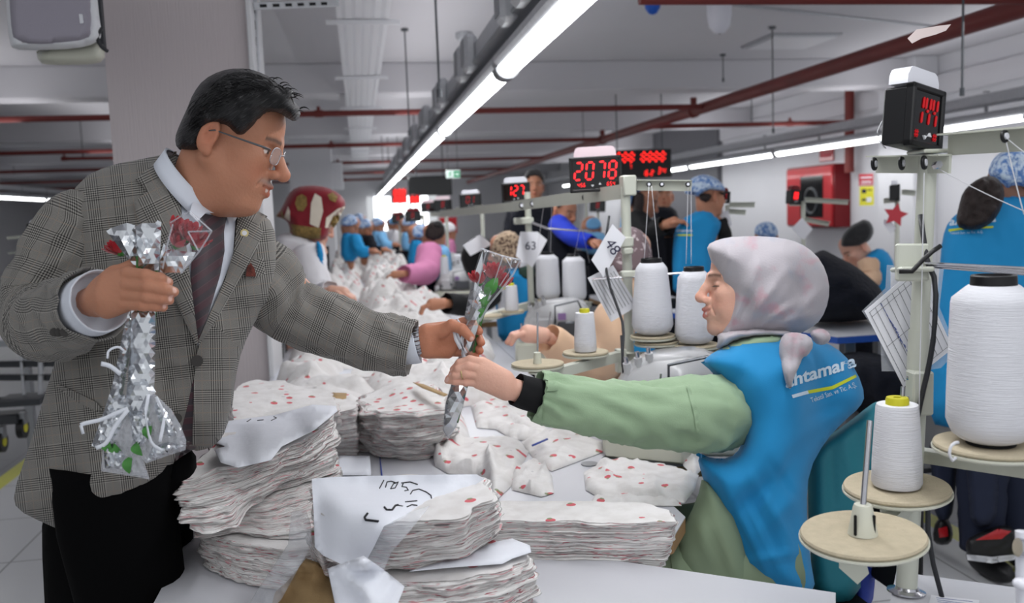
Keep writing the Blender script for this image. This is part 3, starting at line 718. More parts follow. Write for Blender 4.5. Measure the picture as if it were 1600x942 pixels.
# cards behind the pole
def card(poly_px, d, label, m='paper', tl=0, th=.0012, name='paper_card', par=None):
    P = [D(x, y, d+tl*(x-poly_px[0][0])) for x, y in poly_px]
    nn = _n(np.cross(P[1]-P[0], P[2]-P[0])); o = MB().prism(P, nn*th).build(name, MAT[m], par)
    if label: tag(o, label, 'card')
    return o
def lines_on(par, L, d, m='ink', w=.0007, name='ruled_line', tl=0, x0=0):
    mb = MB()
    for (a, b, c, e) in L: mb.tube([D(a, b, d+tl*(a-x0)), D(c, e, d+tl*(c-x0))], w, 4)
    o = mb.build(name, MAT[m], par); o['kind'] = 'stuff'; return o
pc = card([(1351, 486), (1431, 418), (1489, 544), (1412, 605)], 1.50, 'white ruled work form in a plastic sleeve hanging behind the near pole')
L = []
for k in np.linspace(.06, .94, 9):
    a = np.array([1351, 486])*(1-k)+np.array([1431, 418])*k; b = np.array([1412, 605])*(1-k)+np.array([1489, 544])*k; L.append((*(a+(b-a)*.05), *(b-(b-a)*.05)))
for k in (.05, .11, .5, .95):
    a = np.array([1351, 486])*(1-k)+np.array([1412, 605])*k; b = np.array([1431, 418])*(1-k)+np.array([1489, 544])*k; L.append((*(a+(b-a)*.05), *(b-(b-a)*.05)))
lines_on(pc, L, 1.4975, 'machdk', .0004)
random.seed(5); L = []
for k in range(5):
    a = np.array([1376+k*5, 474+k*9.]); 
    for j in range(7): s0 = a+np.array([j*4.2, j*7.5]); L.append((s0[0], s0[1], s0[0]+random.uniform(1, 4), s0[1]+random.uniform(2, 6)))
lines_on(pc, L, 1.497, 'blueink', .0005, 'handwriting')
sl = card([(1386, 414), (1475, 418), (1468, 480), (1496, 548), (1470, 575), (1440, 580), (1378, 580), (1376, 530), (1347, 486), (1384, 450)], 1.508, None, 'clear', name='plastic_sleeve', par=pc)
pc2 = card([(1392, 420), (1462, 420), (1462, 560), (1392, 560)], 1.512, 'second white sheet straight up behind the ruled form on the near pole')
# threads from near stand
threads([(D(1463, 262, 1.39), D(1620, 338, 1.30), 'white thread slanting from the near crossbar to the right edge'), (D(1571, 216, 1.27), D(1600, 335, 1.26), 'white thread hanging from the right eyelet'), (D(1444, 270, 1.41), D(1436, 640, 1.40), 'fine thread running straight down the near pole'), (D(1573, 216, 1.27), D(1640, 262, 1.24), 'short white thread leaving the right eyelet at the edge')], '')
MB_ = MB().tube(smooth_poly(np.array([D(1505, 694, 1.245), D(1495, 690, 1.245), D(1485, 697, 1.24), D(1483, 712, 1.24), D(1490, 722, 1.24)]), 1)[1:-1], .0022, 6).build('thread_tail', MAT['threadline'], None, True); tag(MB_, 'loose white thread end curling over the disc under the huge cone', 'thread')
# red edge label on the near table
tl = MB().prism([W(x, y, z=TZ+.0225) for x, y in ((1455, 930), (1530, 938), (1528, 960), (1448, 955))], (0, 0, .0006)).build('table_sticker', MAT['paper']); tag(tl, 'small printed sticker on the near machine table', 'sticker')
mb = MB()
for k in range(5):
    a = W(1463+k, 934+k*3, z=TZ+.0232); b = W(1520+k-(k % 2)*12, 940+k*3.2, z=TZ+.0232); mb.tube([a, b], .0005, 4)
o = mb.build('printed_text', MAT['blueink'], tl); o['kind'] = 'stuff'
# white thing at the very right bottom
nb = thing('needle_bar', D(1598, 945, 1.15), 'white machine post at the bottom right corner', 'machine part')
MB().cyl(D(1600, 960, 1.15), D(1598, 830, 1.15), .009, n=16).build('post', MAT['whiteplastic'], nb, 'auto'); MB().cyl(D(1590, 855, 1.14), D(1606, 857, 1.14), .012, n=16).build('knob', MAT['chrome'], nb, 'auto')
mb = MB(); mb.ell(D(1598, 912, 1.14), (.012, .012, .008)); mb.build('joint', MAT['whiteplastic'], nb, True)

# -------- overlock machine
def machine(name='overlock_machine'):
    t = bpy.data.objects.new(name, None); COL.objects.link(t)
    k = dict(local=True)
    MB().box((0, 0, .045), (.36, .24, .09), bev=.012).build('base', MAT['cream'], t, 'auto', **k)
    prof = [(-.13, .09), (-.145, .13), (-.135, .19), (-.10, .235), (-.04, .26), (.06, .27), (.12, .262), (.15, .235), (.16, .18), (.16, .09)]
    b = MB().prism([(x, -.085, z) for x, z in prof], (0, .17, 0)).build('body', MAT['machine'], t, **k)
    bm = bmesh.new(); bm.from_mesh(b.data); bmesh.ops.bevel(bm, geom=[e for e in bm.edges], offset=.012, segments=3, affect='EDGES'); bm.to_mesh(b.data); bm.free(); b.data.shade_smooth()
    MB().box((-.06, -.095, .15), (.10, .03, .09), bev=.01).build('front_cover', MAT['machine'], t, 'auto', **k)
    MB().box((.07, -.092, .14), (.12, .02, .07), bev=.006).build('looper_cover', MAT['machdk'], t, 'auto', **k)
    MB().tube(smooth_poly([(.0, -.10, .17), (.0, -.125, .25), (.10, -.125, .27), (.13, -.10, .2)], 0), .005, 8).build('handle', MAT['machdk'], t, 'auto', **k)
    for i, (x, z) in enumerate(((-.105, .235), (-.075, .25), (-.045, .262))):
        d = MB().cyl((x, -.06, z-.03), (x-.005, -.07, z+.012), .011, n=16).build('tension_dial', MAT['machine'], t, 'auto', **k)
        MB().cyl((x-.005, -.07, z+.012), (x-.007, -.074, z+.028), .006, n=10).build('stem', MAT['chrome'], d, 'auto', **k)
    MB().cyl((-.13, -.09, .12), (-.16, -.1, .12), .025, n=20).build('presser_arm', MAT['machine'], t, 'auto', **k)
    MB().box((-.15, -.05, .07), (.05, .08, .012), bev=.003).cyl((-.15, -.06, .075), (-.15, -.06, .17), .004).build('presser_foot', MAT['chrome'], t, 'auto', **k)
    MB().cyl((.16, 0, .18), (.19, 0, .18), .05, n=28).build('handwheel', MAT['dkgrey'], t, 'auto', **k)
    for i, (x, z) in enumerate(((-.02, .15), (.0, .12), (-.10, .14))): MB().cyl((x, -.10, z), (x, -.118, z), .009, n=14).build('screw', MAT['dkgrey'], t, 'auto', **k)
    MB().tube([(-.02, -.09, .10), (-.03, -.12, .16), (-.02, -.115, .225)], .0035, 6).build('lever', MAT['chrome'], t, 'auto', **k)
    MB().box((.03, -.108, .20), (.035, .002, .03)).build('label_plate', MAT['violet'], t, **k)
    return t
mat('violet', S(150, 120, 170), .6)
def put(t, loc, rz, label, group=None, cat='sewing machine', sc=1):
    t.location = Vector([float(a) for a in loc]); t.rotation_euler = (0, 0, rz); t.scale = (sc,)*3; tag(t, label, cat, group); return t
m0 = machine()
pA = D(1043, 625, 2.50); put(m0, (pA[0], pA[1], TZ), -.30, 'white overlock machine just behind the green sleeve, under the two big cones', 'overlock machines')
pts = [((D(868, 530, 4.05)), -.2, 'white overlock machine behind the small cone, in front of the beige operator', 1), (W(712, 470, z=TZ), -.2, 'cream sewing machine right of the pink sleeve', .9), ((.85, 7.4, 0), -.2, 'cream sewing machine in the middle of the row, beyond the pink sleeve', 1), ((.85, 9.05, 0), -.2, 'sewing machine far down the row', 1), ((.85, 10.8, 0), -.2, 'farthest sewing machine of the row', 1)]
for p, rz, lb, s_ in pts: put(copy_tree(m0), (p[0], p[1], TZ), rz, lb, 'overlock machines', sc=s_)
# cream base box under the green sleeve
bx = thing('metal_box', D(1006, 720, 2.22), 'plain cream metal box on the table right under the green sleeve', 'box')
P0 = W(944, 716, z=TZ); P1 = W(1068, 728, z=TZ); X_ = _n(P1-P0); Y_ = np.cross([0, 0, 1], X_); L_ = np.linalg.norm(P1-P0); Rm = np.array([X_, Y_, [0, 0, 1]]).T
MB().box((P0+P1)/2+Y_*.05+np.array([0, 0, .045]), (L_, .1, .085), Rm, .006).build('case', MAT['cream'], bx, 'auto')
MB().box((P0+P1)/2+Y_*.05+np.array([0, 0, .001]), (L_+.01, .11, .002), Rm).build('base_gasket', MAT['dkgrey'], bx)

# -------- stand of the station with counter 2078
def stand(px, yt, yb, d, label):
    t = thing('thread_stand', D(px, yb, d), label, 'thread stand', 'cream thread stands in the row')
    q = D(px, yt, d); MB().cyl((q[0], q[1], TZ), q+np.array([0, 0, .0]), .0145, n=18).build('pole', MAT['cream2'], t, 'auto'); return t
sA = stand(977, 292, 640, 2.66, 'cream thread stand carrying counter 2078 and two big cones left of the grey headscarf')
zb = D(977, 297, 2.66)
bar(D(980, 299, 2.66), D(804, 322, 4.1), .044, sA); bar(D(984, 289, 2.68), D(1080, 290, 2.62), .032, sA)
MB().box(D(981, 290, 2.66), (.04, .05, .06), bev=.004).build('joint_block', MAT['cream2'], sA, 'auto')
for x, y, d in ((816, 321, 3.92), (833, 318, 3.75), (916, 308, 3.07)): eyelet(D(x, y, d-.03), c2w([-.3, 0, 1]), sA, .011)
for x, d in ((1014, 2.66), (1034, 2.65), (1075, 2.62)): eyelet(D(x, 288, d-.02), c2w([0, 0, 1]), sA, .006)
MB().box(D(977, 378, 2.65), (.045, .03, .03), bev=.004).build('clamp', MAT['cream2'], sA, 'auto'); MB().box(D(980, 392, 2.65), (.03, .03, .02), bev=.004).build('clamp', MAT['cream2'], sA, 'auto')
MB().box(D(983, 428, 2.62), (.05, .03, .02), bev=.004).build('clamp', MAT['cream2'], sA, 'auto'); MB().cyl(D(925, 437, 2.62), D(1083, 425, 2.6), .0035, n=8).build('guide_rod', MAT['chrome'], sA, 'auto')
bar(D(977, 560, 2.66), D(1120, 560, 2.6), .035, sA, 'tray_arm')
bar(D(972, 555, 2.66), D(832, 592, 2.35), .028, sA, 'spool_arm')
MB().box(D(970, 563, 2.66), (.03, .03, .07), bev=.003).build('collar', MAT['cream2'], sA, 'auto')
c1 = D(1020, 526, 2.62); c2_ = D(1086, 540, 2.60); disc(c1, .066, sA); disc(c2_, .068, sA); disc(c1+np.array([.01, 0, -.018]), .064, sA); disc(c2_+np.array([.01, 0, -.018]), .066, sA)
thread_cone(c1+np.array([0, 0, .008]), .0605, .222, 'big white thread cone, left one of the pair behind the laughing woman', 'black', tp=.84); thread_cone(c2_+np.array([0, 0, .008]), .058, .222, 'big white thread cone touching the woman\'s face, right one of the pair', 'black', tp=.88)
c3 = D(915, 552, 2.55); c4 = D(840, 570, 2.42); disc(c3, .066, sA); disc(c4, .072, sA)
thread_cone(c3+np.array([0, 0, .007]), .032, .11, 'small white thread cone with yellow core in front of the beige sleeve', 'yellow', True)
MB().lathe([(.012, 0), (.009, .03), (.001, .032)], c4+np.array([0, 0, .004]), n=18).build('spindle_holder', MAT['cream'], sA, 'auto'); MB().cyl(c4, D(840, 488, 2.42), .0028, n=8).build('spindle', MAT['chrome'], sA, 'auto')
display(D(931, 272, 2.86), c2w([1, .05, .05]), 'black counter reading 2078 in red with white lamp on top', '2078', w=.168, h=.112, lampcol='pinklamp', small='456', up=(0, 0, 1))
threads([(D(x0, 290, 2.62), D(x1, y1, 2.6), lb) for x0, x1, y1, lb in ((1014, 1006, 412, 'white thread leaning left down to the left big cone'), (1018, 1031, 415, 'white thread leaning right down to the left big cone'), (1075, 1072, 412, 'white thread down to the right big cone'), (1080, 1080, 412, 'second white thread down to the right big cone'))], '')
threads([(D(915, 312, 3.05), D(897, 402, 4.2), 'thread fanning down to the right cone of the 63 station'), (D(900, 314, 3.2), D(921, 410, 4.2), 'thread fanning out under the long bar'), (D(862, 318, 3.5), D(860, 395, 4.2), 'thread fanning down to the left cone of the 63 station'), (D(850, 318, 3.6), D(835, 420, 4.0), 'leftmost thread fanning under the long bar')], '')
cb = MB().tube(smooth_poly(np.array([D(957, 300, 2.7), D(950, 350, 2.7), D(944, 395, 2.65), D(950, 440, 2.6), D(965, 480, 2.58), D(975, 510, 2.55), D(972, 560, 2.5), D(976, 605, 2.5)]), 1)[1:-1], .004, 8).build('power_cable', MAT['cable'], None, True); tag(cb, 'dark cable looping down over card 48', 'cable')
# cards 48 and 63
def flat_text(par, txt, o, X, Y, N, size, m, name='lettering'):
    cu = bpy.data.curves.new('t', 'FONT'); cu.body = txt; cu.size = size; cu.resolution_u = 3
    to = bpy.data.objects.new('t', cu); COL.objects.link(to); me = bpy.data.meshes.new_from_object(to); bpy.data.objects.remove(to)
    return mesh_obj(name, [np.array(o)+X*v.co[0]+Y*v.co[1]+N*.0006 for v in me.vertices], [tuple(p.vertices) for p in me.polygons], MAT[m], par)
def strokes_num(par, pts_list, d, m='ink', w=.0022):
    for p in pts_list:
        MB().tube([D(x, y, d) for x, y in p], w, 5).build('number_stroke', MAT[m], par)
k48 = card([(957, 350), (978, 371), (943, 434), (924, 406)], 2.62, 'white card reading 48 hung on the 2078 stand')
flat_text(k48, '48', D(944, 380, 2.608), c2w([.55, -.83, 0]), c2w([.83, .55, 0]), c2w([0, 0, 1]), .046, 'ink')
kp = card([(918, 434), (958, 414), (996, 478), (955, 503)], 2.66, 'white printed form tilted under card 48')
L = []
for k in np.linspace(.1, .9, 8):
    a = np.array([918, 434])*(1-k)+np.array([958, 414])*k; b = np.array([955, 503])*(1-k)+np.array([996, 478])*k; L.append((*(a+(b-a)*.12), *(b-(b-a)*.12)))
lines_on(kp, L, 2.655, 'dkgrey', .0007, 'printed_lines')
k63 = card([(813, 362), (840, 362), (855, 375), (832, 418), (806, 400)], 4.0, 'white card reading 63 hung on the second thread stand')
flat_text(k63, '63', D(820, 390, 3.985), c2w([1, 0, 0]), c2w([0, 1, 0]), c2w([0, 0, 1]), .052, 'ink')
# -------- station 63
sB = stand(824, 300, 520, 4.1, 'cream thread stand with card 63 and two white cones')
bar(D(812, 322, 4.1), D(690, 334, 6.2), .044, sB); MB().box(D(818, 345, 4.08), (.09, .03, .03), bev=.004).build('clamp', MAT['cream2'], sB, 'auto'); MB().cyl(D(832, 348, 4.05), D(856, 357, 4.0), .006, n=8).cyl(D(856, 357, 4.0), D(925, 362, 4.0), .004, n=8).build('guide_rod', MAT['chrome'], sB, 'auto')
bar(D(824, 478, 4.1), D(925, 478, 4.2), .04, sB, 'tray_arm'); bar(D(824, 478, 4.1), D(745, 500, 3.8), .035, sB, 'spool_arm')
c1 = D(857, 470, 4.25); c2_ = D(898, 473, 4.25); disc(c1, .062, sB); disc(c2_, .062, sB)
thread_cone(c1+np.array([0, 0, .008]), .057, .225, 'white thread cone beside card 63, left of its pair', 'black'); thread_cone(c2_+np.array([0, 0, .008]), .057, .225, 'white thread cone beside card 63, right of its pair', 'black')
c3 = D(800, 487, 3.9); c4 = D(762, 494, 3.8); disc(c3, .052, sB); disc(c4, .062, sB)
thread_cone(c3+np.array([0, 0, .007]), .030, .108, 'small white thread cone just right of the held rose', 'yellow', True)
display(D(806, 301, 4.5), c2w([1, .05, .08]), 'black counter reading 127 in red, in front of the standing man', '127', w=.145, h=.10, m='led', small='', dpt=.05)
display(D(735, 314, 6.3), c2w([1, .05, .08]), 'black counter showing 01 in red, left of counter 127', '01', w=.155, h=.10, m='led_dim', small='')
for (x, y, dd, lb) in ((692, 321, 8.4, 'red-glowing counter second from the far end of the bar'), (669, 324, 10.3, 'red-glowing counter farthest down the bar'), (645, 338, 9.6, 'dark red counter lying low near the window, right one'), (622, 342, 11.5, 'dark red counter lying low near the window, left one')):
    display(D(x, y, dd), c2w([1, .05, .08]), lb, '8', w=.17, h=.11, m='led_dim', small='', lampcol='pinklamp' if y < 330 else 'reddk')
for (x, yt, yb, d, lb) in ((753, 322, 470, 6.0, 'thin cream pole behind the held rose'), (697, 330, 440, 7.8, 'cream pole right of the pink sleeve'), (661, 335, 420, 9.6, 'distant cream pole near the dark-haired bun'), (624, 340, 400, 11.6, 'most distant cream pole of the row')):
    s_ = stand(x, yt, yb, d, lb); q = D(x, yt+4, d); bar(q, q+np.array([0, 1.55, 0]), .045, s_)
    for k in (0, 1): 
        cc = q+np.array([.1+.16*k, .05, -.55]); disc(cc, .06, s_); thread_cone(cc+np.array([0, 0, .008]), .055, .2, ['white thread cone, left of its pair, on the ', 'white thread cone, right of its pair, on the '][k]+lb, 'black')
for (x, y, d, lb) in ((787, 488, 4.6, 'thin white cone left of the small cone by the rose'), (743, 440, 5.2, 'white cone partly hidden by the held rose'), (695, 428, 6.2, 'small white cone beside the blue clamp block')):
    thread_cone(D(x, y, d), .03, .12, lb, 'yellow', True)
# ------------------------------------------------------------------ printed cloth
def berry_nodes(g, v, base, scale=22., faint=0.):
    def vor(loc, sc, rad, keep):
        mp = g.node('ShaderNodeMapping'); g.link(v, mp.inputs[0]); mp.inputs['Location'].default_value = (*loc, 0)
        n = g.node('ShaderNodeTexVoronoi'); g.link(mp.outputs[0], n.inputs['Vector']); n.inputs['Scale'].default_value = sc; n.inputs['Randomness'].default_value = .75
        c = g.xyz(n.outputs['Color'])
        return g.math('MULTIPLY', g.math('LESS_THAN', n.outputs['Distance'], rad), g.math('GREATER_THAN', c[0], keep)), c
    b, c1 = vor((0, 0), scale, .215, .12); l, _ = vor((.0, -.009), scale, .12, .12); l2, _ = vor((.31, .17), scale*.9, .12, .6)
    out = g.mix(g.math('MULTIPLY', l2, .55), base, S(176, 172, 176)); out = g.mix(g.math('MULTIPLY', b, .92), out, S(205, 70, 84)); out = g.mix(g.math('MULTIPLY', l, .8), out, S(120, 140, 96))
    return out
m = mat('print', S(226, 224, 224), .9, sheen=.1); g = NG(m); v = g.coords('UV'); w_ = g.noise(v, 9, 2)
base = g.mix(g.ss(g.noise(g.coords('UV'), 26, 3), .35, .7), S(226, 223, 222), S(214, 210, 208))
g.col(berry_nodes(g, v, base)); g.bump(g.noise(g.coords('UV'), 30, 4), .35, .006)
m = mat('layers', S(220, 217, 214), .95); g = NG(m); v = g.coords('UV', scale=(26, 420, 1)); n1 = g.noise(v, 1, 2); n2 = g.noise(g.coords('UV', scale=(17, 260, 1), loc=(7, 3, 0)), 1, 2); n3 = g.noise(g.coords('UV', scale=(40, 700, 1), loc=(1, 9, 0)), 1, 1)
n4 = g.noise(g.coords('UV', scale=(3, 900, 1)), 1, 1)
c = g.mix(g.ss(n4, .35, .6), S(184, 178, 176), S(232, 230, 228)); c = g.mix(g.ss(n1, .60, .66, 0, .75), c, S(210, 138, 146)); c = g.mix(g.ss(n2, .62, .67, 0, .85), c, S(128, 120, 122)); c = g.mix(g.ss(n3, .66, .69, 0, .9), c, S(160, 44, 62)); g.col(c)
g.bump(n4, .6, .002)
mat('kraft', S(176, 146, 104), .8, nz=(18, .2), bump=(40, .4)); mat('sheet', S(224, 226, 234), .6, bump=(14, .25)); mat('marker', S(30, 30, 34), .6); mat('pen', S(60, 80, 160), .4)
mat('bag', S(226, 228, 234), .18, trans=0, alpha=.30, spec=.8, bump=(22, .9))
mat('cloth_plain', S(222, 220, 220), .95, nz=(12, .07), bump=(25, .3))
def ringpts(P, n):
    P = np.array(P, float); Q = np.roll(P, -1, 0); L = np.linalg.norm(Q-P, axis=1); c = np.concatenate([[0], np.cumsum(L)]); out = []
    for t in np.linspace(0, c[-1], n, endpoint=False):
        i = min(np.searchsorted(c, t, 'right')-1, len(P)-1); out.append(P[i]+(Q[i]-P[i])*(t-c[i])/max(L[i], 1e-9))
    return np.array(out)
def bundle(name, top, bot, label, K=26, n=120, seed=1, amp=.004, wav=.006, group='bundles of cut strawberry-print cloth', cat='cloth bundle', parent=None, dome=.0, layer_z=None, seg=None, cap=True):
    """a pile of cut pieces between two outlines; (px,py,z) are measured, or world when 3rd item is marked by tuple length 4"""
    def cv(p): return W(p[0], p[1], z=p[2]) if len(p) == 3 else np.array(p[:3], float)
    T = [cv(p) for p in top]; Bm = [cv(p) for p in bot] if isinstance(bot, list) else [np.array([p[0], p[1], bot]) for p in T]
    m_ = len(T); per = n//m_; 
    def dens(A):
        A = np.array(A); out = []
        for i in range(m_):
            a, b = A[i], A[(i+1) % m_]; out += [a+(b-a)*k/per for k in range(per)]
        A = np.array(out)
        for _ in range(max(2, per//3)): A = (np.roll(A, 1, 0)+A*2+np.roll(A, -1, 0))/4
        return A
    T = dens(T); Bm = dens(Bm); N_ = len(T); rng = np.random.RandomState(seed); c = (T.mean(0)+Bm.mean(0))/2
    u = np.concatenate([[0], np.cumsum(np.linalg.norm(T[1:]-T[:-1], axis=1))]); rings = []; uvs = []; H = np.linalg.norm((T-Bm).mean(0))
    for k in range(K+1):
        t = k/K; base = Bm+(T-Bm)*t; outw = base-c; outw[:, 2] = 0; outw /= np.linalg.norm(outw, axis=1)[:, None]+1e-9
        s1 = rng.randn()*amp; ph = rng.rand()*6
        for sub, o in ((0, 1.), (1, -.3)):
            if k == K and sub == 1: continue
            tt = t+(.55/K if sub else 0); b2 = Bm+(T-Bm)*tt
            wv = np.array([noise.noise(Vector((p[0]*22, p[1]*22, tt*5+seed))) for p in b2]); lw = np.array([noise.noise(Vector((p[0]*60, p[1]*60, tt*40+seed))) for p in b2])
            bul = wav*math.sin(PI*min(1, tt))*.8
            off = s1*(1 if sub == 0 else .6)+amp*.5*(0 if sub == 0 else -1)+wav*wv*1.6+amp*lw*1.6+bul
            q = b2+outw*off[:, None]; q[:, 2] += wav*.9*np.array([noise.noise(Vector((p[0]*11, p[1]*11, seed+3.3))) for p in b2])*min(1, tt*2)
            rings.append(q); uvs.append(np.stack([u, np.full(N_, tt*H)], 1))
    mb = MB(); mb.ring_loft(rings, caps=False, uv=np.concatenate(uvs)); 
    o = mb.build(name if parent is None else 'edge_layers', MAT['layers'], parent, True)
    if parent is None: tag(o, label, cat, group)
    if cap:
        R0 = rings[-1]; V, F, dist = tri2d(R0[:, :2], .018)
        zf = field([(p[0]*1000, p[1]*1000, p[2]) for p in R0[::4]]); Z = zf(V*1000)+dome*np.clip(dist/.04, 0, 1)+.004*np.array([noise.noise(Vector((p[0]*18, p[1]*18, seed))) for p in V])*np.clip(dist/.02, 0, 1)
        on = dist < 1e-4
        for i in np.where(on)[0]: Z[i] = R0[np.argmin(((R0[:, :2]-V[i])**2).sum(1)), 2]
        VV = np.column_stack([V, Z]); mesh_obj('top_piece', VV, F, MAT['print'], o, True, uv=V*1.0)
    return o
def heap(name, poly, z0, H, label, seed=1, step=7, fold=1.0, ridges=0, sm=1, m='print', cat='garment', group='loose strawberry-print pieces on the table', zc=None, edge=None, uvr=0, world=False, nscale=26, kind=None, bv=None, parent=None):
    """crumpled cloth lying on a surface at z0"""
    P = resample(smooth_poly(poly, sm) if sm else np.array(poly, float), step*.8)
    V, F, dist = tri2d(P, step)
    if world: Q = np.column_stack([V, np.full(len(V), z0)]); sc = 1.
    else: Q = np.array([W(x, y, z=z0) for x, y in V]); sc = None
    E = edge or max(dist.max()*.45, step); t = np.clip(dist/E, 0, 1); pr = np.sqrt(1-(1-t)**2)
    rid = np.array([1-abs(noise.noise(Vector((p[0]*nscale*.45+seed*3, p[1]*nscale*.45, seed))))*2.2 for p in Q]); fin = np.array([1-abs(noise.noise(Vector((p[0]*nscale+seed*5+2*r, p[1]*nscale*.6+seed, 1.3))))*2.4 for p, r in zip(Q, rid)])
    h = pr*H*(.42+.42*np.clip(rid, -.3, 1)*fold+.16*np.clip(fin, -.4, 1)*fold)
    for _ in range(2):
        acc = h.copy(); cn = np.ones(len(V))
        for f in F:
            for a, b in zip(f, f[1:]+f[:1]): acc[a] += h[b]; cn[a] += 1; acc[b] += h[a]; cn[b] += 1
        h = np.where(dist > 1e-3, acc/cn, h)
    if ridges:
        rng = np.random.RandomState(seed+50); lo, hi = V.min(0), V.max(0); dg = np.hypot(*(hi-lo)); ang0 = rng.rand()*3
        for k in range(ridges):
            c = lo+rng.rand(2)*(hi-lo); a_ = ang0+rng.randn()*.7; L_ = dg*rng.uniform(.15, .4); d_ = np.array([math.cos(a_), math.sin(a_)*.6])*L_; w_ = dg*rng.uniform(.018, .04); q = V-c; u_ = (q @ d_)/(d_ @ d_); bend = .25*dg*rng.randn()*.3; r2 = ((q-np.clip(u_, -.5, .5)[:, None]*d_)**2).sum(1); h = h+pr*H*rng.uniform(.25, .6)*np.exp(-r2/w_**2)*np.cos(np.clip(u_, -.5, .5)*PI*.8)
    lift = h; Z = z0+np.maximum(lift, .0015*pr)
    # keep the outline where the photo has it while standing above the table
    if world: T = np.column_stack([Q[:, 0], Q[:, 1], Z])
    else: T = Q.copy(); T[:, 2] = Z
    n = len(V); B_ = Q.copy(); B_[:, 2] = z0
    if not world: B_[:, :2] = T[:, :2]*1.0
    FF = [tuple(int(i) for i in f) for f in F]; ec = {}
    for f in FF:
        for a, b in zip(f, f[1:]+f[:1]): ec[(a, b)] = 1
    Sd = [(b, a, a+n, b+n) for (a, b) in ec if (b, a) not in ec]
    ca, sa = math.cos(uvr), math.sin(uvr); uv = np.column_stack([T[:, 0]+Z*.7, T[:, 1]+Z*.7]) @ np.array([[ca, -sa], [sa, ca]])
    o = mesh_obj(name, np.concatenate([T, B_-[0, 0, .0005]]), FF+[tuple(i+n for i in f)[::-1] for f in FF]+Sd, MAT[m], parent, True, uv=np.concatenate([uv, uv]))
    bm = bmesh.new(); bm.from_mesh(o.data); bmesh.ops.recalc_face_normals(bm, faces=bm.faces)
    for e in bm.edges: e.smooth = len(e.link_faces) != 2 or e.calc_face_angle(0) < 1.1
    bm.to_mesh(o.data); bm.free()
    if parent is None: tag(o, label, cat, group, kind)
    return o
def sheet(name, poly, zc, label, m='sheet', th=.0012, step=9, wob=.004, seed=2, sm=0, cat='paper', par=None, uvsc=1):
    P = resample(smooth_poly(poly, sm) if sm else np.array(poly, float), step*.8); V, F, dist = tri2d(P, step); Z = field(zc)(V)+wob*nz2(V, .02, seed)+wob*.4*nz2(V, .06, seed+4)
    T = np.array([W(x, y, z=z) for (x, y), z in zip(V, Z)]); n = len(V); FF = [tuple(int(i) for i in f) for f in F]; ec = {}
    for f in FF:
        for a, b in zip(f, f[1:]+f[:1]): ec[(a, b)] = 1
    Sd = [(b, a, a+n, b+n) for (a, b) in ec if (b, a) not in ec]
    o = mesh_obj(name, np.concatenate([T, T-[0, 0, th]]), FF+[tuple(i+n for i in f)[::-1] for f in FF]+Sd, MAT[m], par, True, uv=np.concatenate([T[:, :2], T[:, :2]]))
    if par is None: tag(o, label, cat)
    return o
def ink(objs, strokes_, m, parent, w=.0012, name='marker_stroke', off=.0012):
    bv = wbvh(*objs)
    for s_ in strokes_:
        pts = []
        s_ = np.array(s_, float)
        for a, b in zip(s_[:-1], s_[1:]):
            k = max(2, int(np.hypot(*(b-a))/3)); pts += [a+(b-a)*t/k for t in range(k)]
        pts.append(s_[-1]); Q = []; last = None
        for x, y in pts:
            d = cast(bv, x, y) or last
            if d is None: continue
            last = d; Q.append(D(x, y, d-off))
        if len(Q) > 1: MB().tube(Q, w, 5).build(name, MAT[m], parent)

# near left pile
bundle('cloth_bundle', [(312, 832, .815), (352, 842, .815), (400, 852, .815), (452, 860, .815), (500, 850, .815), (520, 815, .815), (430, 780, .815), (330, 800, .815)], [(316, 884, .752), (350, 902, .752), (395, 916, .752), (450, 925, .752), (505, 915, .752), (525, 870, .752), (430, 850, .752), (330, 850, .752)],
       'lowest flat bundle of strawberry-print cloth at the left, resting on the table', seed=2, K=20)
bundle('cloth_bundle', [(300, 800, .862), (372, 786, .862), (420, 775, .862), (490, 752, .862), (535, 735, .862), (520, 700, .862), (420, 700, .862), (330, 740, .862)], [(310, 842, .818), (372, 832, .818), (425, 842, .818), (492, 838, .818), (530, 800, .818), (520, 760, .818), (420, 760, .818), (330, 790, .818)],
       'middle bundle of the left pile, showing under the folded one', seed=5, K=16)
b1 = bundle('cloth_bundle', [(276, 748, .93), (305, 718, .94), (328, 694, .95), (352, 668, .955), (430, 640, .965), (512, 630, .97), (522, 648, .965), (480, 682, .955), (425, 716, .95), (370, 728, .94), (338, 732, .935), (305, 742, .93)],
            [(290, 830, .866), (300, 800, .866), (330, 770, .866), (352, 750, .866), (430, 720, .866), (512, 712, .866), (527, 738, .866), (480, 752, .866), (420, 772, .866), (385, 800, .866), (372, 824, .866), (330, 832, .866)],
            'big sagging top bundle of the left pile, under a white sheet', seed=9, K=44, amp=.0042, wav=.010)
p1 = sheet('paper_sheet', [(333, 690), (352, 658), (430, 648), (488, 632), (525, 634), (527, 642), (490, 672), (440, 697), (424, 718), (372, 730), (345, 722), (335, 702), (352, 697)], [(340, 700, .955), (430, 690, .966), (520, 638, .985), (370, 728, .952), (424, 716, .962)], 'white paper with pen marks on the left pile', seed=3, wob=.003)
ink([p1], [[(386, 659), (392, 655)], [(402, 657), (412, 656)], [(424, 657), (432, 653), (428, 651)]], 'marker', p1)
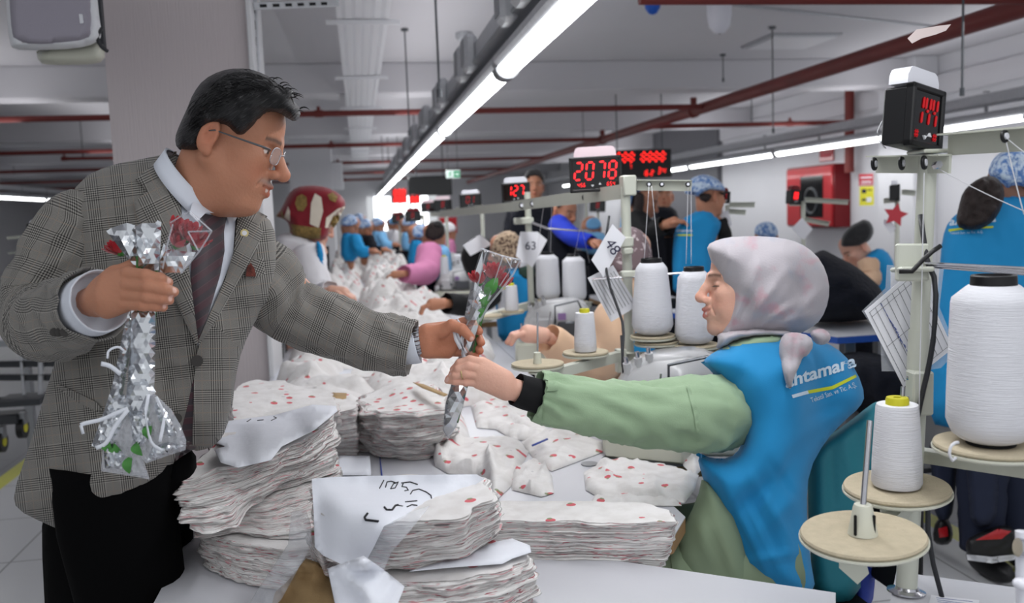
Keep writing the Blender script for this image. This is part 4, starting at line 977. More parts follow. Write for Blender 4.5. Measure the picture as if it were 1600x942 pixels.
# left back bundles
bundle('cloth_bundle', [(358, 612, .95), (400, 590, .95), (450, 598, .95), (515, 612, .93), (530, 640, .92), (440, 655, .92), (365, 660, .93)], [(358, 690, .752), (400, 670, .752), (450, 670, .752), (520, 670, .752), (535, 700, .752), (440, 720, .752), (362, 720, .752)],
       'rolled bundle behind the left pile, next to the grey jacket', seed=11, K=26, wav=.012)
bundle('cloth_bundle', [(500, 650, .9), (556, 640, .9), (560, 628, .9), (500, 620, .9)], [(505, 712, .752), (562, 712, .752), (562, 690, .752), (505, 680, .752)], 'narrow bundle standing between the left pile and the round bundle', seed=12, K=22)
bundle('cloth_bundle', [(548, 588, .80), (650, 586, .80), (655, 575, .80), (552, 574, .80)], [(550, 612, .752), (660, 612, .752), (660, 600, .752), (556, 598, .752)], 'thin stack of print cloth lying behind the round bundle', seed=13, K=10)
kr = sheet('kraft_sheet', [(505, 622), (520, 613), (542, 614), (541, 622), (520, 627)], [(520, 620, .90)], 'small brown paper slip behind the left pile', 'kraft', wob=.002)
sheet('paper_sheet', [(417, 605), (428, 575), (552, 577), (556, 598), (520, 610)], [(480, 600, .79)], 'blank white sheet lying behind the left bundles', wob=.002)
sheet('paper_sheet', [(520, 742), (528, 712), (578, 712), (580, 742)], [(540, 735, .775)], 'small white slip between the left pile and the labelled bundle', wob=.001)
# round bundle in the middle
b6 = bundle('cloth_bundle', [(560, 628, .885), (572, 612, .895), (600, 602, .905), (650, 597, .915), (688, 606, .915), (702, 622, .905), (698, 640, .895), (650, 640, .905), (600, 645, .90), (572, 640, .89)],
            [(556, 690, .752), (570, 680, .752), (600, 672, .752), (650, 670, .752), (700, 680, .752), (708, 690, .752), (690, 712, .752), (650, 720, .752), (600, 715, .752), (566, 704, .752)], 'rounded bulging bundle in the middle of the table left of the held rose', seed=21, K=42, amp=.0045, wav=.016)
heap('cloth_piece', [(690, 650), (702, 640), (716, 640), (728, 660), (736, 690), (715, 697), (692, 690), (675, 690)], .752, .07, 'corner of print cloth hanging off the round bundle below the rose', 4, 6)
sheet('kraft_sheet', [(645, 597), (662, 600), (700, 616), (694, 619), (660, 606)], [(660, 600, .935)], 'thin brown paper strip on the round bundle', 'kraft', wob=.001)
# labelled bundle in front
b4 = bundle('cloth_bundle', [(545, 905, .852), (620, 908, .852), (700, 905, .852), (784, 896, .852), (834, 868, .852), (795, 848, .852), (700, 838, .852), (560, 842, .852)], .773, 'front bundle at the bottom centre with a white top sheet', seed=31, K=24, amp=.004)
b3 = bundle('cloth_bundle', [(492, 758, .962), (520, 790, .957), (590, 812, .955), (650, 812, .955), (720, 806, .957), (768, 778, .96), (756, 744, .962), (640, 742, .962), (500, 744, .962)],
            [(500, 868, .857), (530, 886, .857), (590, 890, .857), (650, 888, .857), (720, 876, .857), (778, 838, .857), (766, 808, .857), (640, 800, .857), (510, 806, .857)], 'labelled bundle in the front centre, taped in plastic with handwriting on its paper', seed=33, K=42, amp=.0032, wav=.009)
sheet('paper_sheet', [(640, 892), (720, 868), (775, 846), (800, 841), (828, 852), (830, 862), (800, 872), (785, 880), (700, 886)], [(700, 880, .862)], 'white sheet on the front bundle below the labelled one', wob=.002)
bvb = wbvh(b3, *[c for c in b3.children])
p3 = drape('wrapping_paper', [(487, 748), (520, 745), (640, 742), (745, 741), (757, 748), (735, 762), (700, 775), (662, 790), (628, 812), (600, 822), (584, 855), (566, 888), (535, 882), (505, 868), (492, 855), (490, 800)], bvb, .021, .002, MAT['sheet'], None, 7, relax=8, relief=lambda p: .007*nz2(p, .02, 2)+.0015*nz2(p, .05, 5), bias=[(500, 860, .012), (540, 800, .004), (700, 760, .001), (580, 870, .01)])
tag(p3, 'big crumpled white paper with black handwriting over the labelled bundle', 'paper')
z4 = lambda *P: [(460+x/3.595, 680+y/3.595) for x, y in P]
ink([p3], [z4((478, 298), (502, 252)), z4((512, 292), (520, 262), (545, 258), (572, 268)), z4((540, 300), (556, 272), (584, 262), (566, 296), (540, 300)), z4((600, 268), (650, 262), (692, 276)), z4((612, 268), (604, 288), (630, 292), (640, 308), (618, 312)), z4((652, 330), (664, 310), (700, 302), (740, 318), (768, 338), (770, 354)), z4((622, 374), (690, 368)), z4((632, 402), (660, 390), (690, 394)), z4((572, 392), (610, 398))], 'marker', p3, .0010)
ink([p3], [z4((506, 404), (520, 420), (548, 420), (566, 396), (584, 392)), z4((412, 438), (394, 462), (402, 476), (440, 480), (472, 484))], 'marker', p3, .0020)
bagm = drape('plastic_film', [(600, 822), (640, 800), (672, 790), (640, 830), (612, 862), (600, 890), (570, 880), (585, 850)], bvb, .030, .0015, MAT['bag'], p3, 7, relax=8, relief=lambda p: .006*nz2(p, .08, 9))
sheet('paper_sheet', [(512, 888), (568, 868), (600, 890), (632, 916), (620, 946), (600, 965), (528, 965)], [(570, 900, .895), (620, 930, .88), (540, 940, .87), (568, 872, .93)], 'folded white paper standing up at the bottom edge in front of the labelled bundle', wob=.006, seed=6)
# kraft paper and plastic between the two piles
sheet('kraft_wrap', [(452, 905), (478, 872), (500, 880), (520, 905), (530, 960), (420, 960), (430, 925)], [(470, 900, .80), (440, 940, .78), (500, 930, .79), (478, 875, .84)], 'crumpled brown wrapping paper at the bottom between the two piles', 'kraft', wob=.012, seed=8, cat='wrapping paper')
sheet('plastic_bag', [(455, 800), (478, 796), (486, 820), (488, 850), (470, 880), (440, 935), (425, 950), (385, 950), (400, 925), (430, 880), (450, 850)], [(470, 810, .90), (460, 860, .87), (420, 930, .80), (400, 940, .78)], 'clear crinkled plastic bag between the left pile and the labelled bundle', 'bag', wob=.012, seed=12, cat='plastic bag')
bundle('cloth_bundle', [(478, 828, .87), (500, 822, .87), (520, 850, .87), (500, 870, .87)], [(485, 880, .775), (500, 872, .775), (535, 905, .775), (515, 915, .775)], 'small tilted bundle corner squeezed between plastic bag and white paper', seed=35, K=14, n=60)
# long stack
b5 = bundle('cloth_bundle', [(768, 812, .845), (840, 812, .845), (920, 814, .845), (1000, 818, .845), (1053, 815, .842), (1050, 795, .842), (1000, 786, .845), (920, 783, .845), (840, 782, .845), (770, 784, .845)],
            [(768, 892, .752), (840, 890, .752), (920, 888, .752), (990, 890, .752), (1030, 893, .752), (1046, 858, .752), (1000, 850, .752), (920, 846, .752), (840, 846, .752), (770, 846, .752)], 'long flat stack of strawberry-print cloth lying along the table edge', seed=41, K=40, amp=.0026, wav=.006)
# loose pieces
for i, (poly, H, lb, sd) in enumerate((
    ([(676, 712), (700, 688), (770, 684), (812, 690), (826, 706), (815, 728), (798, 760), (775, 782), (762, 775), (764, 755), (745, 742), (700, 740), (680, 728)], .05, 'crumpled print piece right behind the labelled bundle', 1),
    ([(798, 745), (815, 728), (838, 718), (862, 742), (866, 770), (845, 776), (800, 765)], .035, 'small folded print piece behind the long stack', 2),
    ([(815, 690), (850, 676), (890, 672), (940, 690), (942, 706), (905, 720), (862, 736), (838, 722), (826, 706)], .03, 'print piece lying left of the cream metal box', 3),
    ([(912, 738), (940, 722), (985, 718), (1050, 728), (1092, 742), (1085, 765), (1070, 785), (1000, 782), (940, 780), (915, 765)], .028, 'spread print piece right of centre, behind the long stack', 4),
    ([(735, 632), (775, 630), (820, 640), (858, 672), (840, 676), (790, 672), (745, 668)], .035, 'print piece under the offered hand and black cuff', 5),
    ([(765, 665), (800, 655), (845, 665), (870, 680), (845, 690), (800, 686)], .02, 'print strip beside the pen in mid table', 6),
    ([(740, 600), (790, 596), (805, 625), (780, 640), (745, 630)], .03, 'print piece between the two hands and the table', 7),
    ([(930, 772), (1010, 764), (1060, 775), (1065, 790), (1000, 790), (920, 790)], .012, 'flat print piece touching the long stack', 8),
    ([(640, 545), (700, 540), (730, 560), (700, 585), (650, 585)], .05, 'print heap behind the two hands', 9),
    ([(1060, 700), (1085, 698), (1100, 730), (1085, 745), (1068, 728)], .02, 'print corner between the cream box and the blue apron', 10),
    ([(652, 588), (700, 584), (730, 600), (720, 640), (700, 620), (660, 600)], .05, 'print cloth right behind the round bundle', 14))):
    heap('cloth_piece', poly, .7525, H*.7, lb, sd, 4, uvr=sd*.7, edge=6, nscale=30, ridges=16, sm=0)
t = MB().tube([W(832, 696, z=.785), W(855, 686, z=.785)], .003, 8).build('pen', MAT['pen'], None, True); tag(t, 'blue pen lying among the print pieces in mid table', 'pen')
t = MB().tube([W(592, 700, z=.7535), W(597, 745, z=.7535)], .0016, 6).build('pen_line', MAT['pen'], None, True); tag(t, 'thin blue stick lying on the table below the round bundle', 'stick')
t = MB().lathe([(.001, 0), (.022, 0), (.022, .002), (.001, .002)], W(921, 725, z=.7515), n=28).build('grommet', MAT['steel']); tag(t, 'round grey cable grommet in the white tabletop', 'grommet')
# far cloth heaps down the table
random.seed(11); k = 0
lbs = ['nearest', 'second', 'third', 'fourth', 'fifth', 'sixth', 'seventh', 'eighth', 'ninth', 'tenth', 'eleventh', 'twelfth', 'thirteenth', 'fourteenth', 'fifteenth', 'sixteenth', 'seventeenth', 'eighteenth']
for y in np.arange(3.1, 12.6, .55):
    for sx in ((-.2, .25) if k < 36 else ()):
        rx = random.uniform(.24, .31); ry = random.uniform(.3, .42); cx = sx+random.uniform(-.03, .05); cy = y+random.uniform(-.1, .1)
        if cy < 3.6 and sx > 0: cy = 3.35
        rx = min(rx, cx+.375, .64-cx)
        P = [(cx+rx*math.cos(a)*random.uniform(.9, 1.05), cy+ry*math.sin(a)*random.uniform(.85, 1.1)) for a in np.linspace(0, 2*PI, 14)[:-1]]
        hh = random.uniform(.07, .12)+.006*k*.5
        heap('cloth_heap', P, .7525, min(hh, .27), '%s of the loose white print heaps down the table, %s side' % (lbs[k//2] if k//2 < 18 else 'farthest', 'left' if sx < 0 else 'right'), 20+k, .025, world=True, nscale=9, ridges=18, fold=1.0, cat='cloth heap', group='heaps of loose cloth down the long table', edge=.13)
        k += 1
# ------------------------------------------------------------------ people: shared builders
mat('skin', S(196, 146, 122), .5, spec=.35, attr=True, sss=.12, bump=(180, .12)); mat('eye', S(220, 218, 214), .2)
mat('lens', S(235, 240, 245), .03, alpha=.12, spec=.9); mat('hairblack', S(28, 26, 27), .5, spec=.5, sheen=.1, bump=(8, .9, (14, 2, 14)))
m = mat('hair', S(30, 29, 31), .42, spec=.45); g = NG(m); v = g.coords('UV', scale=(60, 420, 1)); n = g.noise(v, 1, 4, .6); n2 = g.noise(g.coords('UV', scale=(20, 30, 1)), 1, 2)
g.col(g.mix(g.ss(n, .52, .75, 0, .7), S(22, 21, 23), S(92, 90, 92))); g.bump(n, .9, .006)
SK = np.array(S(180, 126, 100)); SKW = np.array(S(216, 168, 148))
def axes(f, u):
    f = _n(f); l = _n(np.cross(u, f)); return np.array([f, l, np.cross(f, l)]).T      # columns: forward, left, up
def head_sdf(O, f, u, res=.004, skin=SK, male=True, neck=None, jowl=0, mouth=.002, smile=.0, s=1.0, brow=S(50, 42, 40), stache=None, closed=False, lipc=None, nose=1.0, det=True, neck_r=.055, cran=((-.012, 0, .05), (.098, .076, .086))):
    A = axes(f, u); O = np.array(O, float)
    G = SDF((-.125*s, -.1*s, -.16*s), (.145*s, .1*s, .15*s), res)
    e = lambda c, r, k=.01, rot=None, sub=False: G.ell(np.array(c)*s, np.array(r)*s, k*s, rot, sub)
    cp = lambda a, b, ra, rb=None, k=.01, sub=False: G.cap(np.array(a)*s, np.array(b)*s, ra*s, None if rb is None else rb*s, k*s, sub)
    e(*cran); e((.04, 0, .050), (.05, .062, .060), .02); e((.045, 0, -.02), (.046, .056, .072), .02)
    for q in (-1, 1):
        cp((.0, q*.052, -.035), (.062, q*.022, -.088), .022, .019, .025); e((.058, q*.04, -.012), (.028, .024, .024), .018)
        e((.055, q*.036, -.045), (.028, .022, .026), .02)
    e((.078, 0, -.092), (.019, .024, .018), .015); e((.072, 0, -.052), (.030, .032, .034), .015)
    if jowl: e((.02, 0, -.085), (.06, .05, .036+jowl), .03); e((-.01, 0, -.09), (.045, .046, .045), .03)
    if det:
        for q in (-1, 1):
            cp((.090, q*.012, .030), (.068, q*.046, .030), .009, .008, .012); e((.093, q*.032, .010), (.015, .018, .011), .010, None, True)
            e((.0745, q*.031, .009), (.0128, .0135, .0125), .002)
            cp((.083, q*.018, .013), (.076, q*.043, .011), .0045, .003, .004); cp((.084, q*.018, .004), (.077, q*.042, .004), .004, .003, .005)
        cp((.092, 0, .022), (.104, 0, .0), .0085, .009, .012); cp((.104, 0, .0), (.116*nose, 0, -.020), .009, .0125, .006); e((.113*nose, 0, -.022), (.013, .012, .0115), .005)
        for q in (-1, 1): e((.103, q*.012, -.0265), (.011, .0085, .0085), .005); e((.107, q*.0065, -.034), (.005, .0035, .004), .002, None, True)
        cp((.1035, 0, -.051), (.086, .022*1, -.052+smile), .0062, .004, .006); cp((.1035, 0, -.051), (.086, -.022, -.052+smile), .0062, .004, .006)
        cp((.1005, 0, -.064), (.084, .019, -.058+smile), .0068, .004, .005); cp((.1005, 0, -.064), (.084, -.019, -.058+smile), .0068, .004, .005)
        for q in (-1, 1): cp((.103, q*.019, -.026), (.084, q*.031, -.056), .0022, .0016, .006, True)
        if mouth: 
            for q in (-1, 1): cp((.112, 0, -.0572), (.092, q*.021, -.0545+smile), mouth, mouth*.5, .002, True)
            G.cap(np.array((.098, -.012, -.0555))*s, np.array((.098, .012, -.0555))*s, .0022*s, None, .001)
    else:
        e((.105, 0, -.012), (.014, .012, .022), .012); e((.096, 0, -.056), (.010, .02, .010), .008)
    for q in (-1, 1):
        rt = np.array([[1, 0, .15], [0, 1, 0], [-.15, 0, 1]]); e((-.008, q*.079, .0), (.017, .009, .032), .006, rt)
        if det: e((-.004, q*.088, .005), (.009, .008, .018), .004, rt, True); e((-.002, q*.080, -.026), (.009, .006, .010), .006)
    if neck is not None:
        nk = (np.array(neck, float)-O) @ A; lo = G.lo; a0 = np.array([-.025, 0, -.045])*s; d = nk-a0; G.cap(a0, a0+d*min(1, .22/np.linalg.norm(d)), neck_r*s, neck_r*1.1*s, .03*s)
    V, Q = G.mesh(); V = smooth_mesh(V, Q, 2, .4)
    L = V/s; c = np.tile(np.array(skin), (len(V), 1)); x, y, z = L.T
    def blend(mask, col, a=1.0):
        w = np.clip(mask, 0, 1)[:, None]*a; c[:] = c*(1-w)+np.array(col)*w
    g_ = lambda cx, cy, cz, rx, ry, rz: np.exp(-(((x-cx)/rx)**2+((np.abs(y)-cy)/ry)**2+((z-cz)/rz)**2))
    blend(g_(.07, .04, -.03, .03, .02, .02), np.array(skin)*[1.06, .82, .80], .7); blend(g_(.115, 0, -.02, .02, .015, .014), np.array(skin)*[1.05, .78, .75], .6)
    blend(g_(-.005, .085, 0, .02, .012, .03), np.array(skin)*[1.05, .75, .7], .6)
    lip = (x > .084) & (np.abs(y) < .023) & (z-smile*(np.abs(y)/.022) < -.0465) & (z-smile*(np.abs(y)/.022) > -.0695)
    if det:
        blend((lip*1.0)*np.clip(1.2-np.abs(y)/.022, 0, 1), lipc if lipc is not None else np.array(skin)*[.86, .50, .50], .8)
        bz = .031+(.0-.0)*np.abs(y); blend(np.exp(-(((z-(.033-.12*np.abs(np.abs(y)-.03)))/.0042)**2))*(x > .062)*(np.abs(y) > .012)*(np.abs(y) < .05), brow, .85)
        ez = np.sqrt(((x-.0745))**2+(np.abs(y)-.031)**2+(z-.009)**2); eb = (ez < .0140) & (x > .080) & (np.abs(z-.0085) < .0038)
        if not closed:
            blend(eb*1., S(215, 208, 204), .9); blend(((np.abs(np.abs(y)-.031) < .0055) & eb)*1., S(40, 26, 20), .95)
        blend(np.exp(-((z-(.0125 if not closed else .007))/.0016)**2)*(ez < .0185)*(x > .072)*(np.abs(y) < .046), S(26, 18, 16), .9)
        gap = (x > .088) & (x < .103) & (np.abs(z+.0575) < .0030) & (np.abs(y) < .018); blend(gap*(np.abs(y) < .012), S(60, 20, 20) if mouth < .0035 else S(214, 208, 200), .7)
        if stache is not None:
            blend(np.exp(-((z+.0425)/.0055)**2)*(x > .076)*np.clip(1.3-np.abs(y)/.032, 0, 1), stache, .8); 
    V = V @ A.T+O
    return V, Q, c
def limb_body(segs, lo=None, res=.012, k=.03):
    """segs: list of (a,b,ra,rb) -> one blended surface"""
    P = np.array([p for s_ in segs for p in s_[:2]]); r = max(max(s_[2:4]) for s_ in segs); G = SDF(P.min(0)-r-.03, P.max(0)+r+.03, res)
    for a, b, ra, rb in segs: G.cap(a, b, ra, rb, k)
    V, Q = G.mesh(); return smooth_mesh(V, Q, 1), Q
def hand_sdf(palm, fingers, res=.0018, skin=SK, nails=(), k=.006, fk=.002):
    """palm: list of (a,b,ra,rb); fingers: list of (points, radii)"""
    P = np.array([p for s_ in palm for p in s_[:2]]+[p for f_ in fingers for p in f_[0]]); G = SDF(P.min(0)-.03, P.max(0)+.03, res)
    for a, b, ra, rb in palm: G.cap(a, b, ra, rb, k*1.6)
    F0 = G.F.copy(); out = F0
    for pts, rs in fingers:
        G.F = np.full_like(F0, .05); G.chain(pts, rs, .004); A, d = out, G.F; h = np.clip(.5+.5*(d-A)/fk, 0, 1); out = d*(1-h)+A*h-fk*h*(1-h)
    G.F = out; V, Q = G.mesh(); V = smooth_mesh(V, Q, 1, .35); c = np.tile(np.array(skin), (len(V), 1))
    for pts, rs in fingers:
        for j, p in enumerate(pts):
            w = np.exp(-((V-p)**2).sum(1)/(.008**2))[:, None]*(.35 if j < len(pts)-1 else .55); c = c*(1-w)+np.array(skin)*np.array([1.08, .74, .70])*w
    for p, r in nails:
        w = np.clip(1.6-((V-p)**2).sum(1)/r**2, 0, 1)[:, None]*.8; c = c*(1-w)+np.array(S(228, 190, 178))*w
    return V, Q, c
def catmull(P, n):
    P = np.array(P, float); Q = np.concatenate([[2*P[0]-P[1]], P, [2*P[-1]-P[-2]]]); out = []
    m_ = len(P)-1
    for t in np.linspace(0, m_, n):
        i = min(int(t), m_-1); f = t-i; a, b, c, d = Q[i:i+4]; out.append(.5*((2*b)+(-a+c)*f+(2*a-5*b+4*c-d)*f*f+(-a+3*b-3*c+d)*f**3))
    return np.array(out)
def sleeve(name, pts, rad, m, parent, n=44, L=60, amp=.005, seed=1, fl=1.0, up=(0, 0, 1), open_end=True, foldk=14, uvoff=0, swirl=1.5, extra=None):
    C = catmull(pts, L); r = np.interp(np.linspace(0, 1, L), np.linspace(0, 1, len(rad)), rad) if not hasattr(rad[0], '__len__') else None
    if r is None: ra = np.array(rad); tt = np.linspace(0, 1, len(rad)); r1 = np.interp(np.linspace(0, 1, L), tt, ra[:, 0]); r2 = np.interp(np.linspace(0, 1, L), tt, ra[:, 1])
    else: r1 = r; r2 = r
    s_ = np.concatenate([[0], np.cumsum(np.linalg.norm(np.diff(C, axis=0), axis=1))]); rings = []; uvs = []; a = np.arange(n)*2*PI/n; tot = s_[-1]
    for i in range(L):
        d = C[min(i+1, L-1)]-C[max(i-1, 0)]; x, y, z = frame_of(d, up); 
        q = np.array([noise.noise(Vector((math.cos(b)*1.2+seed, math.sin(b)*1.2, s_[i]*foldk+swirl*math.sin(b+seed)))) for b in a]); q2 = np.array([noise.noise(Vector((math.cos(b)*2.5+seed, math.sin(b)*2.5+4, s_[i]*foldk*2.2))) for b in a])
        w = amp*(1-abs(q)*2.6)+amp*.5*q2
        if extra is not None: w = w+extra(s_[i]/tot, a)
        rings.append(C[i]+(np.cos(a)*(r1[i]+w))[:, None]*x+(np.sin(a)*(r2[i]+w))[:, None]*y); uvs.append(np.stack([a*r1[i]+uvoff, np.full(n, s_[i])], 1))
    if open_end:
        z = _n(C[-1]-C[-2])
        for kk, (sh, bk) in enumerate(((.985, .0), (.95, -.001), (.92, -.012), (.90, -.03), (.5, -.035), (.02, -.036))):
            rings.append(C[-1]+(rings[L-1]-C[-1])*sh+z*bk); uvs.append(uvs[L-1])
    mb = MB(); mb.ring_loft(rings, caps=not open_end, uv=np.concatenate(uvs))
    if open_end: mb.f.append(tuple(range(n))[::-1]); mb.mi.append(0)
    return mb.build(name, m, parent, True)

# ------------------------------------------------------------------ the man in the tweed jacket
m = mat('tweed', S(96, 93, 90), .95, sheen=.12); g = NG(m); v = g.coords('UV'); x, y, z = g.xyz(v)
def band(c, per, w, ph=0): return g.math('LESS_THAN', g.math('ABSOLUTE', g.math('SUBTRACT', g.math('FRACT', g.math('MULTIPLY_ADD', c, 1/per, ph)), .5)), w)
def wav(c, per): return g.ss(g.math('SINE', g.math('MULTIPLY', c, 2*PI/per)), -.35, .35)
bx_, by_ = band(x, .052, .24), band(y, .060, .22); fx, fy = wav(x, .0042), wav(y, .0042); hx = wav(g.math('ADD', x, y), .0030)
fine = g.math('MULTIPLY', g.math('ADD', fx, g.math('MULTIPLY', fy, .6)), .62)
lev = g.math('ADD', g.math('MULTIPLY', bx_, g.math('SUBTRACT', fx, .62)), g.math('MULTIPLY', by_, g.math('SUBTRACT', fy, .62)))
lev = g.math('MULTIPLY', lev, 1.0); nn = g.noise(v, 900, 2); mott = g.math('MULTIPLY', g.math('SUBTRACT', nn, .5), .9)
tot = g.math('ADD', g.math('ADD', g.math('MULTIPLY', lev, .75), mott), g.math('MULTIPLY', g.math('SUBTRACT', hx, .5), .18)); k_ = g.ss(tot, -.9, .8)
over = g.math('MAXIMUM', band(x, .052, .012, .5), band(y, .060, .012, .5))
col_ = g.mix(k_, S(34, 32, 32), S(158, 154, 148)); g.col(g.mix(g.math('MULTIPLY', over, .35), col_, S(150, 128, 110))); g.bump(g.noise(v, 700, 2), .35, .001)
m = mat('tie', S(60, 44, 50), .6, sheen=.2); g = NG(m); v = g.coords('UV'); x, y, z = g.xyz(v); dg = g.math('ADD', g.math('MULTIPLY', x, .7), y)
f1 = g.math('FRACT', g.math('MULTIPLY', dg, 1/.028)); c = g.mix(g.math('GREATER_THAN', f1, .5), S(54, 46, 52), S(70, 42, 50)); c = g.mix(g.math('LESS_THAN', g.math('ABSOLUTE', g.math('SUBTRACT', f1, .5)), .03), c, S(82, 60, 64)); g.col(c)
mat('shirt', S(214, 218, 228), .7, bump=(10, .25)); mat('trousers', S(5, 5, 6), .9, spec=.1, bump=(6, .4)); mat('button', S(50, 46, 44), .4); mat('gold', S(196, 180, 130), .3, metal=.8); mat('square', S(120, 60, 50), .8, nz=(120, .8))
MANB = D(190, 800, 1.72)
man = thing('person', (MANB[0], MANB[1], 0), 'person in a grey tweed jacket and striped tie holding wrapped roses over the table', 'person')
HO = D(351, 221, 1.63); pt = math.radians(20); yw = math.radians(-5)
HF = c2w((math.cos(pt)*math.cos(yw), -math.sin(pt), math.cos(pt)*math.sin(yw))); HU = c2w((math.sin(pt), math.cos(pt), .05))
NK = D(300, 318, 1.70)
parts = [head_sdf(HO, HF, HU, .003, SK, True, NK, jowl=.012, mouth=.0045, smile=.004, nose=1.03, stache=S(150, 138, 132), brow=S(78, 66, 62), neck_r=.040, cran=((.012, 0, .034), (.080, .070, .075)))]
Sh_r, El_r, Wr_r = D(135, 345, 1.66), D(55, 495, 1.60), D(150, 470, 1.42)
Sh_l, El_l, Wr_l = D(400, 400, 1.82), D(510, 508, 1.84), D(650, 532, 1.84)
Pel = D(200, 775, 1.78); Ch = D(260, 430, 1.72)
knee = [np.array([Pel[0]+.03, Pel[1]-.09, .48]), np.array([Pel[0]-.02, Pel[1]+.12, .48])]; ank = [np.array([Pel[0]-.02, Pel[1]-.10, .09]), np.array([Pel[0]-.10, Pel[1]+.14, .09])]
hip = [Pel+np.array([0, -.09, -.02]), Pel+np.array([0, .10, -.02])]
segs = [(NK, Ch, .04, .07), (Ch, Pel, .075, .07), (Sh_r, El_r, .035, .032), (El_r, Wr_r, .036, .026), (Sh_l, El_l, .045, .036), (El_l, Wr_l, .036, .026), (Sh_r, Ch, .03, .06), (Sh_l, Ch, .03, .06)]
for i in (0, 1): segs += [(hip[i], knee[i], .075, .052), (knee[i], ank[i], .05, .038)]
V, Q = limb_body(segs, res=.014); parts.append((V, Q, SK))
# right hand round the stems
h = 1.365
palm = [(D(152, 470, 1.415), D(172, 462, 1.39), .026, .027), (D(172, 440, 1.385), D(200, 430, h+.01), .017, .014), (D(170, 455, 1.385), D(200, 446, h+.005), .018, .014), (D(170, 470, 1.385), D(198, 462, h+.007), .018, .013), (D(168, 482, 1.39), D(196, 476, h+.010), .016, .012), (D(165, 445, 1.40), D(180, 428, 1.395), .018, .014), (D(160, 462, 1.40), D(185, 460, 1.395), .024, .018)]
fingers = [([D(200, 428, h+.004), D(228, 431, h-.010), D(250, 436, h-.004), D(262, 441, h+.012)], [.0112, .0100, .0092, .0082]),
           ([D(200, 445, h), D(232, 447, h-.014), D(256, 452, h-.008), D(271, 456, h+.012)], [.0112, .0102, .0092, .0082]),
           ([D(198, 461, h+.002), D(230, 464, h-.012), D(251, 466, h-.006), D(264, 469, h+.012)], [.0106, .0094, .0086, .0076]),
           ([D(196, 475, h+.005), D(224, 477, h-.008), D(243, 478, h-.002), D(255, 480, h+.014)], [.0096, .0086, .0078, .0070]),
           ([D(178, 430, 1.395), D(205, 418, 1.408), D(225, 410, 1.415), D(240, 407, 1.408)], [.014, .0115, .0105, .0090])]
parts.append(hand_sdf(palm, fingers, .0018, SK, nails=[(D(266, 438, h+.002), .0055), (D(275, 453, h+.002), .0055), (D(267, 466, h+.003), .005), (D(258, 478, h+.006), .0045)]))
# left hand offering the rose
h = 1.835
palm = [(D(648, 534, 1.84), D(668, 532, 1.84), .025, .027), (D(668, 520, 1.845), D(704, 512, 1.86), .020, .015), (D(668, 532, 1.84), D(706, 528, 1.86), .022, .016), (D(668, 544, 1.84), D(704, 543, 1.86), .019, .014), (D(666, 548, 1.835), D(700, 552, 1.855), .014, .011), (D(670, 522, 1.83), D(695, 515, 1.825), .017, .014)]
fingers = [([D(704, 510, 1.862), D(724, 503, 1.872), D(742, 508, 1.87), D(749, 518, 1.852)], [.0108, .0098, .009, .0082]),
           ([D(706, 524, 1.866), D(728, 520, 1.88), D(746, 524, 1.876), D(752, 535, 1.855)], [.011, .010, .0092, .0084]),
           ([D(705, 538, 1.866), D(727, 536, 1.88), D(745, 540, 1.874), D(750, 548, 1.856)], [.0105, .0096, .0088, .0080]),
           ([D(702, 550, 1.862), D(722, 551, 1.872), D(738, 554, 1.868), D(744, 558, 1.856)], [.0095, .0086, .0078, .0070]),
           ([D(690, 518, 1.825), D(706, 508, 1.815), D(722, 514, 1.808), D(735, 527, 1.808)], [.0145, .012, .0108, .0092])]
parts.append(hand_sdf(palm, fingers, .002, SK*np.array([1.08, .98, .95]), nails=[(D(738, 530, 1.80), .005)]))
V, F, Cc = join_parts(parts); body = mesh_obj('body', V, F, MAT['skin'], man, True, col=Cc)
# hair
hair = inflate('hair', [(276, 232), (273, 215), (280, 196), (292, 170), (302, 145), (318, 124), (345, 110), (372, 106), (400, 110), (425, 122), (444, 138), (450, 134), (460, 142), (457, 156), (468, 168), (470, 182), (460, 191), (448, 184), (436, 176), (420, 176), (408, 186), (396, 202), (385, 214), (370, 217), (358, 206), (350, 200), (338, 198), (326, 204), (318, 222), (322, 238), (310, 240), (292, 238)],
        [(340, 160, 1.63), (440, 160, 1.61), (290, 220, 1.64)], [(340, 160, .096), (445, 165, .062), (285, 225, .082)], MAT['hair'], man, 4, edge=17, relief=strokes([(300, 180, 360, 125, 5, .006), (320, 200, 400, 140, 5, .005), (350, 190, 430, 145, 5, .006), (390, 190, 450, 165, 5, .007), (340, 150, 420, 125, 5, .006), (380, 160, 465, 178, 5, .006), (310, 220, 330, 160, 5, .005)]), noise_amp=.005, noise_scale=.09, uvrot=-.6, nst=(1, 1))
random.seed(4); mb = MB()
for i in range(150):
    t = random.random(); a0 = np.array([290+150*t, 205-75*math.sin(min(1, t*1.2)*PI*.55)-random.uniform(-5, 30)]); ang = -1.0+1.5*t+random.uniform(-.2, .2); Ln = random.uniform(18, 42)
    d0 = 1.63-.096+.0
    pts = []
    bvh_h = None
    for k in range(5):
        q = a0+np.array([math.cos(ang), math.sin(ang)])*Ln*k/4+np.array([0, -3*math.sin(k/4*PI)]); pts.append(q); ang += .06
    mb_pts = pts; 
    if i == 0: BVH_H = wbvh(hair)
    Q_ = []
    for q in mb_pts:
        dd = cast(BVH_H, *q)
        if dd is None: break
        Q_.append(D(q[0], q[1], dd-.0012))
    if len(Q_) == 5: mb.tube(Q_, [.0004, .0011, .0012, .0009, .0002], 4)
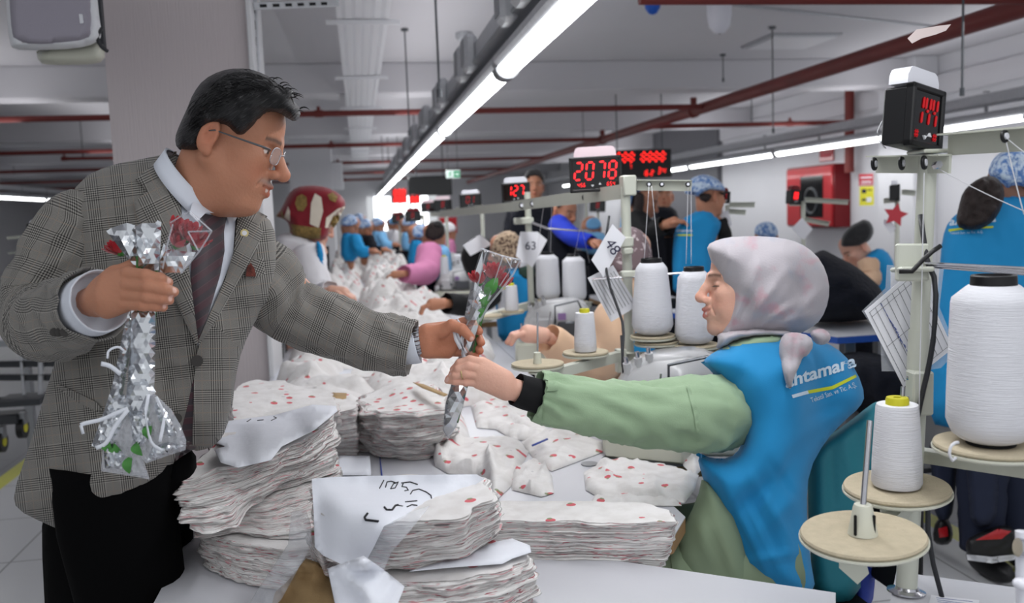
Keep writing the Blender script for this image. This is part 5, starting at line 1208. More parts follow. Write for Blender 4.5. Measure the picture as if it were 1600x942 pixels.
for i in range(16):   # curls lifting at the fringe and the nape
    b = np.array([random.choice([(436, 132), (452, 150), (462, 172), (420, 122), (444, 140)])]).ravel()+np.random.RandomState(i).randn(2)*4; Q_ = [D(b[0]+k*3*(1 if b[0] > 300 else -.8), b[1]-k*2.2+k*k*.5, 1.60-.02*random.random()) for k in range(6)]; mb.tube(Q_, [.0012, .0011, .001, .0008, .0006, .0002], 4)
o = mb.build('hair_strands', MAT['hair'], hair, True); o['kind'] = 'stuff'
# glasses
def hp(f_, l_, u_): A = axes(HF, HU); return HO+A @ np.array([f_, l_, u_])
gl = thing('eyeglasses', hp(.11, 0, .01), 'thin metal half-rim eyeglasses on the man\'s face', 'eyeglasses')
for q in (-1, 1):
    a = np.linspace(0, 2*PI, 25)[:-1]; pw = lambda t, e_: np.sign(t)*np.abs(t)**e_
    ring = [hp(.1065-.16*abs(.031+.021*pw(math.cos(t), .7))-.0, q*(.033+.022*pw(math.cos(t), .7)), .006+.0155*pw(math.sin(t), .7)) for t in a]
    MB().prism(ring, axes(HF, HU)[:, 0]*.0012).build('lens', MAT['lens'], gl); MB().tube(ring+[ring[0]], .0009, 6).build('rim', MAT['chrome'], gl, True)
    MB().tube([hp(.094, q*.056, .014), hp(.085, q*.071, .014), hp(.05, q*.078, .013), hp(.0, q*.0815, .012), hp(-.012, q*.081, .006)], [.0016, .0022, .0018, .0014, .0012], 6).build('temple_arm', MAT['machdk'], gl, True)
MB().tube([hp(.103, -.011, .010), hp(.110, 0, .013), hp(.103, .011, .010)], .001, 6).build('bridge', MAT['chrome'], gl, True)
# jacket body
jk = inflate('jacket', [(275, 236), (235, 246), (170, 258), (125, 280), (98, 330), (92, 420), (100, 520), (72, 610), (45, 700), (20, 772), (26, 796), (70, 818), (120, 838), (165, 849), (190, 840), (222, 800), (250, 762), (272, 722), (292, 700), (312, 706), (345, 690), (362, 645), (368, 590), (378, 545), (402, 495), (428, 460), (434, 400), (428, 350), (405, 330), (370, 322), (330, 300), (300, 262)],
       [(60, 700, 1.70), (120, 320, 1.66), (250, 400, 1.70), (400, 420, 1.76), (330, 620, 1.76), (180, 700, 1.72)], [(60, 700, .085), (120, 320, .09), (250, 420, .145), (400, 420, .105), (330, 620, .12), (180, 700, .14)], MAT['tweed'], man, 7, edge=95,
       relief=strokes([(110, 560, 240, 600, 22, .008), (250, 560, 305, 570, 12, .008), (120, 540, 160, 640, 20, -.006), (180, 330, 170, 430, 14, -.008), (200, 600, 150, 800, 26, .006), (90, 610, 150, 640, 5, .004), (330, 450, 400, 470, 16, .006), (320, 560, 370, 545, 12, .005), (350, 580, 330, 690, 14, .006), (240, 620, 210, 780, 24, .006)]), noise_amp=.004, noise_scale=.022, uvrot=-.12, keep='jk')
bj = bvh_of('jk')
# shirt, tie, collar, lapels lie on the chest
drape('shirt', [(278, 250), (292, 262), (330, 318), (372, 326), (368, 345), (364, 400), (345, 450), (325, 500), (309, 540), (303, 500), (296, 430), (286, 360)], bj, .004, .004, MAT['shirt'], man, 6, relief=strokes([(352, 340, 350, 420, 4, .004)]))
drape('tie', [(309, 322), (322, 318), (345, 322), (357, 330), (352, 350), (350, 362), (351, 392), (344, 430), (326, 490), (309, 538), (305, 500), (298, 440), (300, 380), (316, 356), (312, 340)], bj, .010, .006, MAT['tie'], man, 5, bulge=.006, edge=10, uvrot=0, relief=strokes([(312, 354, 352, 360, 4, -.006), (330, 370, 322, 420, 5, -.003)]))
drape('tie', [(300, 600), (305, 590), (306, 700), (286, 712), (272, 722), (284, 670), (294, 630)], bj, .001, .003, MAT['tie'], man, 5, uvrot=.5)
mb = MB(); rings = []; ax1 = c2w((math.cos(math.radians(50)), -math.sin(math.radians(50)), 0)); ax2 = c2w((0, 0, 1)); a = np.arange(48)*2*PI/48
for (px_, py_, k) in ((311, 284, .96), (310.5, 283, 1.0), (308, 290, 1.03), (304, 300, 1.07), (299, 312, 1.12), (299, 312, 1.08), (305, 300, 1.0), (311, 286, .93)):
    c = D(px_-5, py_-2, 1.652); rings.append(c+np.cos(a)[:, None]*ax1*.075*k+np.sin(a)[:, None]*ax2*.076*k)
mb.ring_loft(rings, caps=False).build('collar', MAT['shirt'], man, True)
drape('collar_point', [(300, 318), (322, 302), (352, 326), (344, 334), (322, 332), (308, 346), (296, 334)], bj, .030, .004, MAT['shirt'], man, 4)
drape('collar', [(352, 326), (366, 324), (376, 330), (368, 344), (358, 350), (354, 338)], bj, .014, .004, MAT['shirt'], man, 5)
lw_ = [(276, 236), (268, 238), (240, 256), (212, 280), (230, 299), (209, 315), (216, 350), (262, 445), (306, 538), (310, 534), (303, 480), (292, 390), (282, 320), (274, 270)]
drape('lapel', lw_, bj, .012, .006, MAT['tweed'], man, 5, uvrot=-.45, bulge=.003, edge=8, relief=strokes([(212, 280, 231, 300, 3, -.006)]))
drape('lapel', [(374, 324), (400, 328), (418, 338), (404, 352), (412, 362), (398, 396), (370, 446), (338, 500), (311, 540), (310, 532), (330, 486), (352, 436), (366, 390), (370, 350)], bj, .012, .006, MAT['tweed'], man, 5, uvrot=.5, bulge=.003, edge=8)
drape('jacket_front', [(311, 540), (306, 560), (303, 600), (302, 650), (300, 695), (330, 700), (346, 685), (360, 640), (366, 580), (375, 545), (350, 520), (330, 505)], bj, .007, .006, MAT['tweed'], man, 6, uvrot=-.02)
drape('pocket', [(382, 408), (412, 402), (414, 428), (400, 434), (384, 436)], bj, .003, .003, MAT['tweed'], man, 4, uvrot=.4); drape('pocket_square', [(384, 432), (386, 416), (392, 411), (398, 420), (400, 432)], bj, .008, .004, MAT['square'], man, 3)
drape('pocket_flap', [(88, 603), (92, 600), (150, 628), (160, 640), (156, 645), (120, 628)], bj, .004, .003, MAT['tweed'], man, 4)
for (x, y, r) in ((308, 564, .0105), (276, 654, .0095)):
    dd = cast(bj, x, y); MB().cyl(D(x, y, dd-.008), D(x, y, dd-.013), r, n=20).build('button', MAT['button'], man, 'auto')
dd = cast(bj, 382, 364); pn = MB().cyl(D(382, 364, dd-.011), D(382, 364, dd-.018), .0075, n=20).build('lapel_pin', MAT['gold'], man, 'auto'); MB().cyl(D(382, 364, dd-.018), D(382, 364, dd-.0188), .0045, n=16).build('pin_face', MAT['white'], pn)
# sleeves
s1 = sleeve('sleeve', [D(148, 325, 1.67), D(122, 362, 1.65), D(88, 430, 1.63), D(66, 480, 1.61), D(74, 503, 1.57), D(110, 492, 1.50), D(146, 475, 1.435)], [(.050, .060), (.074, .068), (.076, .066), (.070, .066), (.068, .064), (.064, .058), (.056, .054)], MAT['tweed'], man, amp=.006, seed=2, up=(.3, -.9, .2))
sleeve('shirt_cuff', [D(130, 482, 1.46), D(146, 476, 1.43), D(158, 470, 1.408)], [(.050, .046)]*3, MAT['shirt'], man, L=10, amp=.001, seed=5, up=(.3, -.9, .2))
s2 = sleeve('sleeve', [D(375, 410, 1.79), D(404, 432, 1.80), D(448, 480, 1.83), D(520, 510, 1.84), D(590, 533, 1.842), D(644, 543, 1.84)], [(.055, .060), (.080, .080), (.072, .064), (.066, .062), (.060, .057), (.056, .056)], MAT['tweed'], man, amp=.007, seed=8, foldk=11, uvoff=.02)
sleeve('shirt_cuff', [D(628, 540, 1.84), D(646, 541, 1.84), D(652, 540, 1.84)], [(.036, .036)]*3, MAT['shirt'], man, L=8, amp=.001, seed=6)
bv2 = wbvh(s1)
for x in (85, 93, 101):
    dd = cast(bv2, x, 519) 
    if dd: MB().cyl(D(x, 519, dd+.001), D(x, 519, dd-.005), .007, n=18).build('cuff_button', MAT['button'], man, 'auto')
wt = thing('wristwatch', D(648, 540, 1.84), 'steel link wristwatch band peeking out of the outstretched tweed sleeve', 'wristwatch')
x_, y_, z_ = frame_of(D(668, 532, 1.84)-D(640, 536, 1.84))
for k in range(22):
    a = k/22*2*PI; c = D(653, 533, 1.84)+.0295*(math.cos(a)*x_+math.sin(a)*y_); MB().box(c, (.0075, .004, .014), np.array([-math.sin(a)*x_+math.cos(a)*y_, math.cos(a)*x_+math.sin(a)*y_, z_]).T, .001).build('link', MAT['chrome'], wt)
# trousers and shoes
tr = MB()
for i in (0, 1):
    C = catmull([hip[i]+[0, 0, .12], hip[i], knee[i], ank[i]+[0, 0, .0], ank[i]-[0, 0, .03]], 24); rings = []
    for j, c in enumerate(C):
        r = np.interp(j/23, [0, .25, .6, 1], [.10, .10, .082, .072]); a = np.arange(28)*2*PI/28
        rings.append(c+np.stack([np.cos(a)*r*1.05, np.sin(a)*r, 0*a], 1)*(1+.05*np.array([noise.noise(Vector((math.cos(q)*2, math.sin(q)*2, j*.4+i*9))) for q in a]))[:, None])
    tr.ring_loft(rings)
tr.build('trousers', MAT['trousers'], man, True)
inflate('trouser_seat', [(70, 800), (64, 830), (72, 990), (232, 990), (262, 870), (296, 810), (312, 720), (290, 690), (200, 700), (110, 740)], 1.79, .085, MAT['trousers'], man, 10, edge=70)
for i in (0, 1):
    c = ank[i]; mb = MB(); rings = []
    for t, w, hh in ((-.07, .03, .05), (-.05, .042, .07), (0, .046, .09), (.06, .046, .075), (.12, .05, .055), (.17, .044, .045), (.20, .02, .03)):
        a = np.arange(16)*2*PI/16; rings.append(np.stack([np.full(16, c[0]+t), c[1]+np.cos(a)*w, hh/2+np.sin(a)*hh/2], 1))
    mb.ring_loft(rings).build('shoe', MAT['black'], man, True)
# ------------------------------------------------------------------ the woman reaching for the rose
mat('scarf', S(206, 200, 206), .9, sheen=.25, bump=(200, .15))
m = MAT['scarf']; g = NG(m); v = g.coords('UV'); n = g.noise(v, 16, 3); n2 = g.noise(g.coords('UV', loc=(3, 5, 0)), 12, 3)
c = g.mix(g.ss(n, .52, .68, 0, .75), S(176, 170, 176), S(184, 146, 156)); c = g.mix(g.ss(n2, .55, .7, 0, .6), c, S(150, 157, 174)); g.col(c)
mat('apron', S(28, 138, 196), .8, sheen=.1, nz=(7, .08), bump=(500, .1)); mat('shirtgreen', S(150, 174, 142), .85, sheen=.1, nz=(9, .06), bump=(400, .12)); mat('greendk', S(128, 144, 118), .85)
mat('teal', S(38, 118, 132), .6, bump=(18, .3)); mat('printwhite', S(205, 222, 236), .7); mat('lime', S(200, 210, 50), .7); mat('cuffblack', S(20, 20, 22), .95); mat('bluebag', S(40, 60, 150), .6)
LB = D(1200, 800, 2.05)
lady = thing('person', (LB[0], LB[1], 0), 'person in a pale pink-grey headscarf, blue apron and green shirt reaching for the rose', 'person')
WO = D(1171, 452, 2.10); pt = math.radians(-1); yw = math.radians(-2)
WF = c2w((-math.cos(pt)*math.cos(yw), -math.sin(pt), math.sin(yw))); WU = c2w((math.sin(pt)*-1, math.cos(pt), .03))
WN = D(1185, 560, 2.10)
parts = [head_sdf(WO, WF, WU, .003, SKW, False, WN, mouth=.0042, smile=.006, closed=True, brow=S(70, 50, 44), lipc=S(190, 100, 96), nose=.985, neck_r=.044, cran=((-.012, 0, .030), (.085, .068, .070)))]
Shl, Ell, Wrl = D(1120, 640, 1.99), D(960, 645, 1.90), D(812, 612, 1.84); Che = D(1210, 640, 2.05); Plv = D(1215, 860, 2.08)
segs = [(WN, Che, .045, .07), (Che, Plv, .06, .06), (Shl, Ell, .038, .032), (Ell, Wrl, .032, .024), (Shl, Che, .04, .05), (Plv, Plv+np.array([-.33, -.03, -.02]), .05, .05), (Plv+np.array([-.33, -.03, -.02]), Plv+np.array([-.30, -.05, -.40]), .055, .04), (Plv+np.array([-.02, .14, 0]), Plv+np.array([-.33, .15, -.02]), .05, .05), (Plv+np.array([-.33, .15, -.02]), Plv+np.array([-.30, .15, -.40]), .055, .04)]
V, Q = limb_body(segs, res=.014); parts.append((V, Q, SKW))
h = 1.80
palm = [(D(812, 612, 1.84), D(790, 604, 1.825), .0235, .022), (D(790, 590, 1.82), D(754, 567, 1.815), .016, .0125), (D(790, 597, 1.818), D(750, 577, 1.808), .017, .013), (D(790, 606, 1.818), D(748, 588, 1.808), .017, .0125), (D(790, 614, 1.82), D(747, 599, 1.812), .015, .0115), (D(790, 600, 1.835), D(765, 580, 1.84), .016, .013)]
fingers = [([D(754, 566, 1.814), D(734, 562, 1.802), D(718, 567, 1.804), D(708, 577, 1.812)], [.0098, .0086, .0080, .0070]),
           ([D(750, 576, 1.808), D(732, 572, 1.796), D(716, 577, 1.798), D(706, 584, 1.808)], [.0098, .0087, .0080, .0070]),
           ([D(748, 587, 1.808), D(728, 584, 1.796), D(711, 587, 1.798), D(701, 591, 1.808)], [.0094, .0084, .0076, .0068]),
           ([D(747, 598, 1.812), D(727, 597, 1.802), D(711, 596, 1.802), D(699, 595, 1.810)], [.0088, .0078, .0070, .0062]),
           ([D(768, 582, 1.842), D(750, 570, 1.862), D(735, 566, 1.872), D(722, 570, 1.868)], [.0125, .0105, .0096, .0082])]
parts.append(hand_sdf(palm, fingers, .0017, SKW, nails=[(D(706, 579, 1.805), .004), (D(704, 585, 1.80), .004), (D(699, 592, 1.80), .004), (D(697, 595, 1.803), .004)]))
V, F, Cc = join_parts(parts); mesh_obj('body', V, F, MAT['skin'], lady, True, col=Cc)
rg = D(722, 585, 1.796); x_, y_, z_ = frame_of(D(711, 587, 1.798)-D(728, 584, 1.796)); a = np.linspace(0, 2*PI, 17)
tag(MB().tube([rg+.0095*(math.cos(q)*x_+math.sin(q)*y_) for q in a], .0011, 6).build('ring', MAT['gold'], None, True), 'thin gold ring on the finger of the woman\'s outstretched hand', 'ring')
# eyelashes on the closed smiling eye
A = axes(WF, WU); mb = MB()
for q in (-1, 1):
    for k in np.linspace(-1, 1, 12): 
        b = WO+A @ np.array([.088-.004*abs(k), q*(.031+.012*k), .0065]); mb.tube([b, b+A @ np.array([.006, q*.002*k, -.0015])], [.0005, .0002], 4)
o = mb.build('eyelashes', MAT['black'], lady, True); o['kind'] = 'stuff'
# headscarf
inflate('headscarf', [(1104, 383), (1122, 374), (1150, 369), (1200, 369), (1235, 374), (1262, 386), (1284, 408), (1296, 440), (1295, 470), (1284, 498), (1268, 512), (1240, 526), (1205, 528), (1175, 529), (1150, 534), (1134, 540), (1120, 532), (1122, 510), (1130, 488), (1133, 470), (1128, 452), (1118, 425), (1108, 400)],
        [(1200, 440, 2.11), (1115, 400, 2.10), (1280, 460, 2.13)], [(1200, 440, .122), (1150, 385, .105), (1112, 395, .085), (1130, 470, .088), (1130, 525, .075), (1280, 460, .10)], MAT['scarf'], lady, 5, edge=52,
        relief=strokes([(1140, 400, 1128, 450, 5, .008), (1160, 440, 1145, 515, 6, .010), (1190, 400, 1150, 500, 7, .008), (1210, 450, 1160, 515, 6, .012), (1250, 470, 1170, 517, 6, .012), (1270, 490, 1190, 516, 5, .010), (1230, 420, 1180, 480, 8, .008), (1285, 450, 1230, 505, 8, .010), (1200, 390, 1240, 400, 8, .006), (1108, 386, 1132, 470, 3, .006), (1240, 430, 1260, 480, 6, -.008), (1175, 455, 1140, 525, 3, -.008), (1225, 470, 1175, 512, 3, -.008)]), noise_amp=.0025, noise_scale=.03)
inflate('headscarf_front', [(1120, 520), (1150, 514), (1185, 512), (1240, 515), (1235, 528), (1190, 526), (1150, 532), (1132, 545), (1118, 545), (1122, 532)], 2.09, .092, MAT['scarf'], lady, 4, edge=11, relief=strokes([(1140, 525, 1230, 520, 3, .004)]))
inflate('scarf_knot', [(1222, 522), (1240, 518), (1266, 524), (1272, 540), (1262, 556), (1254, 558), (1250, 570), (1240, 590), (1236, 610), (1228, 600), (1222, 575), (1216, 545)], [(1240, 540, 1.945), (1236, 600, 1.905)], .030, MAT['scarf'], lady, 4, edge=13, relief=strokes([(1235, 525, 1233, 600, 3, .006), (1250, 525, 1245, 570, 3, .006), (1225, 530, 1266, 530, 4, -.005)]))
inflate('scarf_knot', [(1264, 518), (1282, 512), (1297, 520), (1298, 532), (1286, 540), (1272, 536)], 1.99, .026, MAT['scarf'], lady, 4, edge=10, relief=strokes([(1270, 520, 1290, 532, 3, .004)]))
# green shirt
inflate('shirt_collar', [(1118, 548), (1150, 530), (1200, 520), (1225, 524), (1220, 545), (1160, 552), (1120, 565)], 2.06, .065, MAT['shirtgreen'], lady, 5, edge=15)
sg = sleeve('sleeve', [D(1140, 640, 2.02), D(1108, 646, 1.99), D(1060, 647, 1.95), D(1000, 647, 1.92), D(930, 637, 1.89), D(870, 626, 1.865), D(838, 619, 1.852)], [(.070, .075), (.086, .082), (.080, .074), (.066, .064), (.056, .056), (.050, .052), (.045, .047)], MAT['shirtgreen'], lady, amp=.0095, seed=15, foldk=13, swirl=2.5)
bvs = wbvh(sg)
drape('cuff', [(824, 598), (850, 592), (872, 600), (872, 610), (850, 612), (846, 660), (838, 648), (826, 630)], bvs, .006, .004, MAT['shirtgreen'], lady, 4)
dd = cast(bvs, 834, 612) or 1.81
MB().cyl(D(834, 612, dd-.004), D(834, 612, dd-.009), .006, n=16).build('snap_button', MAT['chrome'], lady, 'auto')
drape('sleeve_seam', [(1072, 602), (1076, 600), (1090, 640), (1094, 690), (1090, 690), (1084, 645)], bvs, .003, .003, MAT['shirtgreen'], lady, 4)
sleeve('undercuff', [D(845, 620, 1.855), D(820, 613, 1.845), D(806, 608, 1.838)], [(.034, .036), (.032, .034), (.031, .033)], MAT['cuffblack'], lady, L=12, amp=.001, seed=3)
inflate('shirt_hem', [(1045, 882), (1058, 840), (1090, 780), (1098, 740), (1150, 780), (1180, 860), (1190, 960), (1080, 960)], 2.02, .10, MAT['greendk'], lady, 8, edge=45, relief=strokes([(1090, 800, 1110, 880, 10, .012), (1120, 820, 1150, 900, 8, .01)]))
inflate('trousers', [(1020, 900), (1060, 830), (1140, 820), (1240, 870), (1250, 990), (1010, 990)], 2.12, .11, MAT['greendk'], lady, 12, edge=50)
# apron
ap = inflate('apron', [(1095, 566), (1118, 548), (1150, 534), (1185, 528), (1240, 524), (1290, 534), (1318, 552), (1340, 582), (1352, 618), (1344, 636), (1322, 655), (1290, 688), (1264, 735), (1260, 790), (1264, 860), (1276, 930), (1230, 945), (1165, 915), (1146, 862), (1122, 800), (1100, 755), (1088, 708), (1112, 716), (1140, 716), (1158, 700), (1162, 672), (1152, 640), (1132, 606), (1112, 580)],
        [(1200, 600, 2.06), (1110, 560, 2.04), (1330, 610, 2.16), (1200, 800, 2.05), (1120, 740, 2.02)], [(1200, 640, .15), (1110, 570, .11), (1330, 620, .10), (1200, 800, .13), (1110, 740, .12)], MAT['apron'], lady, 7, edge=60,
        relief=strokes([(1150, 800, 1250, 720, 14, -.014), (1180, 840, 1260, 760, 12, .010), (1130, 760, 1200, 890, 9, .014), (1160, 760, 1230, 880, 8, -.010), (1110, 740, 1190, 880, 6, -.010), (1255, 690, 1320, 640, 14, .012), (1230, 720, 1300, 660, 12, -.012), (1120, 590, 1170, 640, 8, .006), (1240, 800, 1250, 900, 10, -.010), (1180, 600, 1270, 560, 20, .006), (1160, 880, 1260, 860, 7, .012), (1125, 770, 1172, 885, 4, .010), (1152, 780, 1208, 895, 4, -.010), (1172, 740, 1252, 868, 5, .008), (1200, 720, 1262, 800, 5, -.008), (1262, 650, 1325, 632, 6, -.008), (1140, 640, 1180, 560, 7, .006), (1230, 700, 1180, 830, 6, .008)]), noise_amp=.004, noise_scale=.025, keep='ap')
ba = bvh_of('ap')
drape('apron_trim', [(1095, 566), (1101, 564), (1118, 580), (1140, 606), (1159, 640), (1168, 672), (1165, 702), (1146, 722), (1112, 722), (1088, 712), (1088, 706), (1112, 716), (1140, 716), (1158, 700), (1162, 672), (1152, 640), (1132, 606), (1112, 580)], ba, .003, .004, MAT['apron'], lady, 4)
drape('lime_stripe', [(1262, 610), (1300, 603), (1337, 585), (1339, 589), (1302, 608), (1264, 615)], ba, .002, .001, MAT['lime'], lady, 4); drape('white_stripe', [(1237, 617), (1262, 610), (1264, 615), (1239, 622)], ba, .002, .001, MAT['printwhite'], lady, 4)
def text_on(txt, bv, x0, y0, x1, y1, size, m, parent, name='lettering', off=.0025, bold=0, tilt=0, font=None, wsc=1.0):
    """lettering printed on cloth: every letter is laid on the surface"""
    cu = bpy.data.curves.new('t', 'FONT'); cu.body = txt; cu.size = 1; cu.resolution_u = 3; cu.offset = bold
    to = bpy.data.objects.new('t', cu); COL.objects.link(to); me = bpy.data.meshes.new_from_object(to); bpy.data.objects.remove(to)
    V = np.array([v.co[:2] for v in me.vertices]); F = [tuple(p.vertices) for p in me.polygons]; w = V[:, 0].max(); V[:, 0] /= w
    ux = np.array([x1-x0, y1-y0], float); L = np.hypot(*ux); up_ = np.array([ux[1], -ux[0]])/L if True else None
    P = np.array([x0, y0])+V[:, :1]*ux+V[:, 1:2]*size*up_+V[:, 1:2]*tilt*ux/L
    bm = bmesh.new(); last = None; Q_ = []
    for x, y in P:
        d = cast(bv, x, y) or last or 2.0; last = d; Q_.append(D(x, y, d-off))
    o = mesh_obj(name, Q_, F, m, parent, False); return o
text_on('ahtamara', ba, 1228, 606, 1338, 572, 27, MAT['printwhite'], lady, bold=.03, tilt=6)
text_on('Tekstil San. ve Tic. A.Ş.', ba, 1268, 629, 1339, 604, 11, MAT['printwhite'], lady)
# cushion, chair, bag
cu_ = inflate('cushion', [(1262, 745), (1262, 712), (1280, 690), (1320, 664), (1360, 632), (1372, 626), (1379, 640), (1378, 680), (1372, 740), (1360, 800), (1345, 850), (1345, 940), (1275, 945), (1264, 850)], 2.24, .075, MAT['teal'], None, 7, edge=24,
       relief=strokes([(1300, 700, 1303, 790, 4, -.008), (1285, 720, 1285, 850, 6, .006), (1320, 680, 1330, 760, 8, .006), (1275, 830, 1345, 850, 5, -.006), (1340, 660, 1345, 740, 8, -.005)])); tag(cu_, 'teal padded cushion behind the back of the woman in the blue apron', 'cushion')
ch = thing('work_chair', (*D(1290, 900, 2.2)[:2], 0), 'dark work chair under the woman in the blue apron', 'chair'); cc = D(1250, 900, 2.15)
MB().box((cc[0], cc[1]+.06, .40), (.42, .42, .05), bev=.02).build('seat', MAT['blackmat'], ch, 'auto')
for sx in (-.17, .17):
    for sy in (-.12, .24): MB().cyl((cc[0]+sx, cc[1]+sy, 0), (cc[0]+sx, cc[1]+sy, .39), .013).build('leg', MAT['black'], ch, 'auto')
MB().box((cc[0]+.27, cc[1]+.10, .62), (.03, .34, .36), bev=.012).build('backrest', MAT['blackmat'], ch, 'auto')
bg = inflate('bag', [(1330, 800), (1350, 770), (1368, 760), (1372, 860), (1362, 960), (1330, 960)], 2.34, .05, MAT['bluebag'], None, 8, edge=20); tag(bg, 'blue bag hanging behind the teal cushion', 'bag')
for lg, dy in enumerate((-.04, .15)):
    k0 = Plv+np.array([-.33, dy, -.02]); k1 = Plv+np.array([-.30, dy, -.44])
    sleeve('trouser_leg', [Plv+np.array([0, dy, 0]), k0+np.array([.05, 0, 0]), k0, (k0+k1)/2, k1], [(.09, .085), (.08, .08), (.075, .075), (.065, .065), (.06, .06)], MAT['greendk'], lady, L=30, n=24, amp=.004, seed=lg, open_end=False)
    mb = MB(); mb.ell(k1+np.array([-.06, 0, -.06]), (.12, .042, .045)); mb.build('shoe', MAT['black'], lady, True)

# ------------------------------------------------------------------ wrapped roses
mat('rosered', S(176, 14, 34), .55, sheen=.4); mat('leaf', S(70, 130, 60), .5); mat('stem', S(60, 110, 50), .5)
mat('foil', S(215, 218, 222), .22, metal=1); mat('film', S(240, 242, 248), .05, alpha=.07, spec=1.0); mat('filmedge', S(225, 228, 236), .08, alpha=.34, spec=1.0); mat('ribbon', S(225, 228, 236), .3, sheen=.2)
def rose(c, ax, r, label, group, seed=0, m='rosered', leafs=True):
    t = thing('rose', c, label, 'rose', group); c = np.array(c, float); ax = _n(ax); x, y, z = frame_of(ax, (0, 1, .3)); rng = np.random.RandomState(seed)
    for L_, (n, rad, hh) in enumerate(((3, .42, .95), (4, .68, .9), (5, .95, .78))):
        for k in range(n):
            a0 = 2*PI*k/n+L_*.6+rng.rand()*.3; V = []; F = []; U = 7; Wd = 7
            for i in range(U):
                t_ = i/(U-1)
                for j in range(Wd):
                    s_ = (j/(Wd-1)-.5)*2; half = 1.25*math.sin(PI*(.12+.76*t_)**.8)/n*2.6*.8; a = a0+s_*half; rr = r*rad*(.35+.65*math.sin(min(1, t_*1.15)*PI*.52))*(1+.10*(t_ > .85)); 
                    V.append(c+z*(r*hh*(1.5*t_-.55)-r*.12*s_*s_*t_)+rr*(math.cos(a)*x+math.sin(a)*y)+rng.randn(3)*r*.01)
            for i in range(U-1):
                for j in range(Wd-1): q = i*Wd+j; F.append((q, q+1, q+Wd+1, q+Wd))
            V = np.array(V); n_ = len(V); V2 = V-(V-c)*.04; FF = F+[tuple(i+n_ for i in f)[::-1] for f in F]
            mesh_obj('petal', np.concatenate([V, V2]), FF, MAT[m], t, True)
    MB().lathe([(.001, -.75*r), (.2*r, -.7*r), (.42*r, -.45*r), (.3*r, -.3*r)], c, ax, 12).build('calyx', MAT['leaf'], t, True)
    return t
def leafm(a, b, w, parent=None, name='leaf', bend=.01):
    a = np.array(a, float); b = np.array(b, float); d = b-a; x = _n(np.cross(d, c2w([0, 0, 1]))); z = np.cross(x, _n(d)); V = []; F = []
    for i in range(9):
        t = i/8; ww = w*math.sin(PI*t)**.8+.0004
        for s_ in (-1, 0, 1): V.append(a+d*t+x*s_*ww+z*(bend*math.sin(PI*t)+abs(s_)*ww*.4))
    for i in range(8):
        for j in range(2): q = i*3+j; F.append((q, q+1, q+4, q+3))
    V = np.array(V); n = len(V); V = np.concatenate([V, V-z*.0008]); F = F+[tuple(i+n for i in f)[::-1] for f in F]
    return mesh_obj(name, V, F, MAT['leaf'], parent, True)
def crumple(name, poly, d, T, m, parent, step=5, amp=.010, sc=.09, seed=1, facet=True, label=None, rel=None, edge=14):
    """crinkled wrapping: facets from a folded noise"""
    def rl(p):
        v = np.array([abs(noise.noise(Vector((x*sc+seed, y*sc*.35, seed))))*1.0+.5*abs(noise.noise(Vector((x*sc*2.1+seed, y*sc*.9, seed+7)))) for x, y in p]); v = amp*.75*(v*2.2-.6)
        return v+(rel(p) if rel else 0)
    o = inflate(name, poly, d, T, MAT[m], parent, step, edge=edge, relief=rl, sm=0)
    if facet: o.data.shade_flat()
    return o
# -- the rose being handed over
bq = thing('wrapped_rose', D(722, 560, 1.85), 'single rose bunch in clear and silver film passing between the two hands', 'bouquet')
for i, (x, y, d, r, ax, lb) in enumerate(((748, 436, 1.865, .021, (-.15, 1, .3), 'dark red rose on the left inside the handed film cone'), (771, 427, 1.86, .024, (.1, 1, .35), 'red rose at the top middle inside the handed film cone'), (784, 440, 1.86, .021, (.35, .9, .3), 'red rose on the right inside the handed film cone'))):
    rose(D(x, y, d), c2w(ax), r, lb, 'roses in the handed film cone', i)
MB().tube([D(768, 455, 1.862), D(752, 500, 1.862), D(738, 560, 1.862), D(714, 660, 1.862)], .0032, 8).build('stem', MAT['stem'], bq, True); MB().tube([D(752, 455, 1.868), D(744, 500, 1.866), D(732, 560, 1.864), D(706, 655, 1.866)], .0028, 8).build('stem', MAT['stem'], bq, True)
leafm(D(758, 462, 1.845), D(778, 434, 1.835), .012, bq); leafm(D(748, 480, 1.85), D(764, 462, 1.84), .008, bq); leafm(D(742, 500, 1.85), D(758, 478, 1.845), .006, bq)
crumple('foil_wrap', [(754, 392), (740, 432), (731, 468), (725, 500), (722, 530), (716, 560), (708, 592), (696, 630), (692, 672), (700, 686), (712, 668), (722, 640), (732, 600), (738, 560), (744, 520), (750, 480), (754, 440)], 1.868, .012, 'foil', bq, 8, .007, 0.066, 3, edge=8)
crumple('foil_wrap', [(742, 440), (738, 470), (732, 500), (728, 530), (734, 545), (744, 520), (756, 480), (768, 462), (756, 456)], 1.842, .006, 'foil', bq, 8, .007, 0.088, 5, edge=7)
crumple('foil_wrap', [(718, 600), (706, 606), (698, 640), (694, 672), (700, 684), (712, 664), (724, 632), (730, 606)], 1.846, .009, 'foil', bq, 8, .007, 0.077, 8, edge=8)
crumple('clear_film', [(752, 388), (768, 394), (786, 400), (813, 406), (802, 428), (784, 452), (764, 476), (752, 500), (744, 530), (738, 560), (730, 600), (724, 640), (712, 672), (700, 687), (690, 676), (694, 630), (708, 590), (720, 530), (724, 500), (732, 460), (742, 420)], 1.86, .030, 'film', bq, 5, .010, .10, 4, edge=18)
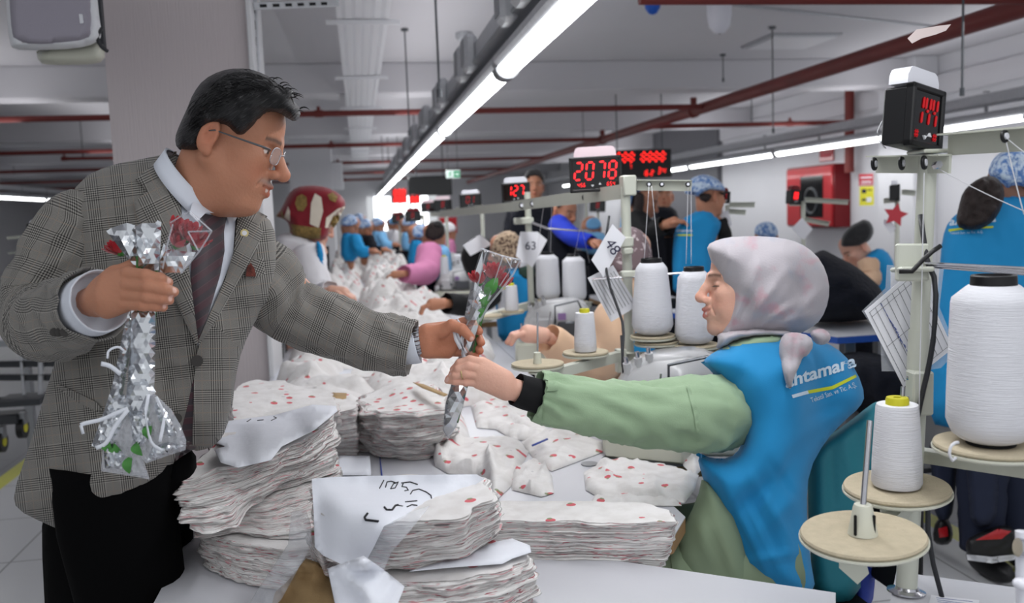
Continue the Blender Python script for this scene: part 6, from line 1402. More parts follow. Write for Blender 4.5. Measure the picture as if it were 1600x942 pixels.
for P, w in (([(813, 406), (802, 428), (784, 452), (764, 476), (750, 502)], .0022), ([(752, 388), (768, 394), (786, 400), (813, 406)], .0018), ([(786, 400), (776, 430), (762, 470)], .0014), ([(760, 392), (748, 440), (738, 480)], .0016), ([(800, 404), (796, 424), (780, 448)], .0012), ([(790, 402), (800, 420)], .0012)):
    MB().tube([D(x, y, 1.832) for x, y in P], w, 4, flat=2.2).build('film_crease', MAT['filmedge'], bq)
for P in ([(722, 512), (716, 500), (712, 516), (720, 540), (728, 552)], [(728, 512), (722, 530), (724, 556), (732, 575)], [(720, 545), (712, 530), (708, 512)]):
    MB().tube([D(x, y, 1.815+.002*i) for i, (x, y) in enumerate(P)], .0045, 6, flat=.25).build('ribbon', MAT['ribbon'], bq, True)
# -- the bunch in his near hand
b2 = thing('wrapped_roses', D(225, 600, 1.39), 'bunch of silver-foil wrapped roses held upright in the man\'s near hand', 'bouquet')
for i, (x, y, d, r, lb) in enumerate(((280, 358, 1.405, .019, 'red rose upper left in the foil held against the jacket'), (296, 366, 1.40, .021, 'red rose in the middle of the foil held against the jacket'), (278, 378, 1.395, .017, 'small red rose lowest in the foil held against the jacket'), (308, 378, 1.405, .019, 'red rose at the right in the foil held against the jacket'), (184, 388, 1.43, .019, 'dark red rose half hidden behind the left foil flare'))):
    rose(D(x, y, d), c2w((.5 if x > 200 else -.5, .8, .35)), r, lb, 'roses in the near bunch', 10+i)
crumple('foil_wrap', [(166, 361), (174, 356), (198, 348), (211, 352), (214, 380), (214, 415), (208, 413), (190, 392), (178, 376)], 1.395, .006, 'foil', b2, 8, .008, 0.039, 2, edge=8)
crumple('foil_wrap', [(212, 353), (222, 349), (243, 348), (246, 344), (252, 347), (251, 380), (248, 422), (228, 424), (216, 416)], 1.388, .007, 'foil', b2, 8, .010, 0.061, 4, edge=8)
crumple('foil_wrap', [(262, 388), (280, 392), (306, 394), (300, 406), (282, 426), (262, 426), (250, 428), (250, 400), (256, 380)], 1.375, .008, 'foil', b2, 8, .009, 0.055, 6, edge=8)
crumple('clear_film', [(266, 348), (280, 336), (296, 330), (316, 342), (331, 361), (322, 378), (312, 394), (298, 408), (282, 428), (252, 428), (250, 400), (258, 372)], 1.395, .032, 'film', b2, 5, .010, .09, 9, edge=20)
for P in ([(266, 348), (296, 330), (331, 361)], [(331, 361), (312, 392), (283, 427)], [(294, 362), (330, 361)], [(294, 362), (310, 392)], [(270, 350), (262, 380), (254, 420)]):
    MB().tube([D(x, y, 1.362) for x, y in P], .0012, 4, flat=2).build('film_crease', MAT['filmedge'], b2)
for k, (x0, x1) in enumerate(((216, 210), (226, 222), (236, 232), (245, 238))):
    MB().tube([D(x0, 400, 1.392), D((x0+x1)/2, 480, 1.392), D(x1-3, 600, 1.39), D(x1-8, 650, 1.39)], .003, 8).build('stem', MAT['stem'], b2, True)
crumple('foil_wrap', [(205, 484), (243, 484), (243, 540), (242, 590), (240, 612), (226, 628), (206, 634), (196, 628), (200, 590), (204, 540)], 1.375, .014, 'foil', b2, 8, .011, 0.066, 11, edge=12)
crumple('foil_wrap', [(236, 600), (244, 612), (228, 640), (206, 660), (196, 640), (200, 600), (214, 590)], 1.37, .014, 'foil', b2, 8, .010, 0.055, 12, edge=10)
crumple('foil_wrap', [(192, 614), (206, 628), (196, 660), (180, 690), (150, 700), (143, 696), (160, 650), (176, 600), (184, 560), (192, 520), (200, 490), (206, 500), (202, 560)], 1.38, .008, 'foil', b2, 5, .012, .10, 14, edge=10)
crumple('clear_film', [(200, 488), (190, 540), (176, 600), (160, 650), (143, 696), (160, 702), (184, 690), (205, 640), (214, 560), (214, 488)], 1.362, .016, 'film', b2, 5, .010, .08, 15, edge=14)
crumple('foil_wrap', [(225, 618), (243, 616), (268, 640), (282, 664), (291, 688), (290, 703), (262, 712), (228, 724), (214, 706), (204, 680), (202, 650)], 1.375, .010, 'filmedge', b2, 5, .012, .07, 16, edge=12)
crumple('foil_wrap', [(200, 640), (210, 668), (214, 698), (226, 724), (234, 749), (206, 744), (158, 736), (160, 704), (170, 690), (190, 668)], 1.372, .010, 'filmedge', b2, 5, .012, .07, 18, edge=12)
for poly, sd in (([(206, 648), (222, 640), (236, 660), (228, 690), (214, 700), (206, 680)], 21), ([(236, 700), (262, 690), (288, 696), (262, 708), (230, 720)], 22), ([(162, 700), (180, 690), (196, 712), (190, 732), (164, 732)], 23), ([(244, 622), (262, 646), (276, 676), (264, 684), (250, 660), (240, 636)], 25)):
    crumple('foil_patch', poly, 1.362, .006, 'foil', b2, 4, .009, .12, sd, edge=7)
for (a, b) in (((236, 664), (232, 686)), ((205, 712), (202, 740)), ((178, 694), (190, 706)), ((214, 690), (222, 712)), ((170, 688), (176, 708))): leafm(D(*a, 1.366), D(*b, 1.36), .007, b2)
for P, w in (([(126, 664), (134, 661), (160, 655), (180, 646), (200, 638)], .0035), ([(200, 640), (180, 666), (166, 692), (150, 700)], .0035), ([(232, 616), (228, 650), (236, 690), (254, 704)], .0028), ([(244, 620), (256, 650), (250, 690)], .0028), ([(126, 664), (130, 678)], .0035), ([(158, 568), (172, 572), (188, 584)], .004), ([(168, 560), (170, 548), (184, 542), (194, 548)], .002)):
    C_ = catmull([D(x, y, 1.352) for x, y in P], 10) if len(P) > 2 else [D(x, y, 1.352) for x, y in P]
    MB().tube(C_, w, 6, flat=.2).build('ribbon', MAT['ribbon'], b2, True)
# ------------------------------------------------------------------ people further back
m = mat('capblue', S(150, 180, 220), .9); g = NG(m); n = g.noise(g.coords('Object'), 45, 4, .7); g.col(g.mix(g.ss(n, .42, .58), S(92, 130, 190), S(205, 220, 236)))
m = mat('leopard', S(150, 130, 110), .9); g = NG(m); n = g.noise(g.coords('Object'), 90, 3); g.col(g.mix(g.ss(n, .45, .56), S(190, 166, 140), S(92, 72, 62)))
m = mat('taupeprint', S(150, 130, 132), .9); g = NG(m); n = g.noise(g.coords('Object'), 40, 3); g.col(g.mix(g.ss(n, .56, .62), S(120, 102, 106), S(206, 192, 194)))
m = mat('redscarf', S(130, 24, 38), .6, sheen=.1); 
mat('goldprint', S(150, 124, 70), .6, nz=(60, .5)); mat('ivory', S(226, 216, 200), .8); mat('beige', S(216, 180, 150), .85, sheen=.1); mat('pink', S(206, 130, 170), .85); mat('skyblue', S(120, 176, 220), .85); mat('clothwhite', S(224, 222, 226), .9); mat('darkcap', S(44, 44, 46), .9, sheen=.2, nz=(40, .3)); mat('brownhair', S(42, 30, 28), .6, nz=(60, .4), bump=(60, .8)); mat('jeans', S(34, 40, 60), .9); mat('royal', S(24, 54, 190), .8); mat('darkgreen', S(40, 62, 52), .8); mat('navy', S(20, 22, 32), .95, nz=(8, .3), bump=(30, .8, (1, 1, 2))); mat('brownarm', S(150, 110, 94), .7); mat('apronbg', S(28, 138, 196), .8)
def simple_hand(w, d, s=1, skin=SK, up=(0, 0, 1)):
    w = np.array(w, float); x, y, z = frame_of(d, up); palm = [(w, w+z*.05*s, .026*s, .030*s)]; fg = []
    for k, o in enumerate((-.024, -.008, .008, .024)):
        b = w+z*.07*s+x*o*s; L = (.062, .07, .066, .052)[k]*s; fg.append(([b, b+z*L*.42-y*.010*s, b+z*L*.62-y*.036*s], [.010*s, .009*s, .0075*s]))
    b = w+z*.03*s-x*.026*s; fg.append(([b, b-x*.024*s+z*.022*s, b-x*.026*s+z*.05*s-y*.01*s], [.012*s, .0105*s, .009*s]))
    return hand_sdf(palm, fg, .004, skin)
def person(label, head, fdir, torso, tm, waist, skin=SK, arms=(), legs=None, detail=False, tT=.12, tdep=None, hs=.93, group=None, relief=None, tedge=None, noiseamp=.005, torso_name='top', cran=None):
    hx, hy, hd = head; O = D(hx, hy, hd); f = c2w(fdir); px = 1400/hd
    base = D(waist[0], waist[1], waist[2]); fx_ = -.60 if hd > 4 and -.55 < base[0] < .15 else base[0]; t = thing('person', (base[0], base[1], 0), label, 'person', group); feet = np.array([fx_, base[1], base[2]])
    nk = O+np.array([0, 0, -.17]); L = [head_sdf(O, f, c2w((0, 1, .05)), .007 if not detail else .005, skin, True, nk, mouth=.002, s=hs, neck_r=.05, cran=cran or ((0, 0, .03), (.084, .068, .076)))]
    sg = [(nk, nk+(base-nk)*.3, .045, .04), (nk+(base-nk)*.3, base, .04, .05)]
    low = np.array([base[0], base[1], max(.12, 0)]); 
    for A in arms:
        J = [D(*p) for p in A['j']]; sg += [(nk+(base-nk)*.15, J[0], .04, .035)]
        for a, b in zip(J[:-1], J[1:]): sg.append((a, b, .032, .026))
    for dx in (-.08, .08):
        k0 = feet+np.array([dx, 0, 0]); k1 = np.array([feet[0]+dx, base[1], .10]); sg.append((k0, k1, .06, .045))
    V, Q = limb_body(sg, res=.022, k=.03); L.append((V, Q, skin))
    for A in arms:
        J = [D(*p) for p in A['j']]; d = J[-1]-J[-2]
        if A.get('hand', True): L.append(simple_hand(J[-1]-_n(d)*.01, _n(c2w(A['hd']) if 'hd' in A else d), A.get('hs', 1), skin))
    V, F, Cc = join_parts(L); mesh_obj('body', V, F, MAT['skin'], t, True, col=Cc)
    if torso: inflate(torso_name, torso, tdep or (hd+waist[2])/2-.03, tT, MAT[tm], t, max(3, 9*px/700), edge=tedge or 14*px/280, relief=relief, noise_amp=noiseamp, noise_scale=.06)
    for A in arms:
        if A.get('m'):
            pts = [D(*p) for p in A['j']]
            if A.get('short'): pts = pts[:2]
            else: pts[-1] = pts[-1]-(pts[-1]-pts[-2])*.12
            sleeve('sleeve', pts, A.get('r', [(.065, .06), (.055, .055), (.04, .04)]), MAT[A['m']], t, n=22, L=24, amp=.006, seed=hx % 7)
    for dx in (-.08, .08):
        k0 = feet+np.array([dx, 0, .05]); k1 = np.array([feet[0]+dx, base[1], .09])
        sleeve('trouser_leg', [k0, (k0+k1)/2, k1], [(.095, .09), (.085, .08), (.07, .07)], MAT[legs or 'navy'], t, n=20, L=16, amp=.004, open_end=False, up=(0, 1, 0))
        mb = MB(); mb.ell((k1[0], k1[1]-.05, .045), (.045, .12, .045)); mb.build('shoe', MAT['black'], t, True)
    return t
def cover(name, poly, d, T, m, t, step=4, edge=None, sm=1, relief=None, na=.003): return inflate(name, poly, d, T, MAT[m], t, step, edge=edge*.55 if edge else None, noise_amp=na, noise_scale=.12, sm=sm, relief=relief)
# standing man in black
t = person('person with short dark hair in a black jacket standing and facing the camera', (834, 293, 6.6), (.05, -.02, 1), [(812, 318), (826, 310), (845, 310), (862, 320), (874, 335), (878, 362), (884, 420), (868, 430), (800, 430), (796, 380), (792, 350), (798, 328)], 'navy', (838, 440, 6.6), arms=[{'j': [(806, 330, 6.6), (797, 375, 6.5), (808, 405, 6.3)], 'm': 'navy'}], legs='navy')
cover('hair', [(818, 288), (819, 274), (824, 266), (834, 263), (844, 266), (850, 274), (850, 288), (846, 280), (838, 276), (828, 277), (822, 280)], 6.6, .085, 'hairblack', t, 2, edge=5)
# blue sleeved reaching person
t = person('person with a bright blue sleeve reaching over a machine beside the man in black', (880, 332, 5.9), (.6, -.3, .6), [(858, 352), (872, 342), (892, 345), (900, 370), (905, 420), (862, 420), (855, 380)], 'navy', (880, 430, 5.9), arms=[{'j': [(872, 350, 5.8), (895, 370, 5.5), (930, 380, 5.3)], 'm': 'royal'}])
cover('hair', [(868, 328), (870, 318), (880, 314), (890, 318), (892, 328), (884, 322), (876, 324)], 5.9, .08, 'hairblack', t, 2, edge=5)
t = person('person in a pale blue cap bending low over work, far behind card 48', (925, 356, 7.2), (-.4, -.6, .4), [(912, 366), (930, 360), (948, 366), (955, 400), (908, 400)], 'skyblue', (930, 400, 7.2), arms=[{'j': [(914, 370, 7.1), (906, 378, 7.0), (912, 376, 6.9)], 'm': 'skyblue'}])
cover('cap', [(912, 354), (916, 342), (928, 338), (938, 344), (940, 356), (930, 360), (918, 360)], 7.2, .10, 'skyblue', t, 2, edge=6)
# woman in blue cap seen from behind
t = person('person in a blue patterned cap, blue vest and black sleeve seen from behind', (1106, 308, 5.0), (.8, 0, -.35), [(1054, 358), (1066, 342), (1084, 332), (1094, 326), (1112, 328), (1122, 342), (1128, 350), (1118, 375), (1112, 400), (1116, 470), (1052, 470), (1050, 400)], 'apronbg', (1085, 480, 5.1), arms=[{'j': [(1118, 345, 5.1), (1128, 375, 5.1), (1110, 392, 5.0)], 'm': 'blackmat', 'hand': False}], detail=True)
cover('cap', [(1070, 298), (1074, 284), (1086, 275), (1102, 272), (1118, 277), (1130, 288), (1134, 298), (1126, 300), (1108, 298), (1098, 304), (1090, 310), (1084, 304), (1070, 303)], 5.0, .115, 'capblue', t, 3, edge=14)
cover('hair', [(1090, 302), (1106, 298), (1114, 304), (1108, 318), (1094, 316)], 5.0, .092, 'brownhair', t, 3, edge=6)
cover('hair_fringe', [(1118, 297), (1132, 299), (1134, 306), (1124, 304)], 5.0, .06, 'brownhair', t, 2, edge=4)
tp = [c for c in t.children if c.name.startswith('top')][0]; bvt = wbvh(tp)
text_on('ahtamara', bvt, 1057, 362, 1082, 362, 6, MAT['printwhite'], t, off=.006, bold=.03); drape('lime_stripe', [(1056, 366), (1082, 366), (1082, 368.5), (1056, 368.5)], bvt, .005, .002, MAT['lime'], t, 4)
# woman with blue cap and long hair, profile
t = person('person with long brown hair under a blue cap and black sleeves, in profile', (1001, 314, 5.2), (.85, -.35, .1), [(968, 345), (976, 332), (995, 334), (1008, 350), (1012, 380), (1012, 440), (965, 440)], 'skyblue', (990, 450, 5.2), arms=[{'j': [(992, 345, 5.1), (1015, 362, 5.0), (1042, 350, 4.9)], 'm': 'blackmat', 'hd': (1, .3, 0), 'r': [(.075, .07), (.06, .06), (.045, .045)]}], detail=True)
cover('cap', [(978, 304), (982, 294), (996, 288), (1012, 290), (1018, 298), (1004, 300), (992, 302), (988, 322), (982, 325), (978, 316)], 5.2, .105, 'capblue', t, 3, edge=9)
cover('hair', [(990, 300), (1006, 300), (1008, 312), (1005, 330), (1006, 350), (998, 362), (990, 350), (988, 325)], 5.16, .088, 'brownhair', t, 3, edge=8)
t = person('person with dark hair in dark clothes, far behind between the two blue caps', (1038, 308, 7.4), (-.2, 0, 1), [(1022, 326), (1034, 320), (1048, 322), (1060, 332), (1062, 370), (1020, 370)], 'navy', (1040, 380, 7.4))
cover('hair', [(1027, 304), (1029, 294), (1038, 290), (1047, 294), (1050, 304), (1044, 299), (1034, 299)], 7.4, .09, 'hairblack', t, 2, edge=4)
# beige operator
t = person('person in a taupe printed headscarf and beige sweater sewing behind card 48', (985, 400, 3.45), (-.9, -.35, -.1), [(940, 470), (950, 440), (970, 425), (1000, 430), (1014, 470), (1012, 540), (1000, 620), (960, 640), (945, 600), (938, 540)], 'beige', (985, 660, 3.5), skin=SKW, arms=[{'j': [(962, 500, 3.35), (925, 572, 3.15), (846, 522, 3.0)], 'm': 'beige', 'hd': (-.9, .1, .1), 'hs': 1.05, 'r': [(.085, .085), (.085, .075), (.05, .05)]}], detail=True, cran=((-.012, 0, .03), (.085, .068, .07)))
cover('headscarf', [(944, 400), (950, 372), (965, 356), (985, 352), (1006, 362), (1018, 385), (1020, 412), (1006, 430), (985, 436), (960, 434), (950, 424)], 3.45, .13, 'taupeprint', t, 4, edge=26)
cover('apron', [(972, 470), (1000, 455), (1020, 480), (1025, 560), (1015, 650), (975, 650), (968, 560)], 3.42, .135, 'apronbg', t, 6, edge=14)
# leopard scarf operator
t = person('person in a leopard-print headscarf and blue apron, black sleeve, behind the handed rose', (792, 393, 4.9), (-.9, -.2, -.3), [(776, 430), (790, 418), (815, 418), (832, 430), (834, 480), (828, 540), (780, 540), (774, 480)], 'apronbg', (805, 560, 4.9), arms=[{'j': [(785, 440, 4.8), (745, 474, 4.4), (690, 474, 4.2)], 'm': 'blackmat', 'hd': (-1, -.1, 0), 'r': [(.07, .07), (.055, .055), (.045, .045)]}], cran=((-.012, 0, .03), (.085, .068, .07)))
cover('headscarf', [(766, 396), (770, 374), (784, 361), (802, 360), (814, 372), (817, 395), (810, 412), (790, 418), (774, 412)], 4.9, .125, 'leopard', t, 3, edge=14)
cover('collar', [(806, 420), (826, 414), (838, 424), (832, 438), (812, 436)], 4.85, .10, 'darkgreen', t, 3, edge=6)
t = thing('coat', D(748, 430, 5.2), 'black coat slung over a chair back behind the tilted paper sheet', 'coat'); cover('cloth', [(718, 400), (728, 380), (744, 366), (762, 372), (776, 386), (780, 420), (764, 450), (742, 442), (726, 424)], 5.2, .10, 'blackmat', t, 4, edge=16)
card([(723, 383), (750, 366), (768, 382), (735, 400)], 4.95, 'blank white sheet tilted on a thread stand left of the leopard scarf')
# pink lady
t = person('person with a dark hair bun and pink sleeve at the sewing row', (680, 368, 7.0), (-.9, -.3, -.2), [(664, 385), (680, 380), (700, 384), (706, 400), (706, 440), (664, 440)], 'skyblue', (686, 445, 7.0), arms=[{'j': [(672, 392, 6.9), (664, 425, 6.7), (626, 428, 6.4)], 'm': 'pink', 'hd': (-1, -.1, 0), 'r': [(.10, .09), (.10, .09), (.06, .06)]}])
cover('hair', [(662, 372), (664, 356), (672, 346), (684, 343), (694, 350), (696, 364), (690, 374), (676, 378)], 7.0, .10, 'brownhair', t, 3, edge=8); cover('hair_bun', [(674, 352), (680, 343), (690, 344), (694, 354), (684, 358)], 6.95, .06, 'hairblack', t, 2, edge=5)
t = person('person in a blue cap beside the dark hair bun, leaning toward the table', (655, 366, 7.8), (-.8, -.5, .1), [(640, 374), (656, 372), (664, 382), (664, 420), (636, 420)], 'apronbg', (655, 425, 7.8))
cover('cap', [(642, 366), (645, 354), (656, 348), (667, 354), (668, 366), (660, 372), (648, 372)], 7.8, .12, 'capblue', t, 2, edge=6)
# red scarf woman
t = person('person in a dark red headscarf with gold medallions and a white coat', (494, 346, 4.7), (.75, -.5, -.25), [(428, 372), (448, 362), (478, 368), (500, 384), (510, 420), (506, 470), (496, 520), (430, 520), (424, 440)], 'clothwhite', (460, 540, 4.7), skin=SKW, arms=[{'j': [(480, 395, 4.6), (498, 455, 4.5), (520, 455, 4.4)], 'm': 'clothwhite', 'hd': (1, -.2, .1), 'hs': 1.15, 'r': [(.09, .09), (.07, .07), (.05, .05)]}], detail=True, cran=((-.0, 0, .03), (.08, .068, .066)))
rs = cover('headscarf', [(430, 338), (440, 326), (450, 304), (462, 292), (485, 289), (510, 292), (530, 302), (541, 316), (536, 330), (524, 340), (516, 352), (512, 372), (500, 378), (478, 377), (454, 374), (452, 350), (444, 342)], 4.7, .135, 'redscarf', t, 3, edge=26, na=.002)
brs = wbvh(rs)
for nm, P, m_ in (('ivory_panel', [(486, 318), (492, 302), (502, 308), (505, 330), (498, 356), (484, 350)], 'ivory'), ('ivory_panel', [(444, 340), (450, 322), (453, 330), (453, 346)], 'ivory'), ('ivory_panel', [(510, 340), (528, 326), (540, 322), (530, 340), (516, 356), (508, 356)], 'ivory'), ('gold_medallion', [(461, 318), (464, 307), (472, 303), (479, 308), (480, 320), (474, 330), (465, 329)], 'goldprint'), ('gold_medallion', [(516, 350), (520, 338), (531, 334), (530, 344), (522, 356)], 'goldprint'), ('gold_medallion', [(512, 304), (520, 300), (528, 308), (524, 316), (515, 312)], 'goldprint'), ('gold_border', [(453, 350), (480, 354), (502, 356), (500, 376), (478, 376), (454, 373)], 'goldprint'), ('gold_corner', [(431, 338), (440, 328), (445, 342)], 'goldprint')):
    drape(nm, P, brs, .006, .004, MAT[m_], t, 3)
cover('vest', [(455, 410), (466, 404), (476, 412), (478, 436), (470, 450), (452, 440)], 4.57, .03, 'ivory', t, 3, edge=5); cover('apron', [(492, 378), (500, 376), (507, 400), (508, 436), (498, 440), (494, 410)], 4.56, .05, 'apronbg', t, 3, edge=4); cover('fabric_rose', [(444, 400), (449, 390), (456, 392), (456, 404), (450, 413), (445, 410)], 4.52, .03, 'rosered', t, 2, edge=3)
# far people on the left of the table
for i, (x, y, d, m_, lb) in enumerate(((546, 352, 8.6, 'apronbg', 'person in a light blue cap bending over the cloth, right behind the red headscarf'), (570, 356, 10.2, 'navy', 'person in a blue cap, second beyond the red headscarf'), (590, 352, 11.6, 'skyblue', 'person in a pale cap, third beyond the red headscarf'), (560, 345, 12.5, 'apronbg', 'person in a pale blue cap standing farthest down the left side of the table'))):
    r = 23*4.7/d; t = person(lb, (x, y, d), (.7, -.5, .2), [(x-r*1.1, y+r*1.2), (x-r*.3, y+r*.8), (x+r*.9, y+r*1.2), (x+r*1.2, y+r*2.4), (x+r, y+r*4.5), (x-r*1.1, y+r*4.5)], m_, (x, y+r*5, d), arms=[{'j': [(x+r*.6, y+r*1.6, d-.1), (x+r*1.4, y+r*3.2, d-.2), (x+r*2.6, y+r*3.2, d-.2)], 'm': m_}])
    cover('cap', [(x-r*1.15, y+r*.1), (x-r*1.05, y-r*.9), (x, y-r*1.5), (x+r*1.05, y-r*.9), (x+r*1.15, y-r*.1), (x, y+r*.2)], d, .11, 'capblue', t, 2, edge=r*.5)
for i, (x, y, d, lb) in enumerate(((638, 352, 10.5, 'person in a blue cap far along the right side of the row'), (615, 350, 12.8, 'person in a blue cap farthest along the right side of the row'), (700, 362, 9.6, 'person in a white cap far behind the machines'))):
    r = 23*4.7/d; t = person(lb, (x, y, d), (-.7, -.5, .2), [(x-r*1.1, y+r*1.2), (x, y+r*.8), (x+r*1.1, y+r*1.2), (x+r*1.2, y+r*4), (x-r*1.1, y+r*4)], ('skyblue', 'clothwhite', 'pink')[i], (x, y+r*4.5, d))
    cover('cap', [(x-r*1.15, y+r*.1), (x-r*1.05, y-r*.9), (x, y-r*1.5), (x+r*1.05, y-r*.9), (x+r*1.15, y-r*.1), (x, y+r*.2)], d, .11, ('capblue', 'skyblue', 'clothwhite')[i], t, 2, edge=r*.5)
# woman at the right edge
t = person('person in blue patterned cap and blue vest, back turned, at the right edge', (1572, 290, 3.35), (.5, 0, -.85), [(1472, 372), (1482, 345), (1506, 325), (1545, 306), (1600, 304), (1640, 318), (1660, 360), (1664, 450), (1670, 700), (1600, 690), (1500, 672), (1448, 660), (1452, 560), (1462, 480), (1468, 420)], 'apronbg', (1565, 720, 3.35), skin=np.array(S(150, 108, 88)), arms=[{'j': [(1640, 345, 3.3), (1668, 450, 3.3), (1660, 540, 3.2)], 'm': 'brownarm', 'hand': False}], legs='jeans', detail=True, tT=.15, tedge=60, relief=strokes([(1500, 480, 1640, 490, 8, .01), (1490, 470, 1500, 640, 14, -.01), (1560, 500, 1550, 650, 16, .01)]))
cover('cap', [(1543, 268), (1550, 250), (1565, 236), (1585, 230), (1615, 234), (1636, 255), (1636, 285), (1610, 296), (1585, 292), (1575, 298), (1560, 286), (1548, 278)], 3.35, .12, 'capblue', t, 4, edge=26, relief=strokes([(1560, 250, 1600, 240, 4, .006), (1560, 275, 1610, 262, 4, .006)]))
cover('hair', [(1556, 276), (1568, 290), (1570, 310), (1560, 336), (1545, 352), (1525, 360), (1500, 358), (1493, 345), (1498, 322), (1504, 300), (1520, 284), (1540, 274)], 3.16, .06, 'brownhair', t, 4, edge=22, na=.012)
tp = [c for c in t.children if c.name.startswith('top')][0]; bvt = wbvh(tp)
text_on('ahtamara', bvt, 1483, 352, 1556, 346, 17, MAT['printwhite'], t, off=.004, bold=.03, tilt=4); drape('lime_stripe', [(1482, 358), (1500, 356), (1552, 353), (1552, 356), (1500, 359), (1482, 362)], bvt, .004, .002, MAT['lime'], t, 4); text_on('Tekstil San. ve Tic. A.Ş.', bvt, 1484, 366, 1536, 364, 5, MAT['printwhite'], t, off=.004)
for i, (P, d, lb) in enumerate((([(1508, 850), (1516, 838), (1560, 820), (1584, 822), (1592, 850), (1588, 872), (1550, 878), (1512, 872)], 3.25, 'a'), ([(1456, 842), (1462, 812), (1480, 806), (1490, 830), (1486, 850), (1466, 852)], 3.45, 'b'))):
    o = cover('sports_shoe', P, d, .05, 'black', t, 4, edge=16); b_ = wbvh(o)
    drape('shoe_panel', [(P[1][0]+8, P[1][1]+6), (P[2][0], P[2][1]+6), (P[3][0]-4, P[3][1]+8), (P[2][0]+5, P[2][1]+22)] if i == 0 else [(1466, 826), (1480, 822), (1482, 838), (1468, 840)], b_, .004, .003, MAT['red'], t, 3)
    if i == 0: drape('shoe_sole', [(1510, 866), (1550, 870), (1588, 866), (1588, 874), (1550, 880), (1512, 875)], b_, .006, .004, MAT['white'], t, 3)
cover('jeans_leg', [(1506, 690), (1560, 690), (1562, 760), (1556, 820), (1518, 826), (1512, 760)], 3.28, .09, 'jeans', t, 6, edge=18)
cover('jeans_leg', [(1450, 680), (1500, 690), (1494, 760), (1486, 815), (1462, 815), (1456, 750)], 3.46, .09, 'jeans', t, 6, edge=18)
# seated woman with dark cap
t = person('person in a dark slouchy cap and blue vest bent over a machine', (1338, 388, 5.4), (-.75, -.6, .1), [(1345, 408), (1358, 394), (1375, 386), (1392, 398), (1402, 430), (1402, 500), (1350, 500), (1344, 440)], 'apronbg', (1375, 520, 5.4), skin=SKW, arms=[{'j': [(1356, 410, 5.25), (1360, 436, 5.2), (1330, 446, 5.1)], 'm': 'beige', 'r': [(.06, .06), (.055, .055), (.04, .04)]}], detail=True)
cover('cap', [(1313, 386), (1314, 372), (1322, 358), (1334, 350), (1342, 346), (1350, 342), (1361, 347), (1366, 360), (1362, 372), (1354, 380), (1342, 386), (1326, 388)], 5.4, .115, 'darkcap', t, 3, edge=13)
t = person('person hidden except for a pale blue cap, just above the grey-pink headscarf', (1197, 370, 6.2), (-.3, -.5, .5), [(1178, 388), (1196, 384), (1216, 390), (1220, 430), (1176, 430)], 'skyblue', (1198, 440, 6.2))
cover('cap', [(1178, 366), (1180, 354), (1190, 347), (1204, 346), (1214, 354), (1217, 368), (1208, 374), (1188, 372)], 6.2, .12, 'capblue', t, 2, edge=9)
# ------------------------------------------------------------------ signs, boards and fittings
def panel(name, c, w, h, dp, m, parent=None, rot=None, bev=.004): return MB().box(c, (w, dp, h), rot, bev).build(name, MAT[m], parent, 'auto')
# big LED board
c = D(1000, 256, 11.5); t = thing('led_board', c, 'wide black LED board with two red number groups hanging in the middle background', 'LED board')
panel('case', c, .82, .36, .07, 'black', t); MB().cyl(c+[-.3, 0, .18], c+[-.3, 0, 2.95-c[2]], .008, n=8).build('hanger', MAT['rod'], t); MB().cyl(c+[.3, 0, .18], c+[.3, 0, 2.95-c[2]], .008, n=8).build('hanger', MAT['rod'], t)
X_, Z_, N_ = np.array([1., 0, 0]), np.array([0, 0, 1.]), np.array([0, -1., 0])
digits('888', c+[-.33, -.04, .03], X_, Z_, N_, .11, .06, .025, MAT['led_far'], t, lw=.026); digits('8888', c+[.0, -.04, .03], X_, Z_, N_, .11, .06, .025, MAT['led_far'], t, lw=.026)
digits('62', c+[.05, -.04, -.15], X_, Z_, N_, .06, .04, .03, MAT['led_far'], t, lw=.018); digits('34', c+[.22, -.04, -.13], X_, Z_, N_, .07, .04, .02, MAT['led_far'], t, lw=.018); digits('7', c+[-.16, -.04, -.06], X_, Z_, N_, .05, .03, .02, MAT['led_far'], t, lw=.014)
c = D(672, 290, 13.5); t = thing('display_board', c, 'blank black board hanging from the ceiling over the far end of the table', 'board'); panel('case', c, .64, .27, .06, 'glassblk', t); panel('frame', c+[0, .02, 0], .66, .29, .04, 'black', t)
for dx in (-.2, .2): MB().cyl(c+[dx, 0, .14], c+[dx, 0, 2.95-c[2]], .008, n=8).build('hanger', MAT['rod'], t)
for (x, y, w, h, n, lb) in ((624, 306, .20, .2, '88', 'double red LED counter left of the hanging black board'), (648, 311, .14, .12, '8', 'small red LED counter under the hanging black board')):
    c = D(x, y, 12.0); t = thing('led_counter', c, lb, 'LED counter'); panel('case', c, w, h, .05, 'reddk', t)
    for r_ in range(2 if n == '88' else 1): digits('888' if n == '88' else '88', c+[-w*.38, -.03, (.01 if n == '88' else -.04)-.09*r_], X_, Z_, N_, .07, .035, .02, MAT['led_far'], t, lw=.022)
    MB().cyl(c-[0, 0, h/2], [c[0], c[1], 1.25], .008, n=8).build('post', MAT['rod'], t)
